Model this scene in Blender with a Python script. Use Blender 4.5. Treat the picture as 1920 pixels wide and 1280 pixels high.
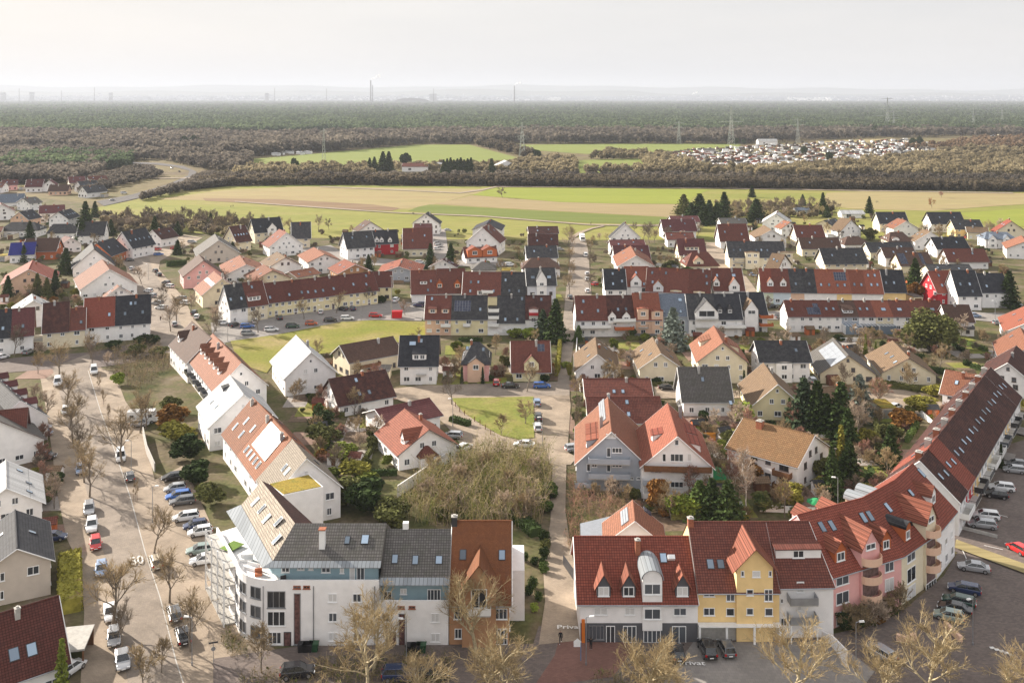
import bpy, math, random
import numpy as np
from mathutils import Vector, Matrix
random.seed(7); np.random.seed(7)
SC = bpy.context.scene
for _o in list(bpy.data.objects): bpy.data.objects.remove(_o)
# ------------------------------------------------ camera, sky, sun, exposure
CAMH, FPX, HOR = 75.0, 1800.0, 182.0
cam = bpy.data.objects.new('camera', bpy.data.cameras.new('camera'))
SC.collection.objects.link(cam); SC.camera = cam
cam.location = (0, 0, CAMH); cam.rotation_euler = (math.pi/2, 0, 0)
cam.data.sensor_width = 36; cam.data.lens = FPX/1920*36
cam.data.shift_y = -(640-HOR)/1920
cam.data.clip_start = 1; cam.data.clip_end = 90000
SUN_EL = math.radians(23); SUN_AZ = math.radians(35)     # sun stands to the left and behind the view
SD = Vector((-math.cos(SUN_AZ)*math.cos(SUN_EL), math.sin(SUN_AZ)*math.cos(SUN_EL), math.sin(SUN_EL)))
W = bpy.data.worlds.new('World'); SC.world = W; W.use_nodes = True
nt = W.node_tree; nt.nodes.clear()
def N(t, typ, **k):
    n = t.nodes.new(typ)
    for a, b in k.items(): setattr(n, a, b)
    return n
wo = N(nt, 'ShaderNodeOutputWorld'); bg = N(nt, 'ShaderNodeBackground'); bg.inputs[1].default_value = 0.1
sk = N(nt, 'ShaderNodeTexSky', sky_type='NISHITA'); sk.sun_disc = False
sk.sun_elevation = SUN_EL; sk.sun_rotation = math.atan2(SD.x, SD.y); sk.dust_density = 4; sk.air_density = 1.2
tc = N(nt, 'ShaderNodeTexCoord'); mp = N(nt, 'ShaderNodeMapping'); mp.inputs['Scale'].default_value = (1.2, 1.2, 9)
nz = N(nt, 'ShaderNodeTexNoise'); nz.inputs['Scale'].default_value = 1.7; nz.inputs['Detail'].default_value = 5
rp = N(nt, 'ShaderNodeValToRGB'); rp.color_ramp.elements[0].position = .3; rp.color_ramp.elements[1].position = .75
rp.color_ramp.elements[0].color = (2.9, 2.88, 2.93, 1); rp.color_ramp.elements[1].color = (3.5, 3.38, 3.3, 1)
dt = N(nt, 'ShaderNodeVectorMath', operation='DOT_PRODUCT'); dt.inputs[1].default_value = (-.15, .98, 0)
mr = N(nt, 'ShaderNodeMapRange'); mr.inputs[1].default_value = -.6; mr.inputs[2].default_value = .5; mr.inputs[3].default_value = 1.4; mr.inputs[4].default_value = 1.0  # unseen sky behind the camera is brightened to lift the walls facing it
ml = N(nt, 'ShaderNodeVectorMath', operation='SCALE')
mx = N(nt, 'ShaderNodeMix', data_type='RGBA'); mx.inputs[0].default_value = .93
L = nt.links.new
L(tc.outputs['Generated'], mp.inputs[0]); L(mp.outputs[0], nz.inputs['Vector']); L(nz.outputs[0], rp.inputs[0])
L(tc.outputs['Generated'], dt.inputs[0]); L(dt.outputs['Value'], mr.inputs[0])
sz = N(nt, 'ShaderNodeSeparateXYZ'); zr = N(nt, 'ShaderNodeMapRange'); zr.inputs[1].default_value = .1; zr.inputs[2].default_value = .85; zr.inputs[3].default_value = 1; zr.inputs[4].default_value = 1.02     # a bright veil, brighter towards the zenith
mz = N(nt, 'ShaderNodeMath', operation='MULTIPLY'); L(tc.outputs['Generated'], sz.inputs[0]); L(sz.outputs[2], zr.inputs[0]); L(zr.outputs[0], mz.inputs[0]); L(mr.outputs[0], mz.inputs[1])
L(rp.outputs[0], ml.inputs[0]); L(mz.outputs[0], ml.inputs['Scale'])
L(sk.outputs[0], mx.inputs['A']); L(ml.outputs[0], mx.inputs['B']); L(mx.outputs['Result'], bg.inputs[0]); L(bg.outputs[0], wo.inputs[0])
sl = bpy.data.lights.new('sun', 'SUN'); sl.energy = 5.0; sl.angle = math.radians(.6); sl.color = (1, .91, .79)
sun = bpy.data.objects.new('sun', sl); SC.collection.objects.link(sun); sun.rotation_euler = SD.to_track_quat('Z', 'Y').to_euler()
SC.view_settings.view_transform = 'Standard'; SC.view_settings.look = 'None'; SC.view_settings.gamma = 1
SC.view_settings.exposure = 1.36
SC.cycles.max_bounces = 5; SC.cycles.diffuse_bounces = 3; SC.cycles.glossy_bounces = 2; SC.cycles.volume_bounces = 1
# ------------------------------------------------ helpers
def P(x, y, h=0.0):                    # the world point that stands h metres high at a pixel of the 1920x1280 photograph
    Y = FPX*(CAMH-h)/(y-HOR); return Vector(((x-960)/FPX*Y, Y, h))
def G2(x, y): p = P(x, y); return (p.x, p.y)
def hit(x, y, p0, n):                  # view ray against a plane
    d = Vector(((x-960)/FPX, 1, -(y-HOR)/FPX)); o = Vector((0, 0, CAMH)); k = d.dot(n)
    return o + d*((p0-o).dot(n)/k) if abs(k) > 1e-6 else None
COL = SC.collection
def link(name, data, parent=None, loc=None, rz=0, mtx=None):
    o = bpy.data.objects.new(name, data); COL.objects.link(o)
    if parent is not None: o.parent = parent
    if mtx is not None: o.matrix_local = mtx
    else:
        if loc is not None: o.location = loc
        if rz: o.rotation_euler = (0, 0, rz)
    return o
def tag(o, label, cat, group=None):
    o['label'] = label; o['category'] = cat
    if group: o['group'] = group
    return o
def thing(name, label, cat, loc=(0, 0, 0), rz=0, group=None):
    return tag(link(name, None, None, loc, rz), label, cat, group)
class MB:
    def __init__(s): s.v = []; s.f = []; s.m = []
    def face(s, pts, mi=0):
        b = len(s.v); s.v += [tuple(p) for p in pts]; s.f.append(tuple(range(b, b+len(pts)))); s.m.append(mi); return s
    def box(s, x0, x1, y0, y1, z0, z1, mi=0):
        b = len(s.v); s.v += [(x, y, z) for z in (z0, z1) for y in (y0, y1) for x in (x0, x1)]
        for q in ((0, 2, 3, 1), (4, 5, 7, 6), (0, 1, 5, 4), (2, 6, 7, 3), (0, 4, 6, 2), (1, 3, 7, 5)):
            s.f.append(tuple(b+i for i in q)); s.m.append(mi)
        return s
    def prism(s, bot, top, mi=0, cap=(1, 1)):
        b = len(s.v); n = len(bot); s.v += [tuple(p) for p in bot]+[tuple(p) for p in top]
        for i in range(n): j = (i+1) % n; s.f.append((b+i, b+j, b+n+j, b+n+i)); s.m.append(mi)
        if cap[0]: s.f.append(tuple(b+i for i in reversed(range(n)))); s.m.append(mi)
        if cap[1]: s.f.append(tuple(b+n+i for i in range(n))); s.m.append(mi)
        return s
    def tube(s, p, q, r0, r1=None, n=6, mi=0):
        r1 = r0 if r1 is None else r1; p = Vector(p); q = Vector(q); d = (q-p).normalized()
        a = d.cross(Vector((0, 0, 1)) if abs(d.z) < .9 else Vector((1, 0, 0))).normalized(); c = d.cross(a)
        A = [p+(a*math.cos(t)+c*math.sin(t))*r0 for t in [2*math.pi*i/n for i in range(n)]]
        B = [q+(a*math.cos(t)+c*math.sin(t))*r1 for t in [2*math.pi*i/n for i in range(n)]]
        return s.prism(A, B, mi)
    def data(s, name, mats):
        me = bpy.data.meshes.new(name); me.from_pydata(s.v, [], s.f)
        for m in mats: me.materials.append(m)
        if len(mats) > 1: me.polygons.foreach_set('material_index', s.m)
        return me
    def build(s, name, mats, parent=None, loc=None, rz=0, mtx=None):
        return link(name, s.data(name, mats if isinstance(mats, (list, tuple)) else [mats]), parent, loc, rz, mtx)
def np_mesh(name, V, F, mats, mi=None):        # V (n,3), F (m,k) arrays
    me = bpy.data.meshes.new(name); k = F.shape[1]
    me.vertices.add(len(V)); me.vertices.foreach_set('co', V.astype(np.float32).ravel())
    me.loops.add(F.size); me.loops.foreach_set('vertex_index', F.astype(np.int32).ravel())
    me.polygons.add(len(F)); me.polygons.foreach_set('loop_start', np.arange(len(F), dtype=np.int32)*k)
    me.polygons.foreach_set('loop_total', np.full(len(F), k, dtype=np.int32))
    for m in mats: me.materials.append(m)
    if mi is not None: me.polygons.foreach_set('material_index', mi.astype(np.int32))
    me.update(calc_edges=True); return me
# ------------------------------------------------ materials
def ramp(t, fac, c0, c1, p0=.35, p1=.65):
    r = N(t, 'ShaderNodeValToRGB'); e = r.color_ramp.elements
    e[0].position = p0; e[1].position = p1; e[0].color = (*c0, 1); e[1].color = (*c1, 1); t.links.new(fac, r.inputs[0]); return r.outputs[0]
def base(name, rough=.8, spec=.3, metal=0):
    m = bpy.data.materials.new(name); m.use_nodes = True; t = m.node_tree; b = t.nodes['Principled BSDF']
    b.inputs['Roughness'].default_value = rough; b.inputs['Specular IOR Level'].default_value = spec; b.inputs['Metallic'].default_value = metal
    return m, t, b
def mul(c, k): return tuple(min(1, x*k) for x in c[:3])
_MC = {}
def mat(name, col, rough=.8, var=.12, scale=1.2, spec=.3, metal=0, detail=4, world=False, c2=None, rnd=0, bump=0):
    if name in _MC: return _MC[name]
    m, t, b = base(name, rough, spec, metal); _MC[name] = m
    tx = N(t, 'ShaderNodeTexCoord'); nn = N(t, 'ShaderNodeTexNoise'); nn.inputs['Scale'].default_value = scale; nn.inputs['Detail'].default_value = detail
    if world:
        ge = N(t, 'ShaderNodeNewGeometry'); t.links.new(ge.outputs['Position'], nn.inputs['Vector'])
    else: t.links.new(tx.outputs['Object'], nn.inputs['Vector'])
    o = ramp(t, nn.outputs[0], mul(col, 1-var), c2 or mul(col, 1+var))
    if rnd:
        oi = N(t, 'ShaderNodeObjectInfo'); hs = N(t, 'ShaderNodeHueSaturation'); m1 = N(t, 'ShaderNodeMapRange'); m1.inputs[3].default_value = 1-rnd; m1.inputs[4].default_value = 1+rnd
        t.links.new(oi.outputs['Random'], m1.inputs[0]); t.links.new(m1.outputs[0], hs.inputs['Value']); t.links.new(o, hs.inputs['Color']); o = hs.outputs[0]
    t.links.new(o, b.inputs['Base Color'])
    if bump:
        bp = N(t, 'ShaderNodeBump'); bp.inputs['Strength'].default_value = bump; bp.inputs['Distance'].default_value = .05
        t.links.new(nn.outputs[0], bp.inputs['Height']); t.links.new(bp.outputs[0], b.inputs['Normal'])
    return m
def patchmat(name, cols, scale, fine, amt=.25, rough=.95, fs=None):      # ground cover in several natural colours, world coordinates
    m, t, b = base(name, rough, .1); _MC[name] = m
    ge = N(t, 'ShaderNodeNewGeometry'); n1 = N(t, 'ShaderNodeTexNoise'); n1.inputs['Scale'].default_value = scale; n1.inputs['Detail'].default_value = 6; n1.inputs['Roughness'].default_value = .6
    n2 = N(t, 'ShaderNodeTexNoise'); n2.inputs['Scale'].default_value = fine; n2.inputs['Detail'].default_value = 5
    mpp = N(t, 'ShaderNodeMapping'); mpp.inputs['Scale'].default_value = fs or (1, 1, 1)
    t.links.new(ge.outputs['Position'], mpp.inputs[0]); t.links.new(mpp.outputs[0], n1.inputs['Vector']); t.links.new(mpp.outputs[0], n2.inputs['Vector'])
    r = N(t, 'ShaderNodeValToRGB'); e = r.color_ramp.elements; k = len(cols)
    while len(e) < k: e.new(.5)
    for i, c in enumerate(cols): e[i].position = .3+.4*i/(k-1); e[i].color = (*c, 1)
    t.links.new(n1.outputs[0], r.inputs[0])
    mr_ = N(t, 'ShaderNodeMapRange'); mr_.inputs[1].default_value = .3; mr_.inputs[2].default_value = .7; mr_.inputs[3].default_value = 1-amt; mr_.inputs[4].default_value = 1+amt
    t.links.new(n2.outputs[0], mr_.inputs[0]); sc_ = N(t, 'ShaderNodeVectorMath', operation='SCALE'); t.links.new(r.outputs[0], sc_.inputs[0]); t.links.new(mr_.outputs[0], sc_.inputs['Scale'])
    t.links.new(sc_.outputs[0], b.inputs['Base Color']); return m
def paving(name, c0, c1, bw=.45, bh=.25, mortar=.62, stain=.15, rot=0):
    m, t, b = base(name, .9, .2); _MC[name] = m
    ge = N(t, 'ShaderNodeNewGeometry'); mp_ = N(t, 'ShaderNodeMapping'); mp_.inputs['Rotation'].default_value = (0, 0, rot)
    br = N(t, 'ShaderNodeTexBrick'); br.inputs['Scale'].default_value = 1; br.inputs['Brick Width'].default_value = bw; br.inputs['Row Height'].default_value = bh; br.inputs['Mortar Size'].default_value = .012
    br.inputs['Color1'].default_value = (*c0, 1); br.inputs['Color2'].default_value = (*c1, 1); br.inputs['Mortar'].default_value = (*mul(c0, mortar), 1)
    t.links.new(ge.outputs['Position'], mp_.inputs[0]); t.links.new(mp_.outputs[0], br.inputs['Vector'])
    nn = N(t, 'ShaderNodeTexNoise'); nn.inputs['Scale'].default_value = .22; nn.inputs['Detail'].default_value = 8; nn.inputs['Roughness'].default_value = .65; t.links.new(ge.outputs['Position'], nn.inputs['Vector'])
    mr_ = N(t, 'ShaderNodeMapRange'); mr_.inputs[1].default_value = .3; mr_.inputs[2].default_value = .7; mr_.inputs[3].default_value = 1-stain; mr_.inputs[4].default_value = 1+stain
    t.links.new(nn.outputs[0], mr_.inputs[0]); sc_ = N(t, 'ShaderNodeVectorMath', operation='SCALE'); t.links.new(br.outputs[0], sc_.inputs[0]); t.links.new(mr_.outputs[0], sc_.inputs['Scale'])
    t.links.new(sc_.outputs[0], b.inputs['Base Color']); return m
def roofmat(name, col, moss=None, tw=.36, th=.31, moss_amt=.5, rough=.75):
    m, t, b = base('roof_'+name, rough, .12)
    tx = N(t, 'ShaderNodeTexCoord'); sx = N(t, 'ShaderNodeSeparateXYZ'); cx = N(t, 'ShaderNodeCombineXYZ'); t.links.new(tx.outputs['Object'], sx.inputs[0])
    mm = N(t, 'ShaderNodeMath', operation='MULTIPLY'); mm.inputs[1].default_value = 1.3
    t.links.new(sx.outputs[0], cx.inputs[0]); t.links.new(sx.outputs[2], mm.inputs[0]); t.links.new(mm.outputs[0], cx.inputs[1])
    br = N(t, 'ShaderNodeTexBrick'); br.inputs['Scale'].default_value = 1; br.inputs['Brick Width'].default_value = tw; br.inputs['Row Height'].default_value = th; br.offset = 0
    br.inputs['Mortar Size'].default_value = .045; br.inputs['Mortar Smooth'].default_value = .6
    br.inputs['Color1'].default_value = (*mul(col, 1.18), 1); br.inputs['Color2'].default_value = (*mul(col, .84), 1); br.inputs['Mortar'].default_value = (*mul(col, .38), 1)
    t.links.new(cx.outputs[0], br.inputs['Vector'])
    nn = N(t, 'ShaderNodeTexNoise'); nn.inputs['Scale'].default_value = .8; nn.inputs['Detail'].default_value = 9; nn.inputs['Roughness'].default_value = .72
    oi = N(t, 'ShaderNodeObjectInfo'); ad = N(t, 'ShaderNodeVectorMath', operation='ADD'); cb = N(t, 'ShaderNodeVectorMath', operation='SCALE'); cb.inputs[0].default_value = (37, 91, 13); t.links.new(oi.outputs['Random'], cb.inputs['Scale'])
    t.links.new(tx.outputs['Object'], ad.inputs[0]); t.links.new(cb.outputs[0], ad.inputs[1]); t.links.new(ad.outputs[0], nn.inputs['Vector'])
    mk = ramp(t, nn.outputs[0], (0, 0, 0), (moss_amt,)*3, .45, .7)
    mxx = N(t, 'ShaderNodeMix', data_type='RGBA'); t.links.new(mk, mxx.inputs[0]); t.links.new(br.outputs[0], mxx.inputs['A']); mxx.inputs['B'].default_value = (*(moss or mul(col, .45)), 1)
    hs = N(t, 'ShaderNodeHueSaturation'); m1 = N(t, 'ShaderNodeMapRange'); m1.inputs[3].default_value = .85; m1.inputs[4].default_value = 1.15
    t.links.new(oi.outputs['Random'], m1.inputs[0]); t.links.new(m1.outputs[0], hs.inputs['Value']); t.links.new(mxx.outputs['Result'], hs.inputs['Color']); t.links.new(hs.outputs[0], b.inputs['Base Color'])
    bp = N(t, 'ShaderNodeBump'); bp.inputs['Strength'].default_value = .35; bp.inputs['Distance'].default_value = .04
    t.links.new(br.outputs['Fac'], bp.inputs['Height']); bp.invert = True; t.links.new(bp.outputs[0], b.inputs['Normal']); return m
RM = {
 'dk': roofmat('dk', (.05, .05, .056), (.12, .12, .11)), 'bk': roofmat('bk', (.035, .037, .045), (.07, .07, .075)),
 'gy': roofmat('gy', (.14, .13, .125), (.08, .085, .06)), 'br': roofmat('br', (.105, .062, .048), (.06, .045, .04)),
 'rb': roofmat('rb', (.16, .058, .044), (.07, .035, .032)), 'mr': roofmat('mr', (.13, .048, .048), (.09, .035, .04), moss_amt=.25),
 'rd': roofmat('rd', (.25, .072, .05), (.15, .055, .04), moss_amt=.4), 'or': roofmat('or', (.245, .108, .068), (.2, .09, .06), moss_amt=.35),
 'tn': roofmat('tn', (.19, .128, .08), (.11, .08, .06)), 'bg': roofmat('bg', (.3, .255, .205), (.22, .19, .15), moss_amt=.3),
 'wh': roofmat('wh', (.4, .4, .4), (.3, .3, .29), tw=.6, th=9, moss_amt=.3), 'bl': roofmat('bl', (.03, .035, .2), (.03, .03, .1)),
 'bs': roofmat('bs', (.16, .19, .24), (.1, .12, .15), moss_amt=.2), 'cr': roofmat('cr', (.245, .085, .055), (.18, .065, .045), moss_amt=.3),
 'ch': roofmat('ch', (.062, .03, .027), (.14, .055, .04), moss_amt=.55), 'ol': roofmat('ol', (.21, .12, .06), (.13, .09, .05)),
 'os': roofmat('os', (.24, .1, .055), (.15, .07, .045)), 'dr': roofmat('dr', (.12, .042, .034), (.06, .03, .027)),
 'zn': roofmat('zn', (.24, .26, .28), (.19, .21, .22), tw=.55, th=9, moss_amt=.2, rough=.45), 'rk': roofmat('rk', (.28, .11, .05), (.12, .05, .03), tw=.17, th=.15, moss_amt=.6)}
def wallm(k, c): return mat('wall_'+k, c, .9, .05, .7, .15, detail=6)
WM = {'wh': wallm('wh', (.82, .8, .79)), 'cr': wallm('cr', (.72, .64, .48)), 'ye': wallm('ye', (.8, .58, .28)), 'pk': wallm('pk', (.74, .4, .38)),
 'pe': wallm('pe', (.7, .47, .34)), 'gr': wallm('gr', (.38, .41, .46)), 'lb': wallm('lb', (.58, .66, .72)), 'rd': wallm('rd', (.42, .03, .04)),
 'bw': wallm('bw', (.13, .06, .035)), 'ow': wallm('ow', (.42, .12, .045)), 'gn': wallm('gn', (.6, .66, .52)), 'be': wallm('be', (.52, .46, .4)),
 'dg': wallm('dg', (.1, .1, .11)), 'bc': wallm('bc', (.4, .22, .12)), 'bt': wallm('bt', (.26, .37, .42)), 'lg': wallm('lg', (.6, .61, .66)), 'ly': wallm('ly', (.74, .66, .42))}
M_FR = mat('white_frame', (.8, .8, .8), .5, .03); M_FD = mat('dark_frame', (.12, .09, .08), .5, .1)
def glassmat(name, c, r=.12):
    m, t, b = base(name, r, .6); b.inputs['Base Color'].default_value = (*c, 1)
    tx = N(t, 'ShaderNodeTexCoord'); oi = N(t, 'ShaderNodeObjectInfo'); rr = ramp(t, oi.outputs['Random'], mul(c, .5), mul(c, 2.2), 0, 1); t.links.new(rr, b.inputs['Base Color']); return m
M_GL = glassmat('window_glass', (.045, .05, .058)); M_SG = glassmat('skylight_glass', (.16, .21, .27), .06)
M_BL = mat('roller_shutter', (.62, .61, .6), .6, .06, 8)
M_ME = mat('grey_metal', (.33, .34, .36), .4, .1, metal=.6); M_DM = mat('dark_metal', (.05, .05, .055), .45, .1, metal=.3)
M_CO = mat('concrete', (.4, .385, .36), .9, .12, 2); M_WD = mat('brown_wood', (.16, .075, .035), .7, .2, 3)
M_SOL = mat('solar_cell', (.012, .018, .05), .15, .2, 6, spec=.7); M_SOW = mat('pale_collector', (.26, .28, .31), .25, .06, 2, spec=.6)
M_WHT = mat('white_paint', (.78, .78, .77), .6, .04); M_BRK = mat('chimney_brick', (.3, .11, .06), .9, .25, 6)
# ------------------------------------------------ buildings
_WC = {}
def win_mesh(w, h, fr, gl, bars, near):
    k = (round(w, 2), round(h, 2), fr.name, gl.name, bars, near)
    if k in _WC: return _WC[k]
    a = MB(); t = .09 if near else .12; d = .07
    a.box(-w/2, w/2, -d, .02, -h/2, -h/2+t); a.box(-w/2, w/2, -d, .02, h/2-t, h/2)
    a.box(-w/2, -w/2+t, -d, .02, -h/2+t, h/2-t); a.box(w/2-t, w/2, -d, .02, -h/2+t, h/2-t)
    for i in range(bars): x = -w/2+w*(i+1)/(bars+1); a.box(x-.045, x+.045, -d+.01, .02, -h/2+t, h/2-t)
    a.box(-w/2-.08, w/2+.08, -.16, .02, -h/2-.07, -h/2-.005)
    if near:
        fm = a.data('window', [fr]); b = MB(); b.box(-w/2+t-.01, w/2-t+.01, -.03, .01, -h/2+t-.01, h/2-t+.01); pm = b.data('pane', [gl]); _WC[k] = (fm, pm)
    else:
        a.box(-w/2+t-.01, w/2-t+.01, -.03, .01, -h/2+t-.01, h/2-t+.01, 1); _WC[k] = (a.data('window', [fr, gl]), None)
    return _WC[k]
class Bld:
    """gabled (or hipped) building over six plan points: front eave, ridge, back eave"""
    def __init__(s, kind, label, cat, F0, F1, R0, R1, B0, B1, he, hr, roof='rd', wall='wh', heb=None, hip=(0, 0), og=(.35, .35), ov=.4,
                 org=(0, 0), ends='LR', group=None, base_z=-.3, th=.2, near=None):
        F0, F1, R0, R1, B0, B1 = [Vector((p[0], p[1])) for p in (F0, F1, R0, R1, B0, B1)]
        if ov == .4 and kind == 'house': ov = .6; og = (.6, .6)
        c = (F0+F1+B0+B1)/4; s.ang = math.atan2(F1.y-F0.y, F1.x-F0.x); s.c = c; ca, sa = math.cos(-s.ang), math.sin(-s.ang)
        s.toL = lambda p: Vector(((p[0]-c.x)*ca-(p[1]-c.y)*sa, (p[0]-c.x)*sa+(p[1]-c.y)*ca))
        s.root = thing(kind, label, cat, (c.x, c.y, 0), s.ang, group); s.org = org; s.ends = ends; s.wall = WM.get(wall, wall); s.rm = RM.get(roof, roof)
        s.near = (c.y < 215) if near is None else near
        s.F0, s.F1, s.R0, s.R1, s.B0, s.B1 = [s.toL(p) for p in (F0, F1, R0, R1, B0, B1)]
        s.he, s.hr, s.heb = he, hr, (he if heb is None else heb); s.inv = Matrix.Translation((c.x, c.y, 0)) @ Matrix.Rotation(s.ang, 4, 'Z'); s.invi = s.inv.inverted()
        F0, F1, R0, R1, B0, B1 = s.F0, s.F1, s.R0, s.R1, s.B0, s.B1; ax = (R1-R0).normalized() if (R1-R0).length > .01 else Vector((1, 0))
        if hip[0]: R0 = s.R0 = R0+ax*hip[0]
        if hip[1]: R1 = s.R1 = R1-ax*hip[1]
        a = MB(); z = lambda p, h: (p.x, p.y, h); bz = base_z
        a.face([z(F0, bz), z(F1, bz), z(F1, he), z(F0, he)]); a.face([z(B1, bz), z(B0, bz), z(B0, s.heb), z(B1, s.heb)])
        a.face([z(B0, bz), z(F0, bz), z(F0, he)]+([] if hip[0] else [z(R0, hr)])+[z(B0, s.heb)])
        a.face([z(F1, bz), z(B1, bz), z(B1, s.heb)]+([] if hip[1] else [z(R1, hr)])+[z(F1, he)])
        s.wo = a.build('wall', s.wall, s.root)
        # roof
        def ext(E, R, h, o): d = E-R; l = d.length; return (E+d*(o/l), h-(hr-h)*o/l)
        if hip[0] or hip[1]:
            cn = []
            for (E, h, sx) in ((F0, he, -1), (F1, he, 1), (B1, s.heb, 1), (B0, s.heb, -1)):
                cc = (F0+F1+B0+B1)/4; q = E+Vector((math.copysign(ov, (E-cc).x), math.copysign(ov, (E-cc).y))); cn.append((q, h-.15))
            a = MB(); T = [z(q, h+th) for q, h in cn]; Bt = [z(q, h) for q, h in cn]; r0, r1 = z(R0, hr+th), z(R1, hr+th)
            if not hip[0]: r0 = z(R0-ax*ov, hr+th)
            if not hip[1]: r1 = z(R1+ax*ov, hr+th)
            a.face([T[0], T[1], r1, r0]); a.face([T[2], T[3], r0, r1]); a.face([T[3], T[0], r0]); a.face([T[1], T[2], r1]); a.face(Bt[::-1])
            for i in range(4): j = (i+1) % 4; a.face([Bt[i], Bt[j], T[j], T[i]])
        else:
            r0, r1 = R0-ax*og[0], R1+ax*og[1]; dF = (F1-F0).normalized(); dB = (B1-B0).normalized()
            f0, hf0 = ext(F0, R0, he, ov); f1, hf1 = ext(F1, R1, he, ov); b0, hb0 = ext(B0, R0, s.heb, ov); b1, hb1 = ext(B1, R1, s.heb, ov)
            f0 = f0-dF*og[0]; b0 = b0-dB*og[0]; f1 = f1+dF*og[1]; b1 = b1+dB*og[1]
            A = [(f0, hf0), (f0, hf0+th), (r0, hr+th), (b0, hb0+th), (b0, hb0), (r0, hr)]; Bq = [(f1, hf1), (f1, hf1+th), (r1, hr+th), (b1, hb1+th), (b1, hb1), (r1, hr)]
            A = [z(*q) for q in A]; Bq = [z(*q) for q in Bq]; a = MB()
            for i in range(6): j = (i+1) % 6; a.face([A[i], A[j], Bq[j], Bq[i]])
            for Q in (A, Bq[::-1]):
                if Q is A: a.face([Q[0], Q[1], Q[2], Q[5]]); a.face([Q[5], Q[2], Q[3], Q[4]])
                else: a.face([A and Bq[0], Bq[1], Bq[2], Bq[5]]); a.face([Bq[5], Bq[2], Bq[3], Bq[4]])
        s.ro = a.build('roof', s.rm, s.root); s.th = th
        g_ = MB()
        if not (hip[0] or hip[1]):
            g_.tube(z(r0, hr+th-.02), z(r1, hr+th-.02), .13, n=6); g_.build('ridge_cap', s.rm, s.ro); g_ = MB()
            g_.tube(z(f0, hf0+.02), z(f1, hf1+.02), .09, n=5)
            if s.seen('B') > -.3: g_.tube(z(b0, hb0+.02), z(b1, hb1+.02), .09, n=5)
            g_.build('gutter', M_ME, s.ro)
            vm_ = random.choice((M_WHT, M_WHT, M_FD))
            for k_, r_, es_, sg_ in (('L', r0, ((f0, hf0), (b0, hb0)), -.04), ('R', r1, ((f1, hf1), (b1, hb1)), .04)):
                if k_ in ends:
                    g_ = MB(); o_ = (R1-R0).normalized()*sg_
                    for e_, h_ in es_: g_.tube((e_.x+o_.x, e_.y+o_.y, h_+.1), (r_.x+o_.x, r_.y+o_.y, hr+.1), .085, n=4)
                    g_.build('verge_board', vm_, s.ro); s.og = og; s.ov = ov
    # --- frames
    def side(s, k): return {'F': (s.F0, s.F1, s.he), 'R': (s.F1, s.B1, s.he), 'B': (s.B1, s.B0, s.heb), 'L': (s.B0, s.F0, s.he)}[k]
    def nrm(s, k): p, q, _ = s.side(k); d = (q-p).normalized(); return Vector((d.y, -d.x))
    def seen(s, k):
        n = s.inv.to_3x3() @ Vector((*s.nrm(k), 0)); p, q, _ = s.side(k); m = s.inv @ Vector((*(p+q)/2, 0)); return n.dot(Vector((-m.x, -m.y, 0)).normalized())
    def px(s, x, y): return (s.org[0]+x/4, s.org[1]+y/4)
    def wall_hit(s, k, x, y):          # pixel (4x-zoomed tile) -> (u, z) on a wall
        p, q, _ = s.side(k); P0 = s.inv @ Vector((p.x, p.y, 0)); n = s.inv.to_3x3() @ Vector((*s.nrm(k), 0)); X, Y = s.px(x, y); w = s.invi @ hit(X, Y, P0, n)
        return (Vector((w.x, w.y))-p).dot((q-p).normalized()), w.z
    def window(s, k, u, zc, w=1.1, h=1.25, fr=None, gl=None, bars=1, out=0, parent=None):
        p, q, _ = s.side(k); d = (q-p).normalized(); n = s.nrm(k); pos = p+d*u+n*(.004+out)
        if fr is None: fr = M_FR
        if gl is None: gl = M_BL if random.random() < .12 else M_GL
        if w < .8: bars = 0
        fm, pm = win_mesh(w, h, fr, gl, bars, s.near); o = link('window', fm, parent or s.root, (pos.x, pos.y, zc), math.atan2(d.y, d.x))
        if pm and parent is None: link('pane', pm, o)
        elif pm: link('pane', pm, parent, (pos.x, pos.y, zc), math.atan2(d.y, d.x))
        return o
    def door(s, k, u, w=1.0, h=2.1, m=None, z0=0, bars=0):
        o = s.window(k, u, z0+h/2+.04, w, h, M_FR, m or M_GL, bars); o.name = 'door'; return o
    def wins_px(s, k, rects, **kw):
        for r in rects:
            u0, z1 = s.wall_hit(k, r[0], r[1]); u1, z0 = s.wall_hit(k, r[2], r[3]); kk = dict(kw); kk.update(r[4] if len(r) > 4 else {})
            s.window(k, (u0+u1)/2, (z0+z1)/2, max(.4, abs(u1-u0)), max(.3, abs(z1-z0)), **kk)
    def auto(s, k, n=None, rows=None, attic=True, prob=.9, fr=None, gap=3.1, w=1.15, h=1.25, z0=1.5):
        p, q, hh = s.side(k); Ln = (q-p).length; n = n or max(1, int(Ln/gap)); rows = rows if rows is not None else max(1, int((hh+.3)/2.65))
        for r in range(rows):
            zc = z0+r*2.7
            if zc+h/2 > hh-.1: zc = hh-.15-h/2
            if zc-h/2 < .5: continue
            for i in range(n):
                if random.random() < prob:
                    u = Ln*(i+.5)/n+random.uniform(-.25, .25)*.6; ww = w*random.choice((.75, 1, 1, 1.4))
                    s.window(k, u, zc, min(ww, Ln/n*.7), h*random.choice((1, 1, 1, .8)), fr=fr)
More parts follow.
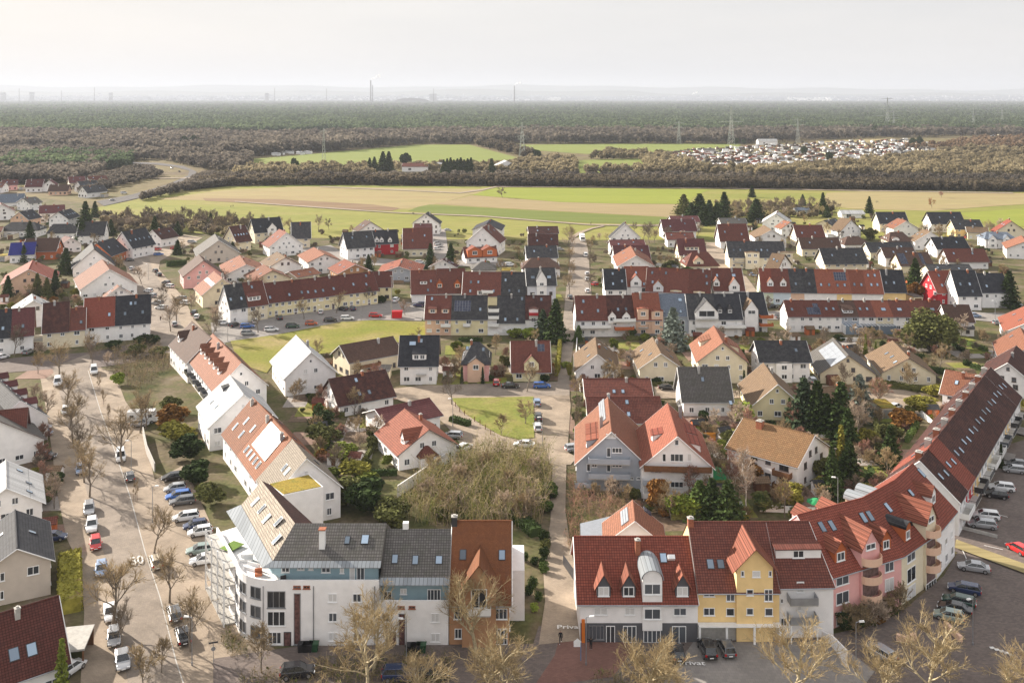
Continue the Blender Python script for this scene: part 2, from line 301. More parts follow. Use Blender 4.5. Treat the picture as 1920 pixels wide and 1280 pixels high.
        if attic and k in 'LR' and s.hr-hh > 2.6:
            u0 = (p-((s.R0 if k == 'L' else s.R1))).length; zc = hh+.95; mid = Ln/2; av = Ln*(1-(1.7)/(s.hr-hh))
            if av > 3.4:
                for sg in (-1, 1): s.window(k, mid+sg*min(1.3, av/4), zc, 1, 1.15, fr=fr)
            elif av > 1: s.window(k, mid, zc, .9, 1.05, fr=fr)
            if s.hr-hh > 4.6: s.window(k, mid, hh+3.4, .7, .8, fr=fr)
    def autos(s, ks='FRBL', **kw):
        for k in ks:
            if k in 'RL' and k not in s.ends: continue
            if s.seen(k) > -.25: s.auto(k, **kw)
    # --- slopes.  frame: x along eave, y horizontally up the slope
    def slope(s, k):
        if k == 'F': e0, e1, r, h = s.F0, s.F1, s.R0, s.he
        else: e0, e1, r, h = s.B1, s.B0, s.R0, s.heb
        d = (e1-e0).normalized(); inn = Vector((-d.y, d.x)); run = (r-e0).dot(inn); return e0, d, inn, run, h, (s.hr-h)/run
    def slope_hit(s, x, y):
        X, Y = s.px(x, y); best = None
        for k in 'FB':
            e0, d, inn, run, h, m = s.slope(k); n = s.inv.to_3x3() @ Vector((-inn.x*m, -inn.y*m, 1)); p0 = s.inv @ Vector((e0.x, e0.y, h+s.th)); w = hit(X, Y, p0, n)
            if w is None or w.y < 0: continue
            l = s.invi @ w; v = Vector((l.x, l.y))-e0; a, b = v.dot(d), v.dot(inn)
            if -.9 < b < run+.4 and (best is None or w.y < best[4]): best = (k, a, b, l, w.y)
        return best
    def smat(s, k, a, b, up=0.0):       # matrix lying in the slope
        e0, d, inn, run, h, m = s.slope(k); p = e0+d*a+inn*b; x = Vector((*d, 0)); y = Vector((inn.x, inn.y, m)).normalized(); zz = x.cross(y); M = Matrix((x, y, zz)).transposed().to_4x4()
        M.translation = Vector((p.x, p.y, h+b*m+s.th))+zz*up; return M
    def skylight(s, k, a, b, w=.8, h=1.2, m=None):
        kk = ('sky', w, h, s.near, m); 
        if kk not in _WC:
            q = MB(); q.box(-w/2, w/2, -h/2, h/2, -.02, .1); 
            if s.near: r = MB(); r.box(-w/2+.09, w/2-.09, -h/2+.09, h/2-.09, .08, .115); _WC[kk] = (q.data('skylight', [M_DM]), r.data('pane', [m or M_SG]))
            else: q.box(-w/2+.09, w/2-.09, -h/2+.09, h/2-.09, .08, .115, 1); _WC[kk] = (q.data('skylight', [M_DM, m or M_SG]), None)
        f, p = _WC[kk]; o = link('skylight', f, s.root, mtx=s.smat(k, a, b))
        if p: link('pane', p, o)
    def skies(s, pts, **kw):
        for q in pts:
            r = s.slope_hit(q[0], q[1])
            if r: s.skylight(r[0], r[1], r[2], **(q[2] if len(q) > 2 else kw))
    def autosky(s, n, k=None, b=None, w=.8):
        for k in ([k] if k else ['F', 'B']):
            e0, d, inn, run, h, m = s.slope(k); Ln = (s.F1-s.F0).length
            if n > 0:
                for i in range(n): s.skylight(k, Ln*(i+.5+random.uniform(-.15, .15))/n, (b or random.choice((.35, .5, .6)))*run, w)
    def solar(s, x0, y0, x1, y1, nx, ny, m=None, name='solar_panel'):     # pixel corners
        a = s.slope_hit(x0, y0); b = s.slope_hit(x1, y1)
        if not a or not b: return
        k = a[0]; e0, d, inn, run, h, mm = s.slope(k); c = math.sqrt(1+mm*mm); A, B = (a[1]+b[1])/2, (a[2]+b[2])/2; w, hh = abs(a[1]-b[1]), abs(a[2]-b[2])*c; q = MB()
        w = max(w, 1.5); hh = max(hh, 1.5)
        for i in range(nx):
            for j in range(ny): q.box(-w/2+w*i/nx+.04, -w/2+w*(i+1)/nx-.04, -hh/2+hh*j/ny+.04, -hh/2+hh*(j+1)/ny-.04, .06, .13)
        q.box(-w/2, w/2, -hh/2, hh/2, .02, .055, 1)
        q.build(name, [m or M_SOL, M_ME], s.root, mtx=s.smat(k, A, B))
    def chimney(s, x=None, y=None, k='F', a=None, b=None, w=.6, h=1.1, m=None):
        if x is not None:
            r = s.slope_hit(x, y)
            if not r: return
            k, a, b = r[:3]
        e0, d, inn, run, hh, mm = s.slope(k); p = e0+d*a+inn*b; zt = max(s.hr+.5, hh+b*mm+h); q = MB(); q.box(-w/2, w/2, -w/2, w/2, hh+b*mm-.2, zt); q.box(-w/2-.06, w/2+.06, -w/2-.06, w/2+.06, zt, zt+.1, 1); q.box(-w/4, w/4, -w/4, w/4, zt+.1, zt+.3, 1)
        q.build('chimney', [m or random.choice((M_BRK, M_BRK, M_ME, M_CO)), M_CO], s.ro, (p.x, p.y, 0))
    def dormer(s, k=None, a=0, b=0, w=1.8, h=1.4, rise=.9, typ='gable', x=None, y=None, wall=None, roof=None, proud=0, zb=None, win=1, name='dormer', wh=None, ww=None, wz=None, ro=.2, gl=None):
        """dormer whose front foot stands on the slope at (a, b); with proud>0 it rises from the wall itself"""
        if x is not None:
            r = s.slope_hit(x, y)
            if not r: return
            k, a, b = r[:3]
        e0, d, inn, run, hh, m = s.slope(k); z0 = hh+b*m+.1
        if proud: b = -proud; z0 = zb if zb is not None else 0.0
        p = e0+d*a+inn*b; M = Matrix.Translation((p.x, p.y, 0)) @ Matrix.Rotation(math.atan2(d.y, d.x), 4, 'Z')
        sl = lambda zt: (zt-s.th-hh)/m - b       # distance back to where the slope reaches height zt
        zt = z0+h; q = MB(); W2 = w/2; wm = WM.get(wall, wall) or s.wall; rmm = RM.get(roof, roof) or s.rm
        back = max(sl(zt), .3)
        zf = z0-.3 if not proud else z0
        if typ == 'gable':
            q.face([(-W2, 0, zf), (W2, 0, zf), (W2, 0, zt), (0, 0, zt+rise), (-W2, 0, zt)])
            for sg in (-1, 1): q.face([(sg*W2, 0, zf), (sg*W2, 0, zt), (sg*W2, back, zt)]+([(sg*W2, max(.05, sl(z0)), zf)] if proud else []))
            if proud and zb: q.face([(-W2, 0, zf), (W2, 0, zf), (W2, proud, zf), (-W2, proud, zf)])
            db = q.build(name, wm, s.root, mtx=M)
            R = MB(); o = ro; sp = rise/W2; t = .12; E = zt-sp*o; b1, b2 = max(sl(E), .2), sl(zt+rise)
            for sg in (-1, 1):
                T = [(sg*(W2+o), -o, E), (0, -o, zt+rise), (0, b2+.3, zt+rise), (sg*(W2+o), b1+.1, E)]
                R.prism(T, [(a_, b_, c_+t) for a_, b_, c_ in T])
            R.build('dormer_roof', rmm, db)
        elif typ == 'shed':
            q.box(-W2, W2, 0, .1, zf, zt)
            for sg in (-1, 1): q.face([(sg*W2, 0, zf), (sg*W2, 0, zt), (sg*W2, back+rise/m, zt+rise), (sg*W2, .3/m, z0)])
            db = q.build(name, wm, s.root, mtx=M); R = MB(); bb = sl(zt+rise)+.1
            T = [(-W2-.15, -.25, zt-.05), (W2+.15, -.25, zt-.05), (W2+.15, bb, zt+rise), (-W2-.15, bb, zt+rise)]; R.prism(T, [(a_, b_, c_+.14) for a_, b_, c_ in T]); R.build('dormer_roof', rmm, db)
        else:   # barrel
            n = 10; arc = [(-W2*math.cos(math.pi*i/n), zt+rise*math.sin(math.pi*i/n)) for i in range(n+1)]
            q.face([(-W2, 0, zf), (W2, 0, zf)]+[(x_, 0, z_) for x_, z_ in arc[::-1]])
            for sg in (-1, 1): q.face([(sg*W2, 0, zf), (sg*W2, 0, zt), (sg*W2, back, zt)])
            db = q.build(name, wm, s.root, mtx=M); R = MB(); arc = [(x_*1.1, z_+.06) for x_, z_ in arc]
            for i in range(n):
                (x0, q0), (x1, q1) = arc[i], arc[i+1]; R.prism([(x0, -.3, q0), (x1, -.3, q1), (x1, sl(q1)+.2, q1), (x0, sl(q0)+.2, q0)], [(x0*1.05, -.3, q0+.08), (x1*1.05, -.3, q1+.08), (x1*1.05, sl(q1)+.2, q1+.08), (x0*1.05, sl(q0)+.2, q0+.08)])
            R.build('dormer_roof', rmm, db)
        if win:
            ww = ww or min(w*.62, 1.5); wh = wh or min(1.25, h*.8)
            for zc in (wz or [z0+h*.5]):
                for i in range(win):
                    xx = (i-(win-1)/2)*w/(win+.3); fm, pm = win_mesh(ww if win == 1 else min(ww, w/win*.7), wh, M_FR, gl or M_GL, 1 if ww > .9 else 0, False); link('window', fm, db, (xx, -.01, zc))
        return db
    def balcony(s, k, u, z, w=3, d=1.3, m=None, rail=None, name='balcony', rh=.95, post=False, solid=True):
        p, q, _ = s.side(k); dd = (q-p).normalized(); pos = p+dd*u; a = MB(); a.box(-w/2, w/2, -d, 0, z-.18, z)
        o = a.build(name, m or M_CO, s.root, (pos.x, pos.y, 0), math.atan2(dd.y, dd.x)); r = MB()
        if solid: r.box(-w/2, w/2, -d-.05, -d+.03, z, z+rh); r.box(-w/2-.05, -w/2+.03, -d+.03, 0, z, z+rh); r.box(w/2-.03, w/2+.05, -d+.03, 0, z, z+rh)
        else:
            r.tube((-w/2, -d, z+rh), (w/2, -d, z+rh), .035); 
            nb_ = int(w/(.25 if w < 8 else .8))
            for i in range(nb_+1): x = -w/2+i*w/nb_; r.box(x-.015, x+.015, -d-.015, -d+.015, z, z+rh)
            for sg in (-1, 1): r.tube((sg*w/2, -d, z+rh), (sg*w/2, 0, z+rh), .035); r.box(sg*w/2-.015, sg*w/2+.015, -d/2-.015, -d/2+.015, z, z+rh)
        r.build('railing', rail or M_WHT, o)
        if post:
            t = MB(); 
            for sg in (-1, 1): t.box(sg*(w/2-.1)-.08, sg*(w/2-.1)+.08, -d+.05, -d+.21, 0, z-.18)
            t.build('post', M_WHT, o)
        return o
HOUSES = []      # plan quads, to keep plants out of the walls
def from_ridge(A, B, w, wf=None):
    A = Vector((A[0], A[1])); B = Vector((B[0], B[1])); d = (B-A).normalized(); n = Vector((d.y, -d.x)); wf = w/2 if wf is None else wf; wb = w-wf
    return A+n*wf, B+n*wf, A, B, A-n*wb, B-n*wb
def solveT(o, xa, ya, xb, yb, ye, he, w):
    """transverse ridge (a left, b right) with near eave pixel row ye under the a end -> ridge height, world ends"""
    ax, ay, bx, by = o[0]+xa/4, o[1]+ya/4, o[0]+xb/4, o[1]+yb/4; Ye = FPX*(CAMH-he)/(o[1]+ye/4-HOR); c = 1.
    for _ in range(4):
        hr = CAMH-(ay-HOR)*(Ye+w/2*c)/FPX; A = P(ax, ay, hr); B = P(bx, by, hr); d = (B-A).normalized(); c = abs(d.x)
    return hr, A, B
def solveG(o, xa, ya, xb, yb, ye, he):
    ax, ay, bx, by = o[0]+xa/4, o[1]+ya/4, o[0]+xb/4, o[1]+yb/4; hr = CAMH-(CAMH-he)*(ay-HOR)/(o[1]+ye/4-HOR); return hr, P(ax, ay, hr), P(bx, by, hr)
def house(o, typ, xa, ya, xb, yb, ye, he, w, roof, wall, label, ln=None, name='house', cat='house', wf=None, hr=None, group=None, maxhr=None, auto=1, sk=0, ch=1, tint=None, **kw):
    if hr is None: hr, A, B = solveT(o, xa, ya, xb, yb, ye, he, w) if typ == 'T' else solveG(o, xa, ya, xb, yb, ye, he)
    else: A = P(o[0]+xa/4, o[1]+ya/4, hr); B = P(o[0]+xb/4, o[1]+yb/4, hr)
    if typ == 'G' and A.y > 260: w *= 1.22
    if hr < he+1.2 or hr > he+8 or (B-A).length > 45: print('CHK', label, 'hr %.1f he %.1f len %.1f w %.1f Y %.0f' % (hr, he, (B-A).length, w, A.y))
    if ln: B = A+(B-A).normalized()*ln
    pts = from_ridge(A, B, w, wf); HOUSES.append((pts[0], pts[1], pts[5], pts[4]))
    b = Bld(name, label, cat, *pts, he, hr, roof, wall, org=o, group=group, **kw)
    if auto: b.autos(fr=M_FD if random.random() < .25 else None)
    if sk: b.autosky(sk)
    if ch:
        Ln = (b.F1-b.F0).length; b.chimney(k='F', a=Ln*random.uniform(.25, .75), b=b.slope('F')[3]*random.uniform(.75, .98))
    return b
def row(o, typ, xa, ya, xb, yb, ye, he, w, units, group, hr=None, sx=0, **kw):
    """terrace of units sharing one ridge line; units = [(end pixel x (tile) or fraction, roof, wall, label, extra)]"""
    if hr is None: hr, A, B = solveT(o, xa, ya, xb, yb, ye, he, w) if typ == 'T' else solveG(o, xa, ya, xb, yb, ye, he)
    else: A = P(o[0]+xa/4, o[1]+ya/4, hr); B = P(o[0]+xb/4, o[1]+yb/4, hr)
    print('ROW', group, 'hr %.1f len %.1f w %.1f Y %.0f-%.0f units %d' % (hr, (B-A).length, w, A.y, B.y, len(units)))
    out = []; t0 = 0; n = len(units)
    for i, u in enumerate(units):
        t1 = u[0] if u[0] <= 1 else (u[0]-xa)/(xb-xa); d = (B-A).normalized(); e = u[4] if len(u) > 4 else {}
        dh = e.get('dh', 0); a = A+(B-A)*t0+d*.01; c = A+(B-A)*t1-d*.01; pts = from_ridge(a, c, w, None if not e.get('dw') else w/2+e['dw']); HOUSES.append((pts[0], pts[1], pts[5], pts[4]))
        ends = ('L' if i == 0 or e.get('end') == 'L' else '')+('R' if i == n-1 or e.get('end') == 'R' else '')
        b = Bld('row_house', u[3], 'row house', *pts, he+e.get('dhe', 0), hr+dh, u[1], u[2], org=o, group=group, ends=ends, og=(.3 if i == 0 else 0, .3 if i == n-1 else 0), **kw)
        if e.get('auto', 1): b.autos(**{k: v for k, v in e.items() if k in ('n', 'rows', 'gap', 'w', 'h', 'prob')})
        if e.get('sk', 1): b.autosky(e.get('sk', 1), k='F')
        if e.get('ch', 1): b.chimney(k='F', a=random.uniform(.3, .8)*(b.F1-b.F0).length, b=b.slope('F')[3]*.93)
        out.append(b); t0 = t1
    return out
# ------------------------------------------------ ground, streets, fields
ROADS = []
def sheet(name, pts, z, m, stuff=None, th=0):
    if name in ('street', 'pavement', 'forecourt', 'lawn', 'car_park', 'path', 'road', 'field'): ROADS.append([G2(x, y) for x, y in pts])
    q = MB(); pp = [P(x, y) for x, y in pts]; sheet.n += 1; z += sheet.n*(.004 if z < .1 else .006)
    if th: q.prism([(p.x, p.y, -.05) for p in pp], [(p.x, p.y, z) for p in pp])
    else: q.face([(p.x, p.y, z) for p in pp])
    o = q.build(name, m); o['kind'] = 'structure'; return o
sheet.n = 0
G_TOWN = patchmat('garden_ground', [(.05, .062, .022), (.09, .09, .035), (.125, .1, .06), (.17, .14, .1)], .12, 1.1)
G_FAR = patchmat('far_ground', [(.12, .09, .06), (.15, .12, .06), (.12, .11, .05)], .01, .1)
q = MB(); S = 45000; q.face([(-S, -500, 0), (S, -500, 0), (S, S, 0), (-S, S, 0)]); g = q.build('ground', G_FAR); g['kind'] = 'structure'
sheet('garden_ground', [(-300, 1400), (2300, 1400), (2100, 440), (1000, 446), (440, 440), (150, 380), (-100, 350), (-700, 420)], .01, G_TOWN)
F_GRASS = patchmat('meadow', [(.16, .18, .04), (.21, .205, .055), (.25, .21, .09)], .015, .4, .2, fs=(.3, 1.6, 1))
F_TAN = patchmat('dry_meadow', [(.23, .2, .09), (.28, .23, .115), (.25, .19, .1)], .02, .5, .22, fs=(.1, 2.2, 1))
F_TAN2 = patchmat('stubble_field', [(.24, .19, .1), (.28, .22, .12)], .03, .5, .2, fs=(.08, 3, 1))
F_BR = patchmat('bright_crop', [(.185, .215, .035), (.22, .24, .045)], .02, .5, .16, fs=(.12, 2.4, 1))
F_MD = patchmat('far_meadow', [(.15, .185, .045), (.19, .21, .06)], .02, .3, .1, fs=(.12, 2.4, 1))
F_DG = patchmat('green_crop', [(.11, .14, .03), (.145, .165, .045)], .05, .6, .12, fs=(.12, 2.4, 1))
F_RED = patchmat('brown_bracken', [(.17, .11, .07), (.23, .165, .095)], .05, .5, .15, fs=(.12, 2.4, 1))
sheet('grassland', [(150, 395), (240, 378), (330, 356), (420, 350), (560, 347), (900, 350), (1300, 352), (1560, 356), (2100, 362), (2100, 450), (1000, 450), (440, 445), (250, 425)], .06, F_GRASS)
sheet('field', [(290, 374), (420, 357), (560, 350), (860, 354), (940, 356), (880, 366), (800, 388), (740, 393), (600, 390), (440, 378)], .12, F_TAN)
sheet('field', [(380, 372), (520, 374), (700, 384), (750, 391), (735, 396), (640, 392), (480, 382), (385, 377)], .18, F_RED)
sheet('field', [(925, 352), (1100, 353), (1330, 356), (1300, 370), (1290, 383), (1160, 382), (1050, 379), (950, 371), (885, 366)], .12, F_BR)
sheet('field', [(885, 366.5), (950, 371.5), (1050, 379.5), (1160, 382.5), (1290, 383.5), (1285, 402), (1270, 408), (1150, 402), (1000, 394), (815, 383)], .12, F_TAN2)
sheet('field', [(805, 384), (1000, 395), (1150, 403), (1270, 409), (1250, 421), (1100, 418), (920, 408), (765, 396), (785, 388)], .12, F_DG)
sheet('field', [(1550, 362), (1640, 358), (1780, 362), (2000, 363), (2000, 378), (1850, 388), (1750, 396), (1600, 392), (1540, 385)], .12, F_TAN)
sheet('field', [(1800, 400), (1925, 391), (2100, 388), (2100, 425), (1880, 425), (1830, 415)], .14, F_BR)
sheet('field', [(440, 301), (560, 291), (780, 271.5), (880, 271.5), (975, 297), (930, 303), (840, 306), (690, 311), (560, 316), (500, 308)], .1, F_MD)
sheet('field', [(950, 272), (1150, 270), (1390, 270), (1380, 283), (1230, 291), (1100, 289), (1000, 282)], .1, F_MD)
sheet('field', [(1080, 301), (1200, 297), (1330, 324), (1070, 325)], .1, F_MD)
sheet('field', [(1530, 263), (1600, 260), (1680, 258), (1620, 268), (1530, 269)], .1, F_TAN)
sheet('field', [(1010, 238), (1090, 238.5), (1090, 240), (1000, 240)], .1, F_TAN)
sheet('field', [(0, 273), (60, 270), (60, 278), (0, 280)], .1, F_TAN)
M_PB = paving('beige_paving', (.31, .25, .19), (.27, .215, .165), stain=.26); M_PR = paving('reddish_paving', (.25, .208, .17), (.215, .18, .15), stain=.26, rot=.47)
M_PD = paving('dark_paving', (.165, .133, .118), (.12, .098, .09), .5, .3); M_PRD = paving('red_paving', (.2, .105, .085), (.16, .085, .07)); M_PG = paving('grey_paving', (.26, .24, .22), (.22, .2, .19), .6, .6)
M_AS = patchmat('asphalt', [(.1, .095, .095), (.14, .13, .125)], .2, 3, .15)
M_GR = patchmat('lawn', [(.12, .15, .03), (.18, .185, .045), (.24, .2, .08)], .12, 1.5, .2)
M_GR2 = patchmat('rough_grass', [(.14, .16, .025), (.19, .18, .04), (.27, .21, .1)], .06, 1.2, .18)
sheet('pavement', [(72, 690), (85, 760), (98, 850), (108, 930), (125, 1010), (150, 1060), (158, 1150), (150, 1300), (420, 1300), (560, 1245), (575, 1225), (520, 1222), (455, 1165), (430, 1090), (408, 1075), (404, 1010), (392, 975), (372, 930), (345, 872), (290, 900), (268, 800), (235, 752), (215, 700), (190, 690), (180, 668)], .03, M_PB)
sheet('street', [(98, 690), (118, 760), (142, 850), (165, 930), (187, 1010), (215, 1110), (242, 1300), (345, 1300), (330, 1240), (300, 1120), (272, 1035), (245, 935), (215, 845), (188, 770), (165, 695), (175, 660)], .045, M_PR)
sheet('street', [(-60, 705), (100, 692), (180, 690), (250, 680), (300, 655), (300, 640), (250, 645), (180, 660), (60, 668), (-60, 680)], .04, M_PD)
sheet('street', [(262, 660), (262, 600), (245, 540), (236, 500), (205, 478), (240, 462), (330, 448), (345, 440), (380, 446), (335, 470), (300, 490), (298, 505), (345, 560), (365, 600), (400, 640), (350, 665)], .05, M_PB)
sheet('street', [(272, 660), (270, 600), (252, 540), (243, 505), (220, 480), (245, 468), (300, 458), (310, 463), (280, 485), (285, 505), (320, 560), (340, 610), (372, 640), (330, 665)], .06, M_PR)
sheet('street', [(395, 605), (440, 610), (500, 597), (560, 585), (640, 566), (700, 560), (735, 556), (745, 566), (790, 568), (800, 590), (790, 602), (700, 600), (640, 603), (520, 627), (430, 641), (400, 648)], .055, M_PG)
sheet('lawn', [(432, 640), (520, 628), (640, 604), (700, 601), (800, 604), (812, 640), (720, 652), (640, 660), (520, 672), (500, 700), (470, 690), (440, 662)], .07, M_GR2)
sheet('street', [(1068, 446), (1098, 446), (1103, 470), (1108, 540), (1112, 590), (1080, 602), (1066, 722), (1045, 722), (1056, 600), (1062, 540), (1070, 470)], .05, M_PR)
sheet('street', [(718, 732), (800, 722), (900, 726), (1065, 720), (1070, 760), (1064, 848), (1082, 858), (1070, 872), (1034, 872), (1000, 848), (960, 844), (880, 856), (838, 800), (800, 765), (750, 752)], .06, M_PB)
sheet('street', [(830, 722), (1068, 716), (1068, 742), (840, 743)], .07, M_PR)
sheet('lawn', [(846, 748), (1000, 745), (1002, 822), (975, 826), (940, 818), (908, 800), (870, 775)], .12, M_GR, th=1)
sheet('path', [(1036, 870), (1062, 870), (1060, 960), (1072, 1040), (1085, 1090), (1110, 1130), (1105, 1200), (1010, 1210), (1022, 1130), (1018, 1060), (1032, 980)], .065, M_PB)
sheet('forecourt', [(400, 1236), (560, 1212), (1000, 1208), (1010, 1175), (1120, 1180), (1310, 1195), (1560, 1190), (1650, 1170), (1700, 1140), (1770, 1080), (1800, 1030), (1830, 1010), (1990, 1060), (1990, 1400), (380, 1400), (400, 1290)], .035, M_PD)
sheet('forecourt', [(1052, 1186), (1130, 1186), (1190, 1215), (1150, 1270), (1000, 1290), (1040, 1230)], .05, M_PRD)
sheet('forecourt', [(1300, 1205), (1570, 1205), (1640, 1260), (1610, 1300), (1230, 1300)], .05, M_PG)
sheet('car_park', [(1780, 1030), (1800, 960), (1830, 900), (1870, 840), (2010, 800), (2010, 1080), (1850, 1060)], .04, M_PD)
sheet('street', [(1225, 726), (1380, 733), (1530, 722), (1700, 733), (1770, 755), (1760, 775), (1700, 772), (1550, 745), (1380, 747), (1230, 748)], .05, M_PB)
sheet('street', [(780, 430), (835, 430), (840, 470), (830, 500), (800, 500), (806, 470)], .05, M_PG)
sheet('street', [(1320, 455), (1350, 455), (1370, 500), (1400, 520), (1430, 560), (1400, 580), (1340, 520)], .05, M_PB)
sheet('street', [(1420, 585), (1500, 583), (1480, 600), (1420, 600)], .05, M_PG)
sheet('street', [(1810, 585), (1930, 590), (1930, 612), (1850, 603), (1815, 600)], .05, M_PG)
sheet('street', [(550, 468), (620, 460), (650, 478), (760, 490), (880, 487), (960, 492), (960, 500), (880, 500), (700, 498), (600, 485)], .045, M_PG)
# country road and main road with its bend
sheet('road', [(180, 378), (245, 366), (310, 348), (352, 330), (355, 321), (330, 314), (290, 309), (245, 308), (245, 304), (300, 306), (345, 312), (368, 322), (366, 333), (330, 352), (260, 372), (195, 387)], .1, M_AS)
sheet('path', [(440, 378), (600, 389), (740, 399), (900, 405), (1100, 421), (1220, 423), (1260, 421), (1260, 423), (1220, 425.5), (1100, 423), (900, 407), (740, 400.5), (600, 391), (440, 379.5)], .2, M_PB)
sheet('path', [(1068, 446), (1085, 436), (1110, 428), (1130, 424), (1134, 425.5), (1112, 430), (1092, 438), (1078, 447)], .2, M_PB)
sheet('path', [(600, 350), (760, 357), (860, 362), (900, 356), (930, 350), (1300, 352.5), (1900, 362), (1900, 363.5), (1300, 354), (932, 351.5), (905, 358), (862, 363.5), (760, 358.5), (600, 351.5)], .2, M_PB)
sheet('path', [(-100, 335), (600, 333.5), (1200, 334), (2000, 338), (2000, 339.5), (1200, 335.2), (600, 334.8), (-100, 336.3)], .15, M_PB)
def kerb(name, pts, w=.15, h=.12):
    q = MB(); pp = [P(x, y) for x, y in pts]
    for a, b in zip(pp, pp[1:]):
        d = (b-a).normalized(); n = Vector((-d.y, d.x, 0))*w/2; q.prism([a-n, b-n, b+n, a+n], [v+Vector((0, 0, h)) for v in (a-n, b-n, b+n, a+n)])
    o = q.build(name, M_CO); o['kind'] = 'structure'
kerb('kerb', [(345, 1285), (330, 1240), (300, 1120), (272, 1035), (245, 935), (215, 845), (188, 770), (165, 695)])
kerb('kerb', [(400, 648), (430, 641), (520, 627), (640, 603), (700, 600)])
def text(s, x, y, size, yaw, m, name='road_marking', kind=1, z=.32):
    cu = bpy.data.curves.new('t', 'FONT'); cu.body = s; cu.size = size; cu.align_x = 'CENTER'; cu.offset = .012*size; o = bpy.data.objects.new('t', cu); COL.objects.link(o)
    me = bpy.data.meshes.new_from_object(o.evaluated_get(bpy.context.evaluated_depsgraph_get())); bpy.data.objects.remove(o)
    me.materials.clear(); me.materials.append(m); p = P(x, y); q = link(name, me, None, (p.x, p.y, z), yaw); q['kind'] = 'structure'; return q
M_PAINT = mat('road_paint', (.68, .67, .65), .8, .2, 5)
text('30', 258, 1060, 2.7, math.radians(26), M_PAINT).scale = (.75, 1.5, 1)
text('Privat', 1068, 1182, 1.15, 0, M_PAINT).scale = (1.35, 1.2, 1)
text('Privat', 1298, 1250, 1.1, math.radians(-2), M_PAINT).scale = (1.35, 1.2, 1)
q = MB()
for i in range(5): p = P(1860+i*9, 1217+i*3.2); q.box(p.x-.28, p.x+.28, p.y-.2, p.y+.2, .2, .3)
for x0, y0, x1, y1 in ((1795, 1014, 1812, 1050), (1845, 1025, 1880, 1033), (1840, 958, 1890, 972), (1150, 1010, 1151, 1011)):
    a, b = P(x0, y0), P(x1, y1); d = (b-a).normalized(); n = Vector((-d.y, d.x, 0))*.06; q.face([v+Vector((0, 0, .3)) for v in (a-n, b-n, b+n, a+n)])
o = q.build('road_marking', M_PAINT); o['kind'] = 'structure'
for i, c in enumerate([[(1808, 905), (1850, 915), (1858, 905), (1815, 893)], [(1828, 850), (1900, 868), (1905, 855), (1838, 838)], [(1855, 800), (1925, 820), (1925, 806), (1865, 788)], [(1795, 962), (1840, 975), (1845, 960), (1800, 948)]]): sheet('driveway', c, .1, M_PG)
sheet('verge', [(1793, 1015), (1925, 1062), (1925, 1080), (1790, 1030)], .12, F_TAN)
# ------------------------------------------------ houses (pixels are read off 4x-enlarged tiles of the photograph: origin + pixel/4)
R1, R2, R3, R4, R5 = (0, 360), (400, 360), (720, 360), (1060, 360), (1440, 360)
R6, R7, R8, R9, R10 = (0, 660), (400, 660), (800, 660), (1060, 660), (1440, 660)
R11, R12, R13, R14, R15 = (0, 960), (400, 960), (800, 960), (1060, 960), (1440, 960)
H = house
# --- the two terraces in the middle, left of the lane street
g = 'terraced houses left of the straight street, front terrace'
r = row(R3, 'T', 320, 780, 1250, 780, 950, 5.2, 11, [
 (510, 'rb', 'pe', 'red brown roofed terraced house with peach wall beside the bare plot', {'sk': 0, 'auto': 0}),
 (780, 'dk', 'ly', 'pale yellow terraced house with a dark solar panel on its grey roof', {'sk': 0}),
 (848, 'dk', 'wh', 'narrow white stack of balconies between the pale yellow and the white terraced house', {'sk': 0, 'auto': 0, 'ch': 0, 'dh': -3.5}),
 (1058, 'dk', 'wh', 'white terraced house with deep dark roof, between the balcony stack and the red balcony', {'sk': 0, 'dhe': -1}),
 (1250, 'ch', 'wh', 'white terraced house with dark roof and small red balcony, behind the tall dark spruce', {'sk': 0})], g)
r[0].skies([(360, 800)]); r[0].dormer(x=365, y=905, w=2.6, h=1.3, rise=.7, typ='shed', wall='pe'); r[0].dormer(x=460, y=905, w=2.4, h=1.3, rise=.7, typ='shed', wall='pe')
r[0].auto('F', n=3, rows=2); r[0].balcony('F', 6.5, 2.9, 3, 1.3)
r[1].solar(530, 815, 650, 895, 6, 4); r[1].skies([(600, 885), (722, 880)]); r[1].balcony('F', 5, 3, 2.2, 1.1, rail=M_WHT)
for z in (.4, 3, 5.4, 7.6): r[2].balcony('F', 1.9, z, 3.3, 1.3)
r[3].skies([(910, 955), (1000, 955), (1035, 800)]); r[4].skies([(1180, 805)])
r[4].dormer(k='F', a=2.6, w=2.8, h=8.2, rise=.25, typ='gable', proud=.25, zb=0, win=1, wz=[2, 4.9], wall='wh'); r[4].balcony('F', 2.6, 6.4, 2.8, 1.1, rail=WM['rd'])
g = 'terraced houses left of the straight street, back terrace'
r = row(R3, 'T', 205, 585, 600, 575, 762, 3.4, 12, [
 (392, 'rb', 'wh', 'dark red roofed white terraced house, left end of the back terrace', {'sk': 0, 'dh': -.4}),
 (600, 'rb', 'wh', 'terraced house with two brick-faced gable dormers in its dark red roof', {'sk': 0, 'auto': 0})], g)
r[0].skies([(352, 668), (330, 735)]); r[0].dormer(x=297, y=690, w=2.6, h=1.2, rise=.4, typ='shed', win=2)
for x in (418, 550): r[1].dormer(x=x, y=715, w=2.4, h=1.5, rise=1.5, wall='ow', roof='cr')
r = row(R3, 'T', 600, 602, 1065, 605, 772, 3.6, 12, [
 (882, 'rb', 'ly', 'wide terraced house with dark red roof and a white recessed balcony in it', {'sk': 0}),
 (1065, 'dk', 'wh', 'terraced house with plain dark grey roof left of the white three-storey gable house', {'sk': 0})], g)
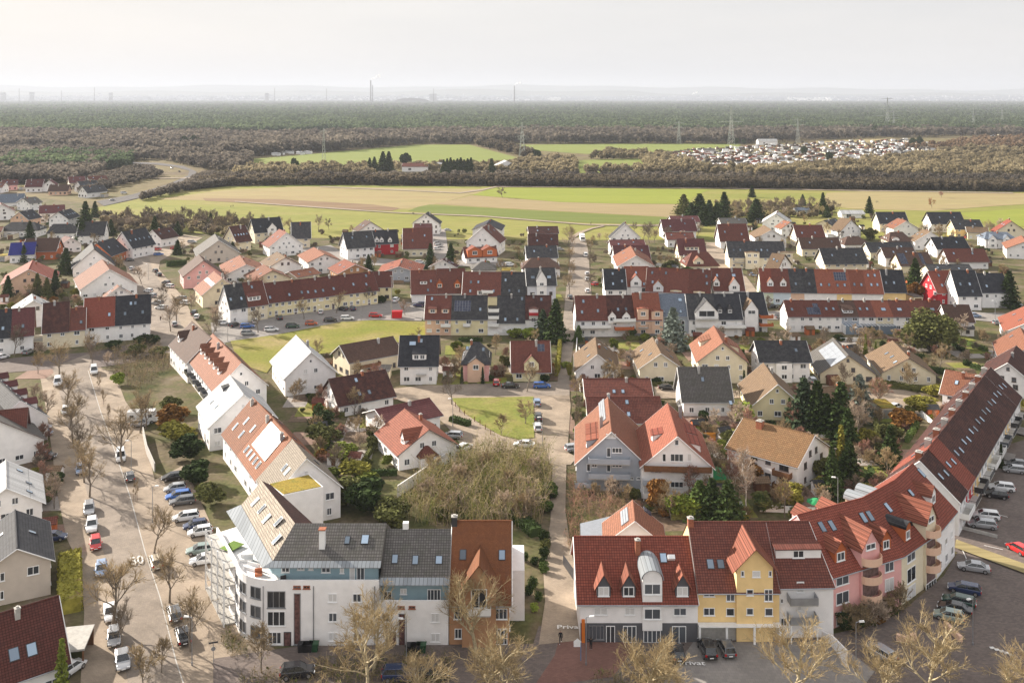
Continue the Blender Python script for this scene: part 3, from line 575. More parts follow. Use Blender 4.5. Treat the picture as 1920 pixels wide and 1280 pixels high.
r[0].skies([(652, 675), (708, 675), (647, 742), (822, 742)]); r[0].dormer(x=740, y=770, w=4, h=1.6, rise=.4, typ='shed', win=2, wall='wh'); r[0].balcony('F', 9, 4.6, 4, 1.2)
r[1].skies([(912, 660), (940, 740), (1012, 742)])
b = H(R3, 'T', 1065, 575, 1275, 572, 700, 7.2, 11, 'dk', 'lg', 'white three-storey end house with steep central gable at the straight street', name='row_house', cat='row house', sk=0)
b.dormer(k='F', a=(b.F1-b.F0).length/2, w=3.6, h=9.4, rise=3, proud=.4, win=1, wz=[1.6, 4.6, 7.6], wall='wh'); b.skylight('F', 2.2, 2.4, 1.5, 1.3); b.skylight('F', (b.F1-b.F0).length-2.2, 2.4, 1.5, 1.3)
# --- right of the lane street: front terrace
g = 'terraced houses right of the straight street, front terrace'
r = row(R4, 'T', 75, 783, 505, 778, 958, 5.4, 11, [
 (302, 'rb', 'wh', 'red roofed terraced house with recessed white balconies, left end of the front terrace', {'sk': 0}),
 (505, 'ch', 'wh', 'dark brown roofed terraced house with two white gabled dormers joined by a balcony', {'sk': 0})], g)
r[0].skies([(125, 900), (245, 890), (135, 820)]); r[0].balcony('F', 5.5, 3, 9.5, 1.5); 
for x in (352, 458): r[1].dormer(x=x, y=975, w=2.4, h=2, rise=1.4, wall='wh', ro=.15)
r[1].skies([(395, 880), (455, 878)]); r[1].balcony('F', 4.9, 4.9, 7, 1.4); r[1].balcony('F', 4.9, 2.4, 6, 1.6, m=WM['ow'], rail=WM['ow'])
b = H(R4, 'T', 507, 762, 690, 760, 955, 5.4, 11, 'cr', 'pe', 'orange red roofed terraced house with peach three-storey wall', name='row_house', cat='row house', group=g, sk=0, ends='')
b.dormer(k='F', a=2.2, w=3.4, h=8.6, rise=.3, proud=.2, wall='pe', win=1, wz=[1.6, 4.4, 7.2]); b.dormer(k='F', a=6.7, w=3.6, h=7.9, rise=.3, proud=.2, wall='pe', win=1, wz=[1.6, 4.4, 7]); b.balcony('F', 2.2, 3, 3, 1.4, rail=M_DM, solid=False)
b = H(R4, 'T', 695, 768, 900, 768, 925, 6.3, 11, 'bs', 'gr', 'blue grey terraced house with metal roof behind the silvery spruce', name='row_house', cat='row house', group=g, sk=0, ends='', ch=0)
b.skies([(740, 895), (865, 895), (800, 890), (860, 808, {'w': 1.2})]); b.door('F', 7, 1.2, 4.6)
r = row(R4, 'T', 905, 768, 1295, 768, 948, 5.6, 11, [
 (1110, 'dk', 'wh', 'white terraced house with a big glazed gable and balconies, slate roof', {'sk': 0, 'auto': 0}),
 (1295, 'bk', 'wh', 'white terraced house with black roof and two tiny pointed dormers', {'sk': 0})], g)
r[0].dormer(k='F', a=5.4, w=7.2, h=7.6, rise=3.8, proud=.6, wall='wh', roof='dk', win=1, ww=5, wh=2, wz=[7.2]); r[0].auto('F', n=3, rows=2)
for z in (3, 5.7): r[0].balcony('F', 5.4, z, 7, 1.9, solid=False)
for x in (1160, 1235): r[1].dormer(x=x, y=905, w=1.8, h=1.2, rise=1.2, wall='dg', ro=.2)
r[1].balcony('F', 4.5, 2.9, 8.6, 1.4)
b = H(R4, 'T', 1270, 757, 1475, 755, 925, 6, 11, 'bk', 'wh', 'black roofed end house with white gable tower and red-brown balconies', name='row_house', cat='row house', group=g, sk=0, ends='R')
b.dormer(k='F', a=3.6, w=4.2, h=7.9, rise=3, proud=1, wall='wh', roof='tn', win=1, ww=2.4, wz=[1.6, 7.2])
for z in (2.8, 5.4): b.balcony('F', 8.3, z, 4, 1.8, rail=WM['ow'])
# back terrace right of the street
g = 'terraced houses right of the straight street, back terrace'
b = H(R4, 'T', 290, 580, 442, 580, 725, 5.6, 11, 'bk', 'wh', 'white house with plain dark roof, left end of the back terrace at the straight street', name='row_house', cat='row house', group=g, sk=0); b.skies([(358, 688), (355, 612), (425, 668)])
b = H(R4, 'T', 447, 562, 618, 562, 720, 5.6, 11, 'cr', 'wh', 'bright red roofed house with a white gable rising left of centre', name='row_house', cat='row house', group=g, sk=0, ends='', hr=11.6); b.dormer(k='F', a=3.4, w=4, h=7.4, rise=2.4, proud=.4, wall='wh', win=1, wz=[6.6, 3]); b.skies([(530, 605), (590, 690)])
r = row(R4, 'T', 620, 568, 1090, 590, 737, 5, 11, [
 (770, 'rb', 'lg', 'terraced house with light grey gable under an orange pointed roof', {'sk': 0}),
 (930, 'rb', 'cr', 'terraced house with long dark red roof and cream wall right of the orange pointed gable', {'sk': 0}),
 (1090, 'rb', 'cr', 'terraced house with dark red roof and cream flat dormer box', {'sk': 0})], g)
r[0].dormer(k='F', a=4.4, w=3.6, h=6.8, rise=2, proud=.3, wall='lg', roof='or', wz=[6]); r[0].skies([(652, 605), (655, 675), (755, 608)]); r[1].dormer(k='F', a=3.5, w=4, h=5.6, rise=.2, proud=.1, wz=[4.6], wall='cr'); r[2].dormer(k='F', a=4, w=4, h=5.6, rise=.2, proud=.1, wz=[4.6], wall='cr'); r[2].skies([(1058, 632), (1062, 685)])
b = H(R4, 'T', 1092, 575, 1315, 575, 735, 5, 11, 'rb', 'wh', 'right end house of the back terrace with a small and a taller white gable', name='row_house', cat='row house', group=g, sk=0)
b.dormer(x=1135, y=705, w=2.2, h=1.6, rise=1.6, wall='wh', roof='or'); b.dormer(k='F', a=7.3, w=3.8, h=6.8, rise=2.6, proud=.4, wall='wh', roof='or', wz=[6, 2.6]); b.skies([(1138, 625), (1262, 625, {'w': 1.4})])
# long terraces on the right
g = 'terraced houses of the long back row on the right'
r = row(R5, 'T', -65, 577, 830, 590, 743, 4.8, 11, [
 (20, 'rd', 'gn', 'pale green terraced house, left end of the long right back row', {'sk': 0, 'n': 2}),
 (150, 'rb', 'lb', 'pale blue terraced house with white gabled dormers beside the pale green one', {'sk': 0, 'n': 2}),
 (250, 'dk', 'pe', 'peach terraced house with dark roof', {'sk': 0, 'n': 2}),
 (345, 'dk', 'wh', 'white terraced house with dark roof right beside the orange roofs', {'sk': 0, 'n': 2}),
 (490, 'cr', 'wh', 'white terraced house, first under the long orange roof and with half the solar panel', {'sk': 0, 'n': 2}),
 (600, 'cr', 'ye', 'yellow terraced house under the long orange roof', {'sk': 0, 'n': 2}),
 (710, 'cr', 'wh', 'white terraced house right of the yellow one under the long orange roof', {'sk': 0, 'n': 2}),
 (830, 'cr', 'wh', 'last white terraced house under the long orange roof, beside the dark roof', {'sk': 0, 'n': 2})], g)
r[0].dormer(x=-45, y=700, w=2, h=1.5, rise=1.5, wall='wh', roof='or', k=None) if 0 else r[0].dormer(x=18, y=705, w=2.2, h=1.5, rise=1.5, wall='wh', roof='or')
r[1].dormer(x=115, y=705, w=2.2, h=1.5, rise=1.5, wall='wh', roof='or'); r[2].skies([(208, 688)]); r[3].skies([(310, 688)])
r[4].solar(488, 600, 590, 665, 5, 3); r[4].skies([(398, 695), (458, 695)]); r[5].skies([(522, 700), (575, 698)]); r[6].skies([(648, 693), (700, 695)]); r[7].skies([(775, 695), (820, 695), (750, 625), (800, 625)])
b = H(R5, 'T', 835, 585, 1000, 588, 745, 4.8, 11, 'bk', 'ye', 'bright yellow end house with black roof', name='row_house', cat='row house', group=g, sk=0); b.skies([(885, 680), (945, 680)])
g = 'terraced houses of the long front row on the right'
r = row(R5, 'T', 122, 817, 1280, 818, 932, 5, 10, [
 (255, 'rb', 'wh', 'white terraced house with one skylight, left end of the long front row on the right', {'sk': 0, 'n': 2}),
 (385, 'rb', 'wh', 'white terraced house with stepped solar panels on its dark red roof', {'sk': 0, 'n': 2, 'ch': 0}),
 (515, 'rb', 'wh', 'white terraced house right of the stepped solar panels', {'sk': 0, 'n': 2}),
 (640, 'br', 'gr', 'grey walled terraced house with a wide brown dormer', {'sk': 0, 'n': 2}),
 (765, 'rb', 'wh', 'white terraced house left of the bright red roof, glass veranda', {'sk': 0, 'n': 2}),
 (895, 'cr', 'cr', 'cream terraced house with bright red roof and glass veranda', {'sk': 0, 'n': 2}),
 (1030, 'rb', 'wh', 'white terraced house right of the bright red roof', {'sk': 0, 'n': 2}),
 (1155, 'rb', 'wh', 'white terraced house half hidden behind the big round evergreen tree', {'sk': 0, 'n': 2}),
 (1280, 'rb', 'wh', 'terraced house right above the big round evergreen tree, stepped gable edge', {'sk': 0, 'n': 2})], g)
r[0].skies([(180, 880)]); r[1].solar(330, 835, 390, 905, 3, 2); r[1].solar(285, 865, 400, 918, 5, 2); r[2].skies([(437, 876), (490, 876)]); r[3].dormer(x=600, y=905, w=3.4, h=1, rise=1.2, typ='shed', win=2); r[4].skies([(690, 876), (742, 876)]); r[5].skies([(865, 880, {'w': 1.5})]); r[6].skies([(985, 880, {'w': 1.5})]); r[7].skies([(1108, 880)]); r[8].skies([(1232, 880, {'w': 1.4})])
VER = []
for i in (3, 4, 5):
    b = r[i]; q = MB(); q.box(-2.6, 2.6, -3, 0, 2.6, 2.66, 0); q.box(-2.6, 2.6, -3, -2.95, 0, 2.55, 0); p = b.F0+(b.F1-b.F0)*.5
    for k in range(6): q.box(-2.63+k*1.04, -2.57+k*1.04, -3.04, 0, 0 if k in (0, 5) else 2.5, 2.72, 1)
    q.build('veranda', [M_SG, M_FR], b.root, (p.x, p.y-.05, 0))
b = H(R5, 'T', 1305, 848, 1500, 850, 970, 4.6, 9, 'br', 'wh', 'lower white end house with two-tone brown roof, right end of the long front row', name='row_house', cat='row house', group=g); b.balcony('F', 5, 2.6, 5, 2, rail=M_GL)
# right block behind the evergreen
b = H(R5, 'T', 1205, 598, 1370, 592, 748, 5, 11, 'rd', 'rd', 'house with crimson wall and white gable under an orange red roof', sk=0); b.skies([(1305, 700), (1280, 625)]); b.dormer(k='F', a=(b.F1-b.F0).length-1.2, w=3.6, h=7.6, rise=1.8, proud=1.6, wall='rd', roof='or', wz=[6.5, 3])
q = b.solar(1165, 755, 1265, 810, 4, 2)
r = row(R5, 'T', 1372, 592, 1545, 592, 772, 5.4, 11, [(1, 'bk', 'wh', 'white terraced house with black roof next to the crimson one', {'sk': 0})], 'black roofed houses beside the crimson house'); r[0].skies([(1442, 690), (1512, 690), (1535, 745)])
r = row(R5, 'T', 1550, 612, 1755, 612, 750, 5.6, 11, [(1, 'bk', 'wh', 'white end house with black roof and three-storey front, right of the black roofed pair', {'sk': 0})], 'black roofed houses beside the crimson house'); r[0].skies([(1640, 705)])
D = 'house'
for a in [
 (R5, 'T', 1185, 545, 1495, 545, 610, 4, 11, 'dk', 'cr', 'low house with long dark roof directly behind the crimson house'),
 (R5, 'T', 392, 425, 700, 422, 533, 5.2, 11, 'dk', 'cr', 'wide cream house with plain dark grey roof behind the orange roofed terrace'),
 (R5, 'T', 195, 252, 395, 250, 342, 5, 10, 'rb', 'cr', 'cream gabled house with dark red-brown roof, second back row on the right'),
 (R5, 'T', 235, 345, 520, 345, 420, 4, 9, 'br', 'cr', 'long house with plain brown roof in front of the cream gabled one'),
 (R5, 'T', 735, 380, 1060, 378, 447, 4, 10, 'dk', 'cr', 'house with long low black roof and cream gable in the right middle'),
 (R5, 'T', 855, 420, 1080, 420, 488, 4.4, 9, 'br', 'wh', 'white house with tan brown roof left above the blue solar panels'),
 (R5, 'T', 960, 457, 1190, 455, 548, 3.4, 10, 'br', 'cr', 'brown roofed house with two blocks of blue solar panels'),
 (R5, 'T', 1225, 342, 1460, 338, 422, 4.4, 10, 'bk', 'wh', 'white house with jet black roof in the right middle'),
 (R5, 'T', 1320, 428, 1610, 428, 518, 3.4, 10, 'rb', 'wh', 'low white house with dark brown roof right of the solar roof'),
 (R5, 'T', 812, 153, 1020, 152, 232, 5, 10, 'bk', 'cr', 'cream house with black roof at the field edge, left of the two'),
 (R5, 'T', 1195, 153, 1435, 152, 234, 5.2, 11, 'bk', 'wh', 'white house with wide black roof standing at the field edge'),
 (R5, 'T', 1375, 210, 1580, 210, 275, 5, 10, 'dk', 'ye', 'yellow house with dark roof at the field edge'),
 (R5, 'G', 620, 208, 548, 196, 285, 5, 11, 'tn', 'wh', 'white gable house with tan roof beside the garden sheds'),
 (R5, 'T', 420, 215, 500, 200, 250, 5, 9, 'dk', 'cr', 'cream house half hidden behind the white gable house with tan roof'),
 (R5, 'G', 1035, 218, 975, 200, 272, 4.6, 11, 'or', 'wh', 'white gable house with salmon roof below the black roof at the field edge'),
 (R5, 'G', 1215, 300, 1165, 283, 368, 4.4, 12, 'tn', 'wh', 'white gable house with light tan roof, right of the half-hipped brown roof'),
 (R5, 'T', 1490, 262, 1640, 268, 300, 4, 9, 'tn', 'cr', 'low house with light tan roof next to the yellow house'),
 (R5, 'G', 1825, 220, 1795, 208, 300, 4.6, 13, 'rd', 'cr', 'cream chalet with orange red roof at the right border by the field'),
 (R5, 'G', 1935, 370, 1900, 330, 430, 4.6, 13, 'or', 'wh', 'white house with salmon roof cut by the right border'),
 (R5, 'G', 60, 165, 68, 142, 230, 5, 12, 'wh', 'wh', 'white gable house with pale metal roof and skylight row'),
 (R5, 'G', 165, 228, 120, 216, 270, 5.4, 8, 'or', 'wh', 'tall white house with orange roof and brown balconies'),
 (R5, 'G', 440, 365, 425, 352, 400, 3.2, 8, 'or', 'cr', 'small house with low orange roof beside the plain brown roof'),
 (R4, 'G', 450, 240, 440, 228, 340, 5, 12, 'dk', 'wh', 'white gable house with black roof standing alone at the end of the straight street'),
 (R4, 'T', 335, 362, 580, 360, 412, 5, 11, 'mr', 'wh', 'maroon roofed house right behind the white gable house, upper of the pair'),
 (R4, 'T', 362, 405, 612, 402, 500, 3.6, 11, 'mr', 'wh', 'maroon roofed house, lower of the pair'),
 (R4, 'G', 530, 478, 490, 408, 555, 5, 12, 'or', 'wh', 'white gable house with salmon roof behind the back terrace at the straight street'),
 (R4, 'T', 785, 182, 985, 180, 225, 5, 12, 'mr', 'wh', 'large wine red roof at the field edge beside the firs'),
 (R4, 'T', 722, 208, 960, 206, 290, 4.4, 12, 'mr', 'wh', 'large faded red roof in front of the wine red one'),
 (R4, 'T', 755, 305, 950, 305, 355, 4, 10, 'rb', 'wh', 'brown roofed house with small white gable below the faded red roof'),
 (R4, 'T', 842, 355, 1030, 353, 465, 3.4, 10, 'mr', 'cr', 'house with ruby roof and wide dormer'),
 (R4, 'T', 1145, 243, 1350, 242, 362, 4.2, 11, 'rb', 'wh', 'white gabled house with red brown roof right of the firs'),
 (R4, 'T', 1155, 197, 1340, 196, 236, 4.4, 10, 'gy', 'wh', 'grey roofed house behind the red brown one by the firs'),
 (R4, 'G', 1545, 285, 1490, 252, 345, 4.8, 12, 'tn', 'wh', 'white gable house with tan roof left of the orange roofed tall house'),
 (R4, 'G', 1640, 470, 1560, 462, 560, 4.4, 13, 'tn', 'wh', 'white gable house with tan roof right behind the long right back row'),
 (R4, 'G', 1600, 440, 1590, 432, 480, 4.4, 8, 'wh', 'wh', 'pale roofed annexe beside the tan gable house'),
 (R3, 'T', 150, 275, 355, 272, 417, 4.4, 12, 'rb', 'cr', 'cream block with plain red brown roof and three skylights'),
 (R3, 'G', 315, 165, 330, 150, 235, 6, 12, 'dk', 'wh', 'white gabled house with dark roof at the edge of the tan field'),
 (R3, 'T', 235, 240, 350, 240, 285, 6, 9, 'mr', 'cr', 'plum roofed house hidden behind the cream block'),
 (R3, 'G', 770, 240, 800, 205, 285, 6, 12, 'bk', 'wh', 'white gabled house with black roof standing against the green field'),
 (R3, 'G', 740, 268, 790, 240, 375, 6, 13, 'rb', 'wh', 'tall pinkish white gable house with red edged roof behind the orange timber house'),
 (R3, 'T', 1085, 262, 1295, 260, 310, 6, 11, 'ch', 'cr', 'dark brown roof at the field edge left of the straight street'),
 (R3, 'T', 1088, 318, 1295, 318, 395, 5, 10, 'ch', 'cr', 'second dark brown roof of the block left of the straight street'),
 (R3, 'T', 1068, 407, 1285, 404, 490, 4.6, 10, 'dk', 'wh', 'dark grey roof in front of the two dark brown ones'),
 ]:
    b = H(*a)
    n = (b.F1-b.F0).length
    if a[1] == 'T' and n > 11: b.autosky(2, 'F')
    elif random.random() < .6: b.autosky(2)
    if 'solar panels' in a[11]: b.solar(965, 460, 1055, 540, 5, 4); b.solar(1128, 460, 1180, 540, 3, 4)
    if 'ruby' in a[11]: b.dormer(x=950, y=435, w=6.5, h=1.5, rise=1.4, typ='shed', win=3)
    if 'plain red brown' in a[11]: b.solar(0, 0, 1, 1, 1, 1) if 0 else None
# hipped and special ones
for a, hp in [
 ((R5, 'T', 880, 300, 1045, 300, 372, 3.6, 11, 'br', 'cr', 'brown hipped roof with an arched white dormer'), (2.5, 2.5)),
 ((R5, 'T', 1600, 300, 1830, 303, 352, 4.6, 10, 'bs', 'wh', 'white house with slate blue hipped roof and two front gables'), (2.5, 2.5)),
 ((R5, 'T', 545, 335, 730, 333, 395, 3.4, 10, 'br', 'wh', 'low house with brown hipped roof in the right middle'), (3.5, 3.5)),
 ((R4, 'T', 890, 455, 1120, 452, 555, 3.2, 11, 'rb', 'cr', 'red brown hipped roof with orange dormer behind the back terrace'), (3.5, 3)),
 ((R3, 'T', 1035, 497, 1310, 495, 575, 3.6, 11, 'br', 'wh', 'brown hipped roof behind the steep gable end house'), (4, 4)),
 ((R3, 'T', 660, 525, 830, 522, 585, 3.4, 10, 'gy', 'wh', 'grey hipped roof right behind the back terrace with red roof'), (4, 4)),
 ((R1, 'T', 30, 228, 315, 226, 290, 3.6, 11, 'dk', 'wh', 'white bungalow with grey hipped roof at the left border'), (4, 4)),
 ((R1, 'T', 385, 242, 585, 240, 310, 3.4, 10, 'dk', 'wh', 'black hipped roof between the two white gable houses, far left'), (1, 4))]:
    b = H(*a, hip=hp)
    if 'two front' in a[11]:
        for q_ in (3.2, 10): b.dormer(k='F', a=q_, w=4, h=4.4, rise=2.3, proud=1, wall='wh', wz=[4, 1.5])
    if 'arched' in a[11]: b.dormer(x=960, y=368, w=3.4, h=.9, rise=1.1, typ='barrel', wall='wh')
    if 'orange dormer' in a[11]: b.dormer(x=1000, y=545, w=4.2, h=1.6, rise=1.8, roof='or')
# cream double house with two tan shed dormers
b = H(R4, 'T', 1215, 372, 1625, 374, 482, 5.4, 11, 'dk', 'cr', 'long cream house with dark roof and two tan roofed projecting bays', sk=0)
for a_ in (9.6, 24): b.dormer(k='F', a=a_, w=6, h=7.2, rise=.2, proud=1.2, wall='cr', roof='tn', win=2, wz=[6, 3.2])
b.skies([(1262, 435), (1312, 435), (1432, 435), (1470, 435), (1515, 437)]); b.balcony('F', 4, 2.8, 5, 1.4, rail=M_DM, solid=False)
# orange timber house with two gables
b = H(R3, 'T', 600, 420, 830, 410, 500, 2.9, 9, 'rb', 'wh', 'orange timber house with two gables over a white ground floor', auto=1, ch=0, hr=6.4)
Ln = (b.F1-b.F0).length
for a_ in (Ln*.27, Ln*.75): b.dormer(k='F', a=a_, w=Ln*.46, h=2.9, rise=1.6, proud=.5, zb=2.9, wall='ow', roof='cr', win=1, ww=2.2, wh=1.6, wz=[4.8])
# --- left of the lane: long pale yellow row
g = 'terraced houses of the long pale yellow row'
LBL = ['pale yellow row house with small orange door canopy, left part of the long row', 'pale yellow row house behind the bare street tree, left half of the row', 'pale yellow row house with three skylights near the middle of the long row', 'pale yellow row house with dark ivy at its door, middle of the long row', 'pale yellow row house with dark rounded porch right of the middle', 'pale yellow row house with one orange chimney pair, second from the right end', ]
r = row(R2, 'T', 82, 703, 362, 668, 873, 5.4, 10, [(212, 'dk', 'wh', 'white house with slate grey roof, left end of the long curved row', {'sk': 0, 'n': 2}), (362, 'rb', 'cr', 'red roofed row house with wide white dormer near the left end', {'sk': 0, 'n': 2})], g)
r[0].skies([(130, 805), (210, 798)]); r[1].skies([(288, 712)]); r[1].dormer(x=308, y=812, w=4.4, h=1.5, rise=.8, typ='shed', wall='wh', win=3)
r = row(R2, 'T', 364, 690, 1192, 602, 830, 5.2, 10, [(1/6*(i+1), 'dr', 'ly', LBL[i], {'sk': 0, 'ch': 1, 'n': 3}) for i in range(6)], g)
for i, pts in enumerate([[(425, 790)], [(570, 770)], [(663, 752), (710, 750), (766, 745), (823, 738)], [(902, 725)], [(1050, 692)], [(1147, 692), (1145, 628)]]): r[i].skies(pts)
for b_ in r: b_.door('F', 3.4, 1.1, 2.1, M_FD); b_.dormer(k='F', a=3.4, w=1.8, h=.12, rise=.35, proud=.9, zb=2.4, wall='bw', win=0, roof='rb') if 0 else None
r = row(R2, 'T', 1194, 600, 1338, 598, 712, 5.2, 10, [(1, 'ch', 'ly', 'pale yellow end house at the right end of the long row beside the red skip', {'sk': 0})], g, ch=1) if 0 else None
b = H(R2, 'T', 1196, 602, 1336, 598, 712, 5.2, 10, 'dr', 'ly', 'pale yellow end house at the right end of the long row near the red skip', name='row_house', cat='row house', group=g, sk=0)
for a in [
 (R2, 'T', 288, 205, 492, 190, 300, 6, 10, 'bk', 'cr', 'cream house with black roof and white gable bay at the edge of the tan field'),
 (R2, 'T', 592, 230, 722, 226, 342, 5.4, 11, 'dk', 'cr', 'cream corner house with big dark grey roof by the field'),
 (R2, 'G', 548, 305, 495, 282, 400, 5, 13, 'cr', 'wh', 'white blank gable with bright orange roof side, left centre'),
 (R2, 'T', 978, 306, 1178, 292, 418, 5.6, 11, 'dk', 'wh', 'white house with plain slate roof left of the crimson walled pair'),
 (R2, 'G', 540, 492, 478, 452, 555, 4.6, 11, 'tn', 'wh', 'white gable house with tan roof behind the long curved row'),
 (R2, 'G', 440, 590, 375, 548, 655, 3.4, 12, 'or', 'cr', 'cream gable with salmon roof and brick chimney just behind the long row'),
 (R2, 'G', 832, 468, 755, 418, 518, 5.2, 11, 'or', 'wh', 'white house with orange roof and balconies in the left centre'),
 (R2, 'T', 575, 600, 740, 570, 640, 3.2, 9, 'or', 'cr', 'low orange roof just behind the middle of the long row'),
 (R2, 'G', 1060, 545, 985, 508, 600, 3.4, 11, 'cr', 'bc', 'orange roofed house with brick wall behind the long row'),
 (R2, 'G', 1390, 560, 1425, 500, 610, 3.4, 14, 'cr', 'gr', 'wide red roof over a grey gable at the right end of the long row'),
 (R2, 'G', 1720, 510, 1735, 497, 560, 4, 9, 'ch', 'wh', 'small dark brown roof between the wide red roof and the timber house'),
 (R2, 'G', 1180, 225, 1140, 213, 285, 4, 11, 'br', 'wh', 'brown gabled house with a pale skylight behind the slate roof pair'),
 (R1, 'G', 1525, 515, 1492, 473, 620, 5, 12, 'br', 'pk', 'pink gable house with brown roof in the left centre'),
 (R1, 'G', 1665, 648, 1605, 600, 755, 4.8, 11, 'or', 'cr', 'cream gable house with salmon roof and pale solar collector'),
 (R1, 'G', 1640, 362, 1612, 318, 465, 4, 15, 'gy', 'be', 'beige gable with wide grey roof in the left centre'),
 (R1, 'G', 1845, 545, 1800, 478, 610, 3.6, 13, 'or', 'wh', 'white half-hipped house with salmon roof behind the long row'),
 (R1, 'T', 1725, 262, 1830, 250, 372, 5, 12, 'ch', 'cr', 'cream gable and dark brown roof with six skylights'),
 (R1, 'T', 1150, 288, 1275, 268, 350, 4.4, 11, 'ch', 'wh', 'white gabled house with dark red roof by the meadow hedge'),
 (R1, 'T', 920, 300, 1085, 272, 415, 5.4, 12, 'bk', 'wh', 'white row end with black roof and a line of skylights at the street bend'),
 (R1, 'T', 730, 385, 850, 345, 475, 4.4, 12, 'bk', 'ow', 'black roofed house with red timber wall at the street bend'),
 (R1, 'G', 705, 430, 690, 385, 555, 4, 13, 'dk', 'wh', 'white blank gable with black roof left of the street bend'),
 (R1, 'G', 820, 580, 765, 508, 710, 4, 16, 'or', 'wh', 'large white blank gable with salmon roof and roof terrace beside the street'),
 (R1, 'G', 890, 712, 880, 700, 775, 5, 7, 'or', 'wh', 'small white gable with salmon roof squeezed behind the black roofed row house'),
 (R1, 'G', 215, 580, 245, 515, 680, 4.6, 15, 'rd', 'pe', 'peach gable house with long skylights beside the dark pines, left'),
 (R1, 'T', 205, 352, 445, 348, 440, 4.4, 10, 'br', 'ow', 'house with plain brown roof and orange brown timber gable, far left'),
 (R1, 'G', 530, 345, 490, 332, 392, 4, 8, 'rb', 'wh', 'small white gable next to the plain brown roof, far left'),
 (R1, 'T', 90, 385, 265, 378, 468, 4, 10, 'bl', 'wh', 'house with bright blue roof at the left border'),
 (R1, 'T', 605, 228, 795, 224, 322, 5, 11, 'dk', 'wh', 'long dark roof with white gable end, far left'),
 (R1, 'T', 440, 150, 528, 128, 200, 5.4, 11, 'bk', 'wh', 'white gable house with black roof and skylights by the tall spruce, far left'),
 (R1, 'T', 302, 105, 478, 98, 158, 6, 10, 'mr', 'wh', 'white house with wine red roof, far left'),
 (R1, 'T', 145, 150, 240, 132, 205, 4.6, 11, 'bk', 'pe', 'peach gable house with black roof, far left'),
 (R1, 'T', 175, 48, 265, 38, 85, 5, 12, 'gy', 'wh', 'white cubic house with flat grey roof, far left'),
 (R1, 'T', 8, 18, 180, 14, 78, 4.6, 11, 'bs', 'wh', 'slate blue roofed house at the far left border'),
 (R1, 'G', 10, 95, 5, 80, 150, 5, 12, 'rb', 'wh', 'white gable at the left border below the slate blue roof'),
 (R1, 'G', 250, 815, 240, 768, 895, 5.2, 9, 'wh', 'wh', 'narrow white house with pale bright roof behind the left row'),
 (R1, 'T', -80, 265, 20, 262, 300, 4, 9, 'or', 'cr', 'house cut by the left border below the white gable'),
 ((0, 130), 'T', 205, 828, 325, 826, 880, 4.4, 10, 'mr', 'wh', 'wine red roofed house in the cluster near the main road, leftmost'),
 ((0, 130), 'T', 378, 868, 520, 866, 912, 3.4, 10, 'br', 'pe', 'peach bungalow with brown roof near the main road'),
 ((0, 130), 'T', 515, 808, 630, 803, 850, 5, 10, 'mr', 'cr', 'cream house with wine red roof near the main road'),
 ((0, 130), 'T', 585, 845, 715, 835, 880, 4.4, 10, 'dk', 'wh', 'white house with dark roof near the main road, middle of the cluster'),
 ((0, 130), 'T', 620, 882, 770, 868, 925, 4, 10, 'dk', 'wh', 'white gabled house with dark roof nearest the main road'),
 ((0, 130), 'T', 660, 805, 790, 798, 835, 4.6, 10, 'rb', 'wh', 'rear house with red brown roof in the cluster near the main road'),
 ((0, 130), 'G', 370, 835, 385, 825, 875, 4.4, 9, 'mr', 'wh', 'white gable between the wine red roofs near the main road'),
 ((0, 130), 'T', 20, 832, 130, 828, 868, 4.4, 10, 'mr', 'pk', 'plum roofed house at the far left border'),
 ((0, 130), 'T', -60, 850, 40, 850, 885, 4.4, 10, 'rb', 'wh', 'house with red brown roof cut by the left border, far back'),
 ]:
    b = H(*a); lb = a[11]
    if a[1] == 'T' and 'skylight' in lb: b.autosky(5, 'F', .4, .8)
    elif random.random() < .7: b.autosky(2)
    if 'gable bay' in lb: b.dormer(k='F', a=(b.F1-b.F0).length*.6, w=4.6, h=7.6, rise=2.4, proud=1, wall='wh', wz=[6.6, 3])
    if 'pale solar' in lb: b.solar(1545, 650, 1600, 700, 2, 2, M_SOW)
# crimson pair
r = row(R2, 'T', 1182, 292, 1372, 284, 390, 5.4, 11, [(.5, 'bk', 'rd', 'crimson walled row house, left half of the pair with twin dormers', {'sk': 0}), (1, 'bk', 'rd', 'crimson walled row house, right half of the pair', {'sk': 0})], 'crimson walled pair', )
for x, i in ((1228, 0), (1262, 0), (1325, 1)): r[i].dormer(x=x, y=375, w=1.9, h=1.3, rise=1.2, wall='wh', roof='lb' if 0 else 'gy')
# left rows
g = 'row houses along the cross street on the left'
r = row(R1, 'T', -60, 893, 255, 868, 1095, 5.2, 11, [(90, 'bk', 'wh', 'white row house with black roof at the left border', {'sk': 0}), (255, 'mr', 'wh', 'white row house with mauve roof left of the garage gap', {'sk': 0})], g); r[0].skies([(22, 1022)]); r[1].skies([(172, 1005)])
r = row(R1, 'T', 330, 838, 640, 815, 1052, 5.2, 11, [(525, 'ch', 'cr', 'cream row house with dark brown roof right of the garage gap', {'sk': 0}), (640, 'rb', 'cr', 'cream row house with low rust roof beside the red roofed one', {'sk': 0, 'dh': -2.2})], g); r[1].skies([(608, 975)]); r[0].dormer(x=540, y=890, w=2, h=.8, rise=.4, typ='shed') if 0 else None
r = row(R1, 'T', 640, 802, 1125, 770, 1010, 5.2, 11, [(865, 'rd', 'wh', 'white row house with rust red roof, cross street', {'sk': 0}), (1125, 'bk', 'wh', 'white row house with black roof, right end beside the avenue', {'sk': 0})], g); r[0].skies([(820, 918)]); r[1].skies([(938, 912), (1070, 900), (982, 835), (1015, 833)])
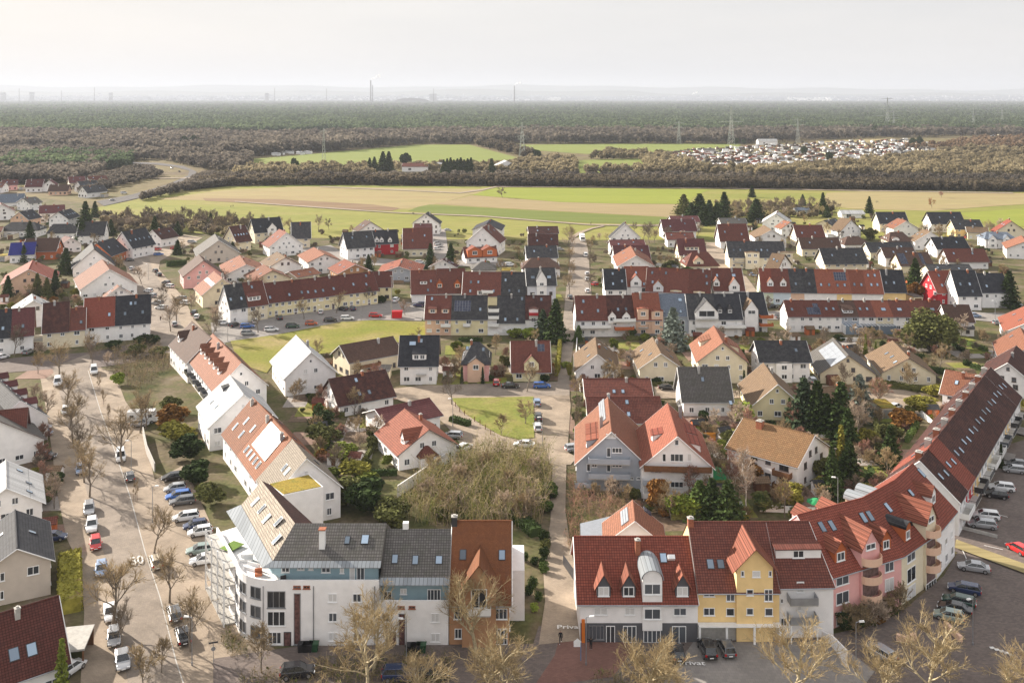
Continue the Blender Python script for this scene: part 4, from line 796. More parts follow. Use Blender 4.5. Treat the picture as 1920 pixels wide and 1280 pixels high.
q = MB(); p = P(66, 655); q.box(-2.7, 2.7, 0, 6, 0, 2.6); q.box(-2.9, 2.9, -.2, 6.2, 2.6, 2.9, 1); q.box(-2.3, 2.3, -.05, .05, 0, 2.1, 2)
gd = thing('garage', 'white garage with brown door in the gap of the left row', 'garage', (p.x, p.y, 0), .06); q2 = MB(); q2.box(-2.7, 2.7, 0, 6, 0, 2.6); q2.build('wall', WM['cr'], gd); q2 = MB(); q2.box(-2.9, 2.9, -.2, 6.2, 2.6, 2.9); q2.build('roof', M_CO, gd); q2 = MB(); q2.box(-2.3, 2.3, -.05, .02, 0, 2.1); q2.build('door', M_WD, gd)
# ------------------------------------------------ nearer houses
for a in [
 (R9, 'G', 240, 15, 225, -105, 140, 2.8, 11, 'tn', 'wh', 'white gable house with tan and dark roof beside the straight street, near row', {}),
 (R9, 'G', 715, 10, 655, -105, 120, 4.2, 11, 'tn', 'cr', 'cream gable house with brown roof, second from the straight street in the near row', {}),
 (R9, 'G', 1180, -70, 1115, -190, 70, 5.6, 12.6, 'or', 'cr', 'tall cream gable house with salmon roof in the near right row', {}),
 (R9, 'T', 1430, -80, 1790, -80, 65, 5.6, 10, 'dk', 'wh', 'modern house with plain anthracite roof and slate clad front', {'wall': 'dg'}),
 (R9, 'G', 1590, 240, 1487, 90, 400, 3.4, 11.5, 'tn', 'ly', 'pale yellow gable house with light brown roof on the right', {}),
 (R9, 'T', 150, 203, 620, 203, 328, 3.6, 10, 'rb', 'cr', 'maroon roofed house, rear of the two behind the big salmon roofs', {}),
 (R9, 'T', 172, 340, 690, 338, 520, 3.6, 11, 'rb', 'cr', 'maroon roofed house, front of the two behind the big salmon roofs', {}),
 (R9, 'T', 858, 118, 1205, 117, 353, 4, 10, 'gy', 'wh', 'white house with plain two-tone grey roof in the right centre', {}),
 (R10, 'G', 600, 25, 490, -98, 160, 2.8, 14, 'gy', 'cr', 'low house with large pale solar collectors on a dark roof', {}),
 (R10, 'G', 1055, 45, 935, -78, 160, 2.8, 13.5, 'tn', 'cr', 'low brown gabled house with timber gable and two skylights on the right', {}),
 (R10, 'T', 400, 270, 690, 250, 420, 3, 10, 'tn', 'cr', 'low house with tan hipped looking roof among the dark conifers', {}),
 (R10, 'T', 1350, 140, 1590, 180, 300, 5, 10, 'or', 'wh', 'white house with plain orange roof behind the long dark terrace', {}),
 (R10, 'G', 1800, 80, 1860, -40, 230, 5, 13, 'ch', 'wh', 'white gable house with dark roof behind the far end of the long dark terrace', {}),
 (R5, 'G', 1960, 1160, 1890, 1020, 1290, 4.4, 13, 'or', 'wh', 'white gabled house with salmon roof at the right border', {}),
 (R5, 'G', 1990, 960, 1930, 860, 1060, 4.4, 12, 'cr', 'wh', 'house with orange red roof cut by the right border', {}),
 (R7, 'G', 730, 0, 622, -118, 168, 4.8, 12.8, 'wh', 'wh', 'large white gable house with pale bright roof in the left centre', {}),
 (R2, 'T', 960, 1152, 1335, 1088, 1272, 4.6, 10, 'br', 'cr', 'cream house with brown overhanging roof and dark balcony', {}),
 (R7, 'T', 880, 205, 1275, 138, 393, 3, 11, 'ch', 'wh', 'white house with big dark brown roof in the left centre', {}),
 (R7, 'T', 1230, 432, 1605, 352, 555, 3.8, 11, 'mr', 'wh', 'white house with purple red roof by the green island', {}),
 (R7, 'G', 1610, 580, 1440, 435, 725, 3.4, 12.5, 'cr', 'wh', 'white gable house with bright orange roof and pointed dormer by the green island', {}),
 (R2, 'T', 1415, 1082, 1680, 1080, 1290, 5.4, 11, 'bk', 'wh', 'white house with pitch black roof facing the square', {}),
 (R3, 'T', 965, 1122, 1228, 1120, 1335, 3, 10, 'rb', 'ly', 'yellow house with red brown roof and small glazed gable on the square', {}),
 ]:
    b = H(*a[:11], a[11] if isinstance(a[11], str) else '', ) if 0 else H(*a[:12]); lb = a[11]
    if 'modern' in lb:
        b.dormer(k='F', a=6, w=4.2, h=5.4, rise=.2, proud=.6, wall='wh', roof='bk', wz=[4, 1.6]); b.skylight('F', 10, 2.5)
    elif 'collectors' in lb: b.solar(380, -10, 590, 40, 5, 3, M_SOW)
    elif 'timber' in lb: b.skies([(890, 10), (930, 35), (955, 75)])
    elif 'tall cream' in lb: b.dormer('F' if 0 else 'B', a=6, b=1.6, w=5, h=1.3, rise=1, typ='shed', win=2); b.dormer('F', a=6, b=1.6, w=5, h=1.3, rise=1, typ='shed', win=2)
    elif 'pitch black' in lb: b.skies([(1495, 1135, {'w': 1.8}), (1560, 1115)]); b.dormer(x=1545, y=1255, w=3.6, h=1.5, rise=1, typ='shed', win=2, wall='tn' if 0 else 'wh'); b.balcony('F', 5.5, 2.8, 2.6, 1, solid=False)
    elif 'glazed gable' in lb: b.dormer(k='F', a=4.8, w=3.8, h=4.8, rise=2, proud=.2, zb=0, wall='ly', wz=[4.6]); b.solar(1150, 1140, 1205, 1195, 2, 2, name='solar_panel'); 
    elif 'overhanging' in lb: b.balcony('F', 5.5, 2.6, 6, 1.6, rail=M_WD)
    elif 'pointed dormer' in lb: b.dormer(x=1420, y=680, w=2.2, h=1.2, rise=1.6, wall='wh')
    elif 'big dark brown' in lb: b.skies([(1070, 210), (1170, 300), (1095, 310)])
    elif 'front of the two' in lb: b.skies([(1500-260, 380), (475, 465), (462, 375)])
    elif 'rear of the two' in lb: b.skies([(365, 295), (432, 295)])
    elif a[1] == 'T': b.autosky(1, 'F')
    elif random.random() < .6 and 'pale bright' not in lb: b.autosky(2)
b = H(R3, 'T', 600, 1128, 790, 1128, 1290, 4.6, 10.5, 'dk', 'pk', 'peach fronted house with grey hipped roof and twin columnar cypresses', hip=(2.5, 2.5)); b.dormer(k='F', a=(b.F1-b.F0).length/2, w=4.4, h=4.8, rise=1.6, proud=.7, wall='pe', wz=[4]); b.skies([(625, 1170), (745, 1180)])
# red porch of the orange roofed house
p = P(805, 879); t = thing('porch', 'small white porch with dark red pyramid roof beside the garden wall', 'porch', (p.x-1, p.y+2, 0), .5)
q = MB(); q.box(-1.8, 1.8, -1.8, 1.8, 0, 2.4); q.build('wall', WM['wh'], t); q = MB()
for i in range(4): a_ = [(-2.2, -2.2, 2.3), (2.2, -2.2, 2.3), (2.2, 2.2, 2.3), (-2.2, 2.2, 2.3)]; q.face([a_[i], a_[(i+1) % 4], (0, 0, 4.6)])
q.build('roof', RM['rb'], t)
# big salmon pair
b = H(R9, 'G', 345, 598, 318, 347, 838, 5.2, 13.2, 'or', 'gr', 'big grey gabled house with salmon roof, three balcony levels', name='apartment_house', auto=0, ch=0)
b.wins_px('L', [(310, 715, 340, 785), (350, 715, 425, 755, {'bars': 2}), (310, 832, 340, 895), (350, 832, 425, 862, {'bars': 2}), (160, 835, 188, 892), (198, 838, 238, 860), (310, 942, 345, 1000), (358, 942, 428, 968, {'bars': 2}), (305, 612, 380, 645, {'bars': 2}), (478, 935, 510, 955), (535, 935, 565, 955)])
for z_, u_, w_ in ((2.9, 6.2, 7.8), (5.7, 6.2, 7.8)): b.balcony('L', u_, z_, w_, 1.5, rail=WM['gr'])
b.balcony('L', 1.2, .9, 3, 1.2, rail=WM['gr']); b.solar(250, 385, 305, 500, 1, 3, M_SOW); b.chimney(270, 560, m=M_ME); b.autos('RFB')
for yy in (0, 3.4, 6.4): e = b.slope('B'); b.dormer('B', a=(b.F1-b.F0).length-3.5-yy, b=2, w=2.9, h=1.6, rise=.5, typ='shed', win=1, roof='cr')
b = H(R9, 'G', 840, 632, 768, 392, 862, 6, 13.2, 'cr', 'wh', 'big white gabled house with orange red roof and corner loggias beside the grey one', name='apartment_house', auto=0, ch=0)
b.wins_px('L', [(820, 655, 850, 698), (728, 760, 755, 820), (788, 760, 885, 820, {'bars': 2}), (915, 760, 945, 820), (788, 868, 885, 908, {'bars': 2}), (788, 968, 885, 1015, {'bars': 2}), (790, 1068, 888, 1115, {'bars': 0, 'gl': M_DM}), (637, 872, 725, 905, {'bars': 2}), (958, 872, 1040, 910, {'bars': 2}), (640, 990, 728, 1020), (958, 990, 1040, 1020)])
b.balcony('L', 6.6, 5.6, 12.4, 1.1, m=M_WD, rail=M_WD)
for u_ in (1.9, 11.3): b.balcony('L', u_, 2.9, 3.4, 1.2, rail=WM['gr'], post=True); b.balcony('L', u_, .5, 3.4, 1.2, rail=WM['wh'])
b.chimney(862, 490); b.autos('RFB'); b.dormer(x=650, y=650, w=3.2, h=1.3, rise=.5, typ='shed', roof='rd'); b.dormer('F', a=5, b=2, w=5, h=1.3, rise=.6, typ='shed', roof='rd', win=2); b.dormer('F', a=11, b=2, w=5, h=1.3, rise=.6, typ='shed', roof='rd', win=2)
b = H(R9, 'T', 1345, 500, 1858, 628, 715, 5, 14, 'ol', 'wh', 'white house with ochre brown tiled roof standing askew, two brown balconies', name='apartment_house', auto=0, ch=0)
b.wins_px('F', [(1502, 795, 1540, 845, {'fr': M_FD}), (1498, 900, 1540, 950, {'fr': M_FD}), (1395, 765, 1440, 810, {'fr': M_FD}), (1400, 880, 1440, 930, {'fr': M_FD})])
b.wins_px('F', [(1605, 830, 1675, 900, {'fr': M_FD}), (1605, 935, 1675, 1005, {'fr': M_FD})])
u, _ = b.wall_hit('F', 1635, 930)
for z_ in (2.7, .2): b.balcony('F', u, z_, 3.6, 1.1, m=M_WD, rail=M_WD)
b.auto('R', n=2, rows=2, fr=M_FD); b.chimney(1460, 560, w=1.2, h=1.4, m=M_BRK)
# ------------------------------------------------ the long dark terrace climbing to the right
A = P(1725, 865, 11.5); B = P(1857.5, 690, 11.5); g = 'terraced houses of the long dark roofed row on the right'
U = [(.09, 'ch', 'wh', 'row house with dark brown roof, nearest unit of the long dark terrace'), (.19, 'rd', 'rd', 'row house with rust coloured roof and crimson wall in the long dark terrace'),
 (.29, 'ch', 'ye', 'yellow walled row house just above the crimson one in the long dark terrace'), (.39, 'ch', 'wh', 'white row house, fourth unit from the near end of the long dark terrace'), (.49, 'ch', 'cr', 'cream row house in the middle of the long dark terrace'),
 (.59, 'ch', 'wh', 'white row house, sixth unit from the near end of the long dark terrace'), (.69, 'ch', 'wh', 'white row house, seventh unit from the near end of the long dark terrace'), (.79, 'ch', 'ye', 'yellowish row house, third from the far end of the long dark terrace'),
 (.89, 'ch', 'wh', 'white row house, second from the far end of the long dark terrace'), (1, 'ch', 'wh', 'white row house at the far end of the long dark terrace')]
t0 = 0; 
for i, (t1, rf, wl, lb) in enumerate(U):
    a = A+(B-A)*t0; c = A+(B-A)*(t1-.0003); t0 = t1; pts = from_ridge(a, c, 12.4); HOUSES.append((pts[0], pts[1], pts[5], pts[4]))
    b = Bld('row_house', lb, 'row house', *pts, 6, 11.5+(.15 if i == 1 else 0), rf, wl, org=R10, group=g, ends='LR' if i in (0, 9) else '', og=(.1 if i == 0 else 0, .3 if i == 9 else 0), near=True)
    b.auto('F', n=2, rows=2); b.auto('B', n=2, rows=2); b.skylight('F', 1.7, 3.2, .8, 1.3); b.skylight('F', 4.6, 2.9, .8, 1.3); b.skylight('B', 3.4, 3, .9, 1.3)
    b.balcony('F', 3.5, 2.9, 5.4, 1.5, rail=random.choice((M_DM, M_GL, M_WHT)), solid=i % 2 == 0); b.chimney(k='B', a=3, b=5.3, w=1.1, h=1.3, m=M_CO if i % 2 else M_BRK)
# ------------------------------------------------ the left row along the avenue
g = 'row houses stepping along the left avenue'
def strip(x1, y1, x2, y2, hr, w, he, rf, wl, lb, **kw):      # near ridge pixel, far ridge pixel (full-size photograph)
    a, c = P(x1, y1, hr), P(x2, y2, hr); pts = from_ridge(a, c, w); HOUSES.append((pts[0], pts[1], pts[5], pts[4]))
    b = Bld('row_house', lb, 'row house', *pts, he, hr, rf, wl, org=R7, group=g, **kw); return b
b = strip(395, 634, 360, 604, 11, 12, 5.4, 'br', 'wh', 'brown roofed house at the far end of the left avenue row'); b.autos(); b.dormer('B', a=4, b=1.5, w=2.4, h=1.5, rise=1.4); b.chimney(k='B', a=6, b=5)
b = strip(452, 681, 399, 627, 11.5, 12.2, 5.6, 'or', 'wh', 'long white house with salmon roof and five little pointed dormers'); b.autos()
for i in range(5): b.dormer('B', a=(b.F1-b.F0).length-26+i*5 if 0 else 4.5+i*5.2, b=2.2, w=2.2, h=1.2, rise=1.4, wall='rd' if 0 else 'wh')
for i in range(9): b.skylight('F', 3+i*3.1, 3.5, .8, 1.2)
b.chimney(k='B', a=12, b=5); 
for i in range(4): b.balcony('B', 4+i*7, 2.8, 4.5, 1.6, rail=M_GL)
b = strip(456, 740, 431, 705, 11, 14, 5.2, 'wh', 'wh', 'white house with bright metal roof and dark box dormer in the left avenue row'); b.autos(); b.skylight('B', 5, 2.2); b.skylight('B', 9.5, 2.4); b.dormer('B', a=4.5, b=4.6, w=1.6, h=.9, rise=.3, typ='shed', wall='dg', roof='dk')
b = strip(506, 780, 474.5, 747, 11.5, 12.4, 5.2, 'os', 'wh', 'white row house with orange roof and long skylights, left avenue row', og=(0, .3), ends='R'); b.auto('B', n=3, rows=2); b.auto('R')
for i in range(4): b.skylight('B', 3+i*2.6, 1.8+(i % 2)*1.6, .9, 1.7)
b.chimney(k='B', a=2.2, b=5.4, m=M_CO); b.skylight('F', 4, 3); b.skylight('F', 8, 3)
b = strip(546.5, 825, 506.5, 780.5, 11.5, 12.4, 5.2, 'os', 'wh', 'white row house with a large pale solar field on its orange roof', og=(0, 0), ends=''); b.auto('B', n=4, rows=2)
b.solar(590, 690-0, 300, 760, 1, 1) if 0 else None
e0, d_, inn, run, hh, mm = b.slope('B'); q = MB()
for i in range(7): q.box(-4.9+i*1.4+.04, -3.5+i*1.4-.04, -2.7, 2.7, .04, .14)
q.build('solar_panel', M_SOW, b.root, mtx=b.smat('B', (b.F1-b.F0).length/2, 3.9))
for i in range(5): b.skylight('B', 2+i*2.3, 1.1, .95, 1.5)
b.chimney(k='B', a=1, b=5.4, m=M_CO); b.chimney(k='B', a=12, b=5.2, m=M_ME); b.skylight('F', 4, 3); b.skylight('F', 9, 3)
b = strip(574, 860, 547.5, 825.5, 11.5, 12.4, 5.6, 'bg', 'wh', 'white row house with beige roof above the mossy flat roof', og=(.3, 0), ends='L'); b.auto('B', n=2, rows=2); b.auto('L', n=3, rows=2); b.skylight('B', 6, 3.4, 1, 1.5); b.skylight('B', 8, 3.4, 1, 1.5); b.skylight('F', 5, 3)
# mossy flat roofed block
c4 = [P(*k, 9) for k in ((502, 907), (530, 928), (606, 912), (580, 889))]; t = thing('annexe', 'white cube with a moss covered flat roof in the left avenue row', 'annexe', (c4[0].x, c4[0].y, 0)); o_ = c4[0].copy(); o_.z = 0
M_MOSS = patchmat('roof_moss', [(.2, .15, .03), (.27, .2, .04), (.12, .13, .03)], .6, 4, .3)
q = MB(); q.prism([(p.x-o_.x, p.y-o_.y, -.2) for p in c4], [(p.x-o_.x, p.y-o_.y, 9) for p in c4]); q.build('wall', WM['wh'], t)
cc = sum(c4, Vector())/4; q = MB(); q.prism([((p.x-cc.x)*.93+cc.x-o_.x, (p.y-cc.y)*.93+cc.y-o_.y, 9) for p in c4], [((p.x-cc.x)*.93+cc.x-o_.x, (p.y-cc.y)*.93+cc.y-o_.y, 9.08) for p in c4]); q.build('flat_roof', M_MOSS, t)
HOUSES.append(tuple((p.x, p.y) for p in c4))
# ------------------------------------------------ facades placed on free lines
class Face(Bld):
    def __init__(s, root, p, q, org, near=True):
        s.root = root; s.org = org; s.near = near; m = Matrix.Translation(root.location) @ Matrix.Rotation(root.rotation_euler.z, 4, 'Z'); s.inv = m; s.invi = m.inverted()
        a = s.invi @ Vector((*p, 0)); b = s.invi @ Vector((*q, 0)); s.a2, s.b2 = Vector((a.x, a.y)), Vector((b.x, b.y))
    def side(s, k): return s.a2, s.b2, 9
# white building with the curved corner
t = thing('apartment_building', 'long white apartment building with rounded corner, blue set-back top floor and roof terrace', 'apartment building', (-30, 138, 0)); ro = t
def loc2(p): return (p[0]+30, p[1]-138)
curve = [(-32.7, 131.3), (-33.6, 131.37), (-34.4, 131.55), (-35.25, 131.85), (-36, 132.25), (-36.75, 132.75), (-37.4, 133.35), (-38, 134.05), (-38.5, 134.85), (-38.95, 135.7), (-39.3, 136.6)]
body = [(-18.2, 131.3)]+curve+[(-45.4, 147.4), (-39.5, 152.5), (-30.6, 144), (-18.2, 144)]; HOUSES.append(((-18.2, 131.3), (-37.4, 133.3), (-45.4, 147.4), (-18.2, 144)))
q = MB(); bb = [loc2(p) for p in body]; q.prism([(x, y, -.2) for x, y in bb], [(x, y, 8.1) for x, y in bb]); 
par = bb[:13]; 
for (x0, y0), (x1, y1) in zip(par, par[1:]):
    d = Vector((x1-x0, y1-y0)).normalized(); n = Vector((-d.y, d.x))*-.25
    q.prism([(x0, y0, 8.1), (x1, y1, 8.1), (x1+n.x, y1+n.y, 8.1), (x0+n.x, y0+n.y, 8.1)], [(x0, y0, 8.95), (x1, y1, 8.95), (x1+n.x, y1+n.y, 8.95), (x0+n.x, y0+n.y, 8.95)])
q.build('wall', WM['wh'], t)
up = [loc2(p) for p in ((-18.5, 133.1), (-31.6, 133.1), (-33.8, 135), (-42, 149), (-39.8, 152), (-30.6, 143.5), (-18.5, 143.5))]
q = MB(); q.prism([(x, y, 8.12) for x, y in up], [(x, y, 10.7) for x, y in up]); q.build('top_floor', WM['bt'], t)
# roofs: south wing and west wing meeting in a hip
z3 = lambda p, h: (*loc2(p), h)
Rg, Rf = (-31.2, 138), (-40, 153.3)
q = MB(); q.face([z3((-33.1, 132.6), 10.9), z3((-18.05, 132.6), 10.9), z3((-18.05, 138), 13.8), z3(Rg, 13.8)]); q.face([z3((-18.05, 138), 13.8), z3((-18.05, 144.5), 10), z3((-29, 144.5), 10), z3(Rg, 13.8)]); q.face([z3((-18.05, 132.6), 10.9), z3((-18.05, 138), 13.8), z3((-18.05, 144.5), 10), z3((-18.05, 144.5), 8), z3((-18.05, 132.6), 8)])
q.build('roof', RM['gy'], t)
q = MB(); q.face([z3((-33.1, 132.6), 10.9), z3(Rg, 13.8), z3(Rf, 13.8), z3((-42.6, 150.8), 10.9)]); q.build('roof', RM['bg'], t)
q = MB(); q.face([z3((-29, 144.5), 10), z3(Rg, 13.8), z3(Rf, 13.8), z3((-38.8, 154.6), 12.6)]); q.face([z3(Rf, 13.8), z3((-42.6, 150.8), 10.9), z3((-42.6, 150.8), 8), z3((-38.8, 154.6), 8), z3((-38.8, 154.6), 12.6)]); q.build('roof', RM['ch'], t)
q = MB(); q.prism([z3((-34.2, 131.6), 10.45), z3((-18.05, 131.6), 10.45), z3((-18.05, 132.55), 10.9), z3((-33.1, 132.55), 10.9)], [z3((-34.2, 131.6), 10.55), z3((-18.05, 131.6), 10.55), z3((-18.05, 132.55), 11.02), z3((-33.1, 132.55), 11.02)])
q.prism([z3((-34.2, 131.6), 10.45), z3((-33.1, 132.6), 10.9), z3((-42.6, 150.8), 10.9), z3((-44.6, 149.9), 10.3)], [z3((-34.2, 131.6), 10.55), z3((-33.1, 132.6), 11.02), z3((-42.6, 150.8), 11.02), z3((-44.6, 149.9), 10.4)]); q.build('metal_eave', RM['zn'], t)
F = Face(t, (-32.7, 131.3), (-18.2, 131.3), R12)
F.wins_px('F', [(405, 590, 540, 715, {'bars': 2, 'fr': M_ME}), (405, 740, 540, 850, {'bars': 2}), (410, 895, 510, 985, {'bars': 2}), (862, 608, 928, 672), (1046, 608, 1110, 672), (865, 752, 928, 818), (1050, 755, 1110, 815), (865, 900, 930, 962, {'gl': M_BL}), (1050, 905, 1110, 965), (600, 548, 655, 572, {'fr': M_BRK}), (675, 548, 725, 572, {'fr': M_BRK})])
M_STAIR = mat('stair_glazing', (.12, .06, .055), .2, .5, 2, spec=.6)
F.wins_px('F', [(604, 606, 655, 990, {'bars': 0, 'gl': M_STAIR, 'fr': M_ME})]); F.wins_px('F', [(528, 895, 584, 1003, {'bars': 0, 'gl': M_STAIR, 'fr': M_DM})])
q = MB(); 
for x in (375, 752, 1210): u, _ = F.wall_hit('F', x, 700); pp = F.a2+(F.b2-F.a2).normalized()*u; q.tube((pp.x, pp.y-.1, 0), (pp.x, pp.y-.1, 8.2), .07)
q.build('downpipe', M_ME, t)
for a_, b_ in [(curve[i], curve[i+1]) for i in (2, 3, 5, 6, 8, 9)]:
    Fc = Face(t, b_, a_, R12); Ln = (Fc.b2-Fc.a2).length
    for zc in (1.6, 4.4, 7): Fc.window('F', Ln/2, zc, Ln*.97, 1.6, M_ME, M_GL, 0)
F2 = Face(t, (-31.6, 133.1), (-18.5, 133.1), R12); F2.wins_px('F', [(512, 398, 572, 448), (632, 395, 682, 430), (715, 395, 750, 430), (812, 400, 878, 450), (950, 400, 980, 455), (1022, 400, 1062, 505), (1075, 400, 1135, 505)])
Fw = Face(t, (-45.4, 147.4), (-39.3, 136.6), R12)
for i in range(3):
    for z_ in (1.5, 4.3, 7): Fw.window('F', 2+i*4, z_, 1.6, 1.5, out=.01)
for z_ in (.3, 3, 5.7, 8.2): Fw.balcony('F', 6.2, z_, 12, 1.7, rail=M_ME, solid=False)
q = MB()
for i in (0, 2, 4, 6): x = .4+i*2; d_ = (Fw.b2-Fw.a2).normalized(); n_ = Vector((d_.y, -d_.x)); pp = Fw.a2+d_*x+n_*1.65; q.box(pp.x-.1, pp.x+.1, pp.y-.1, pp.y+.1, 0, 9.2)
q.build('balcony_post', M_WHT, t)
tmp = Bld.__new__(Bld); tmp.root = t; tmp.org = R12; tmp.inv = Matrix.Translation(t.location); tmp.invi = tmp.inv.inverted(); tmp.near = True; tmp.th = .02; tmp.hr = 13.8; tmp.he = 10.9; tmp.heb = 10.9; tmp.rm = RM['gy']; tmp.wall = WM['wh']
tmp.F0, tmp.F1, tmp.R0, tmp.R1 = [Vector(loc2(p)) for p in ((-33.1, 132.6), (-18.05, 132.6), (-33.1, 138), (-18.05, 138))]; tmp.B0, tmp.B1 = tmp.R0+Vector((0, 5)), tmp.R1+Vector((0, 5)); tmp.ro = t
tmp.skies([(1005, 210, {'w': .8, 'h': 1.3}), (1138, 205, {'w': 1.1, 'h': 1.5})]); 
pC = tmp.slope_hit(818, 255); q = MB(); q.box(-.4, .4, -.4, .4, 11, 14.4); q.box(-.5, .5, -.5, .5, 14.4, 14.55, 1); q.build('chimney', [M_WHT, M_BRK], t, (pC[3].x, pC[3].y, 0))
tmp.F0, tmp.F1, tmp.R0, tmp.R1 = [Vector(loc2(p)) for p in ((-42.6, 150.8), (-33.1, 132.6), (-40, 153.3), (-31.2, 138))]
for a_, b_ in ((3, 1.6), (6.5, 1.8), (10, 1.7), (13.5, 2.6), (17, 1.5)): tmp.skylight('F', a_, b_, .9, 1.6)
# roof terrace furniture
for (x, y, lb, m_, sz) in ((-35.5, 134.4, 'terracotta planter on the roof terrace of the white building', mat('terracotta', (.45, .16, .08), .8, .2), .5), (-36.8, 136, 'white garden sofa on the roof terrace of the white building', M_WHT, 1.1), (-31.5, 132.3, 'dark plant tub beside the blue wall', M_DM, .4), (-38.3, 138.5, 'pale sun lounger on the roof terrace above the avenue', M_WHT, .9)):
    q = MB(); q.box(-sz, sz, -.4, .4, 0, .38); q.box(-sz, sz, .25, .4, .38, .85); tag(q.build('terrace_furniture', m_, None, (x, y, 8.12), random.uniform(-.6, .6)), lb, 'garden furniture')
q = MB(); q.box(-1.4, 1.4, -1.1, 1.1, 0, .04); tag(q.build('green_carpet', mat('green_turf', (.12, .2, .03), .9, .15, 4), None, (-41.5, 142.3, 8.46), 1.05), 'bright green turf carpet on the balcony deck above the avenue', 'carpet')
# lower white wing
t = thing('apartment_building', 'lower white wing with grey roof and blue set-back floor, left of the brick house', 'apartment building', (-13.3, 138, 0))
q = MB(); q.box(-4.88, 4.6, -6.7, 6, -.2, 5.3); q.box(-4.88, 4.6, -6.7, -6.45, 5.3, 6.15); q.build('wall', WM['wh'], t); q = MB(); q.box(-4.8, 4.6, -4.9, 5.5, 5.32, 8.3); q.build('top_floor', WM['bt'], t)
q = MB(); q.face([(-4.85, -5.3, 8.55), (4.62, -5.3, 8.55), (4.62, 0, 13), (-4.85, 0, 13)]); q.face([(-4.85, 0, 13), (4.62, 0, 13), (4.62, 6.4, 7.8), (-4.85, 6.4, 7.8)]); q.build('roof', RM['gy'], t)
q = MB(); q.prism([(-4.85, -6.4, 8.05), (4.62, -6.4, 8.05), (4.62, -5.32, 8.55), (-4.85, -5.32, 8.55)], [(-4.85, -6.4, 8.15), (4.62, -6.4, 8.15), (4.62, -5.32, 8.66), (-4.85, -5.32, 8.66)]); q.build('metal_eave', RM['zn'], t)
F = Face(t, (-18.18, 131.3), (-8.7, 131.3), R12); F.wins_px('F', [(1266, 758, 1325, 820), (1632, 755, 1695, 822), (1632, 905, 1700, 970, {'gl': M_BL}), (1386, 700, 1435, 722, {'fr': M_BRK}), (1465, 700, 1515, 722, {'fr': M_BRK}), (1390, 758, 1440, 1000, {'bars': 0, 'gl': M_STAIR, 'fr': M_ME}), (1312, 895, 1370, 1008, {'bars': 0, 'gl': M_STAIR, 'fr': M_DM})])
F2 = Face(t, (-18.1, 133.1), (-8.7, 133.1), R12); F2.wins_px('F', [(1275, 590, 1340, 655), (1402, 570, 1450, 612), (1605, 575, 1705, 658, {'bars': 3})])
tmp.root = t; tmp.ro = t; tmp.inv = Matrix.Translation(t.location); tmp.invi = tmp.inv.inverted(); tmp.he = 8.55; tmp.hr = 13; tmp.F0, tmp.F1, tmp.R0, tmp.R1 = Vector((-4.85, -5.3)), Vector((4.62, -5.3)), Vector((-4.85, 0)), Vector((4.62, 0))
tmp.skies([(1362, 350), (1515, 358), (1692, 358, {'w': 1}), (1780, 0)][:3], w=.9, h=1.3); q = MB(); q.box(-.4, .4, -.4, .4, 11.5, 13.8); q.build('chimney', M_WHT, t, (-2, .3, 0))
HOUSES.append(((-18.2, 131.3), (-8.7, 131.3), (-8.7, 144), (-18.2, 144)))
# brick house
b = Bld('brick_house', 'brick house with rust brown roof and pointed brick gable at the corner of the path', 'house', (-8.6, 131.4), (-.4, 131.4), (-8.6, 138.6), (-.4, 138.6), (-8.6, 146), (-.4, 146), 5.9, 13.7, 'rk', 'bc', org=R13, og=(0, .35)); HOUSES.append(((-8.6, 131.4), (-.4, 131.4), (-.4, 146), (-8.6, 146)))
b.dormer(k='F', a=4.1, w=4.6, h=8.4, rise=3, proud=.7, wall='bc', win=1, ww=2.2, wh=2.6, wz=[6.8], ro=.45); b.skies([(272, 318), (565, 320)], w=.95, h=1.4)
b.wins_px('F', [(205, 722, 298, 800, {'bars': 2}), (512, 720, 605, 800, {'bars': 2}), (210, 870, 312, 945, {'bars': 3}), (505, 870, 605, 990, {'bars': 3})]); b.auto('R', n=3, rows=2, attic=True); b.balcony('F', 4.1, 4.9, 3.2, 1.6, rail=M_WHT); b.chimney(k='F', a=.3, b=7, w=.8, m=M_DM)
q = MB(); q.box(.02, 2.2, 6.2, 14, 0, 7.2); q.build('side_bay', WM['wh'], b.root, (4.1, -7.3, 0))
# ------------------------------------------------ right front: white shop house, yellow house, balcony part
b = Bld('apartment_building', 'white shop building with bright red tiled roof, three pointed dormers and a glazed barrel dormer', 'apartment building', (9.4, 132), (25.55, 132), (9.4, 138.8), (25.55, 138.8), (9.4, 145.5), (25.55, 145.5), 5.9, 11.35, 'rd', 'wh', org=R14, og=(.5, 0), ov=.6); HOUSES.append(((9.4, 132), (25.6, 132), (25.6, 145.5), (9.4, 145.5))); SHOP = b
for x, sh in ((288, 1), (475, 0), (878, 1)): b.dormer(x=x, y=628, w=1.9, h=1.55, rise=1.55, wall='dg', roof='cr', ro=.35, ww=1.5, wh=1.3, gl=M_BL if sh else None)
dm = b.dormer(k='F', a=(650-118)/4*132/1800+.1, w=2.7, h=6.9, rise=1.35, typ='barrel', proud=.35, zb=1.9, wall='wh', roof='zn', win=1, ww=2.3, wh=1.5, wz=[7.6, 4.2])
b.wins_px('F', [(216, 712, 316, 768, {'gl': M_BL}), (447, 712, 522, 768, {'gl': M_BL}), (812, 715, 908, 772)])
b.skies([(735, 342, {'w': 1, 'h': 1.4})]); b.chimney(542, 300, w=.7, h=1.6, m=M_BRK)
q = MB(); q.box(-.5, .5, -.3, .3, 0, .55); r_ = b.slope_hit(793, 345); q.build('ventilation_box', M_WHT, b.root, mtx=b.smat('F', r_[1], r_[2]))
q = MB(); q.box(0, 16.1, -.03, .02, -.2, 2.75); q.build('shop_front', WM['dg'], b.root, (b.F0.x+.02, b.F0.y-.01, 0))
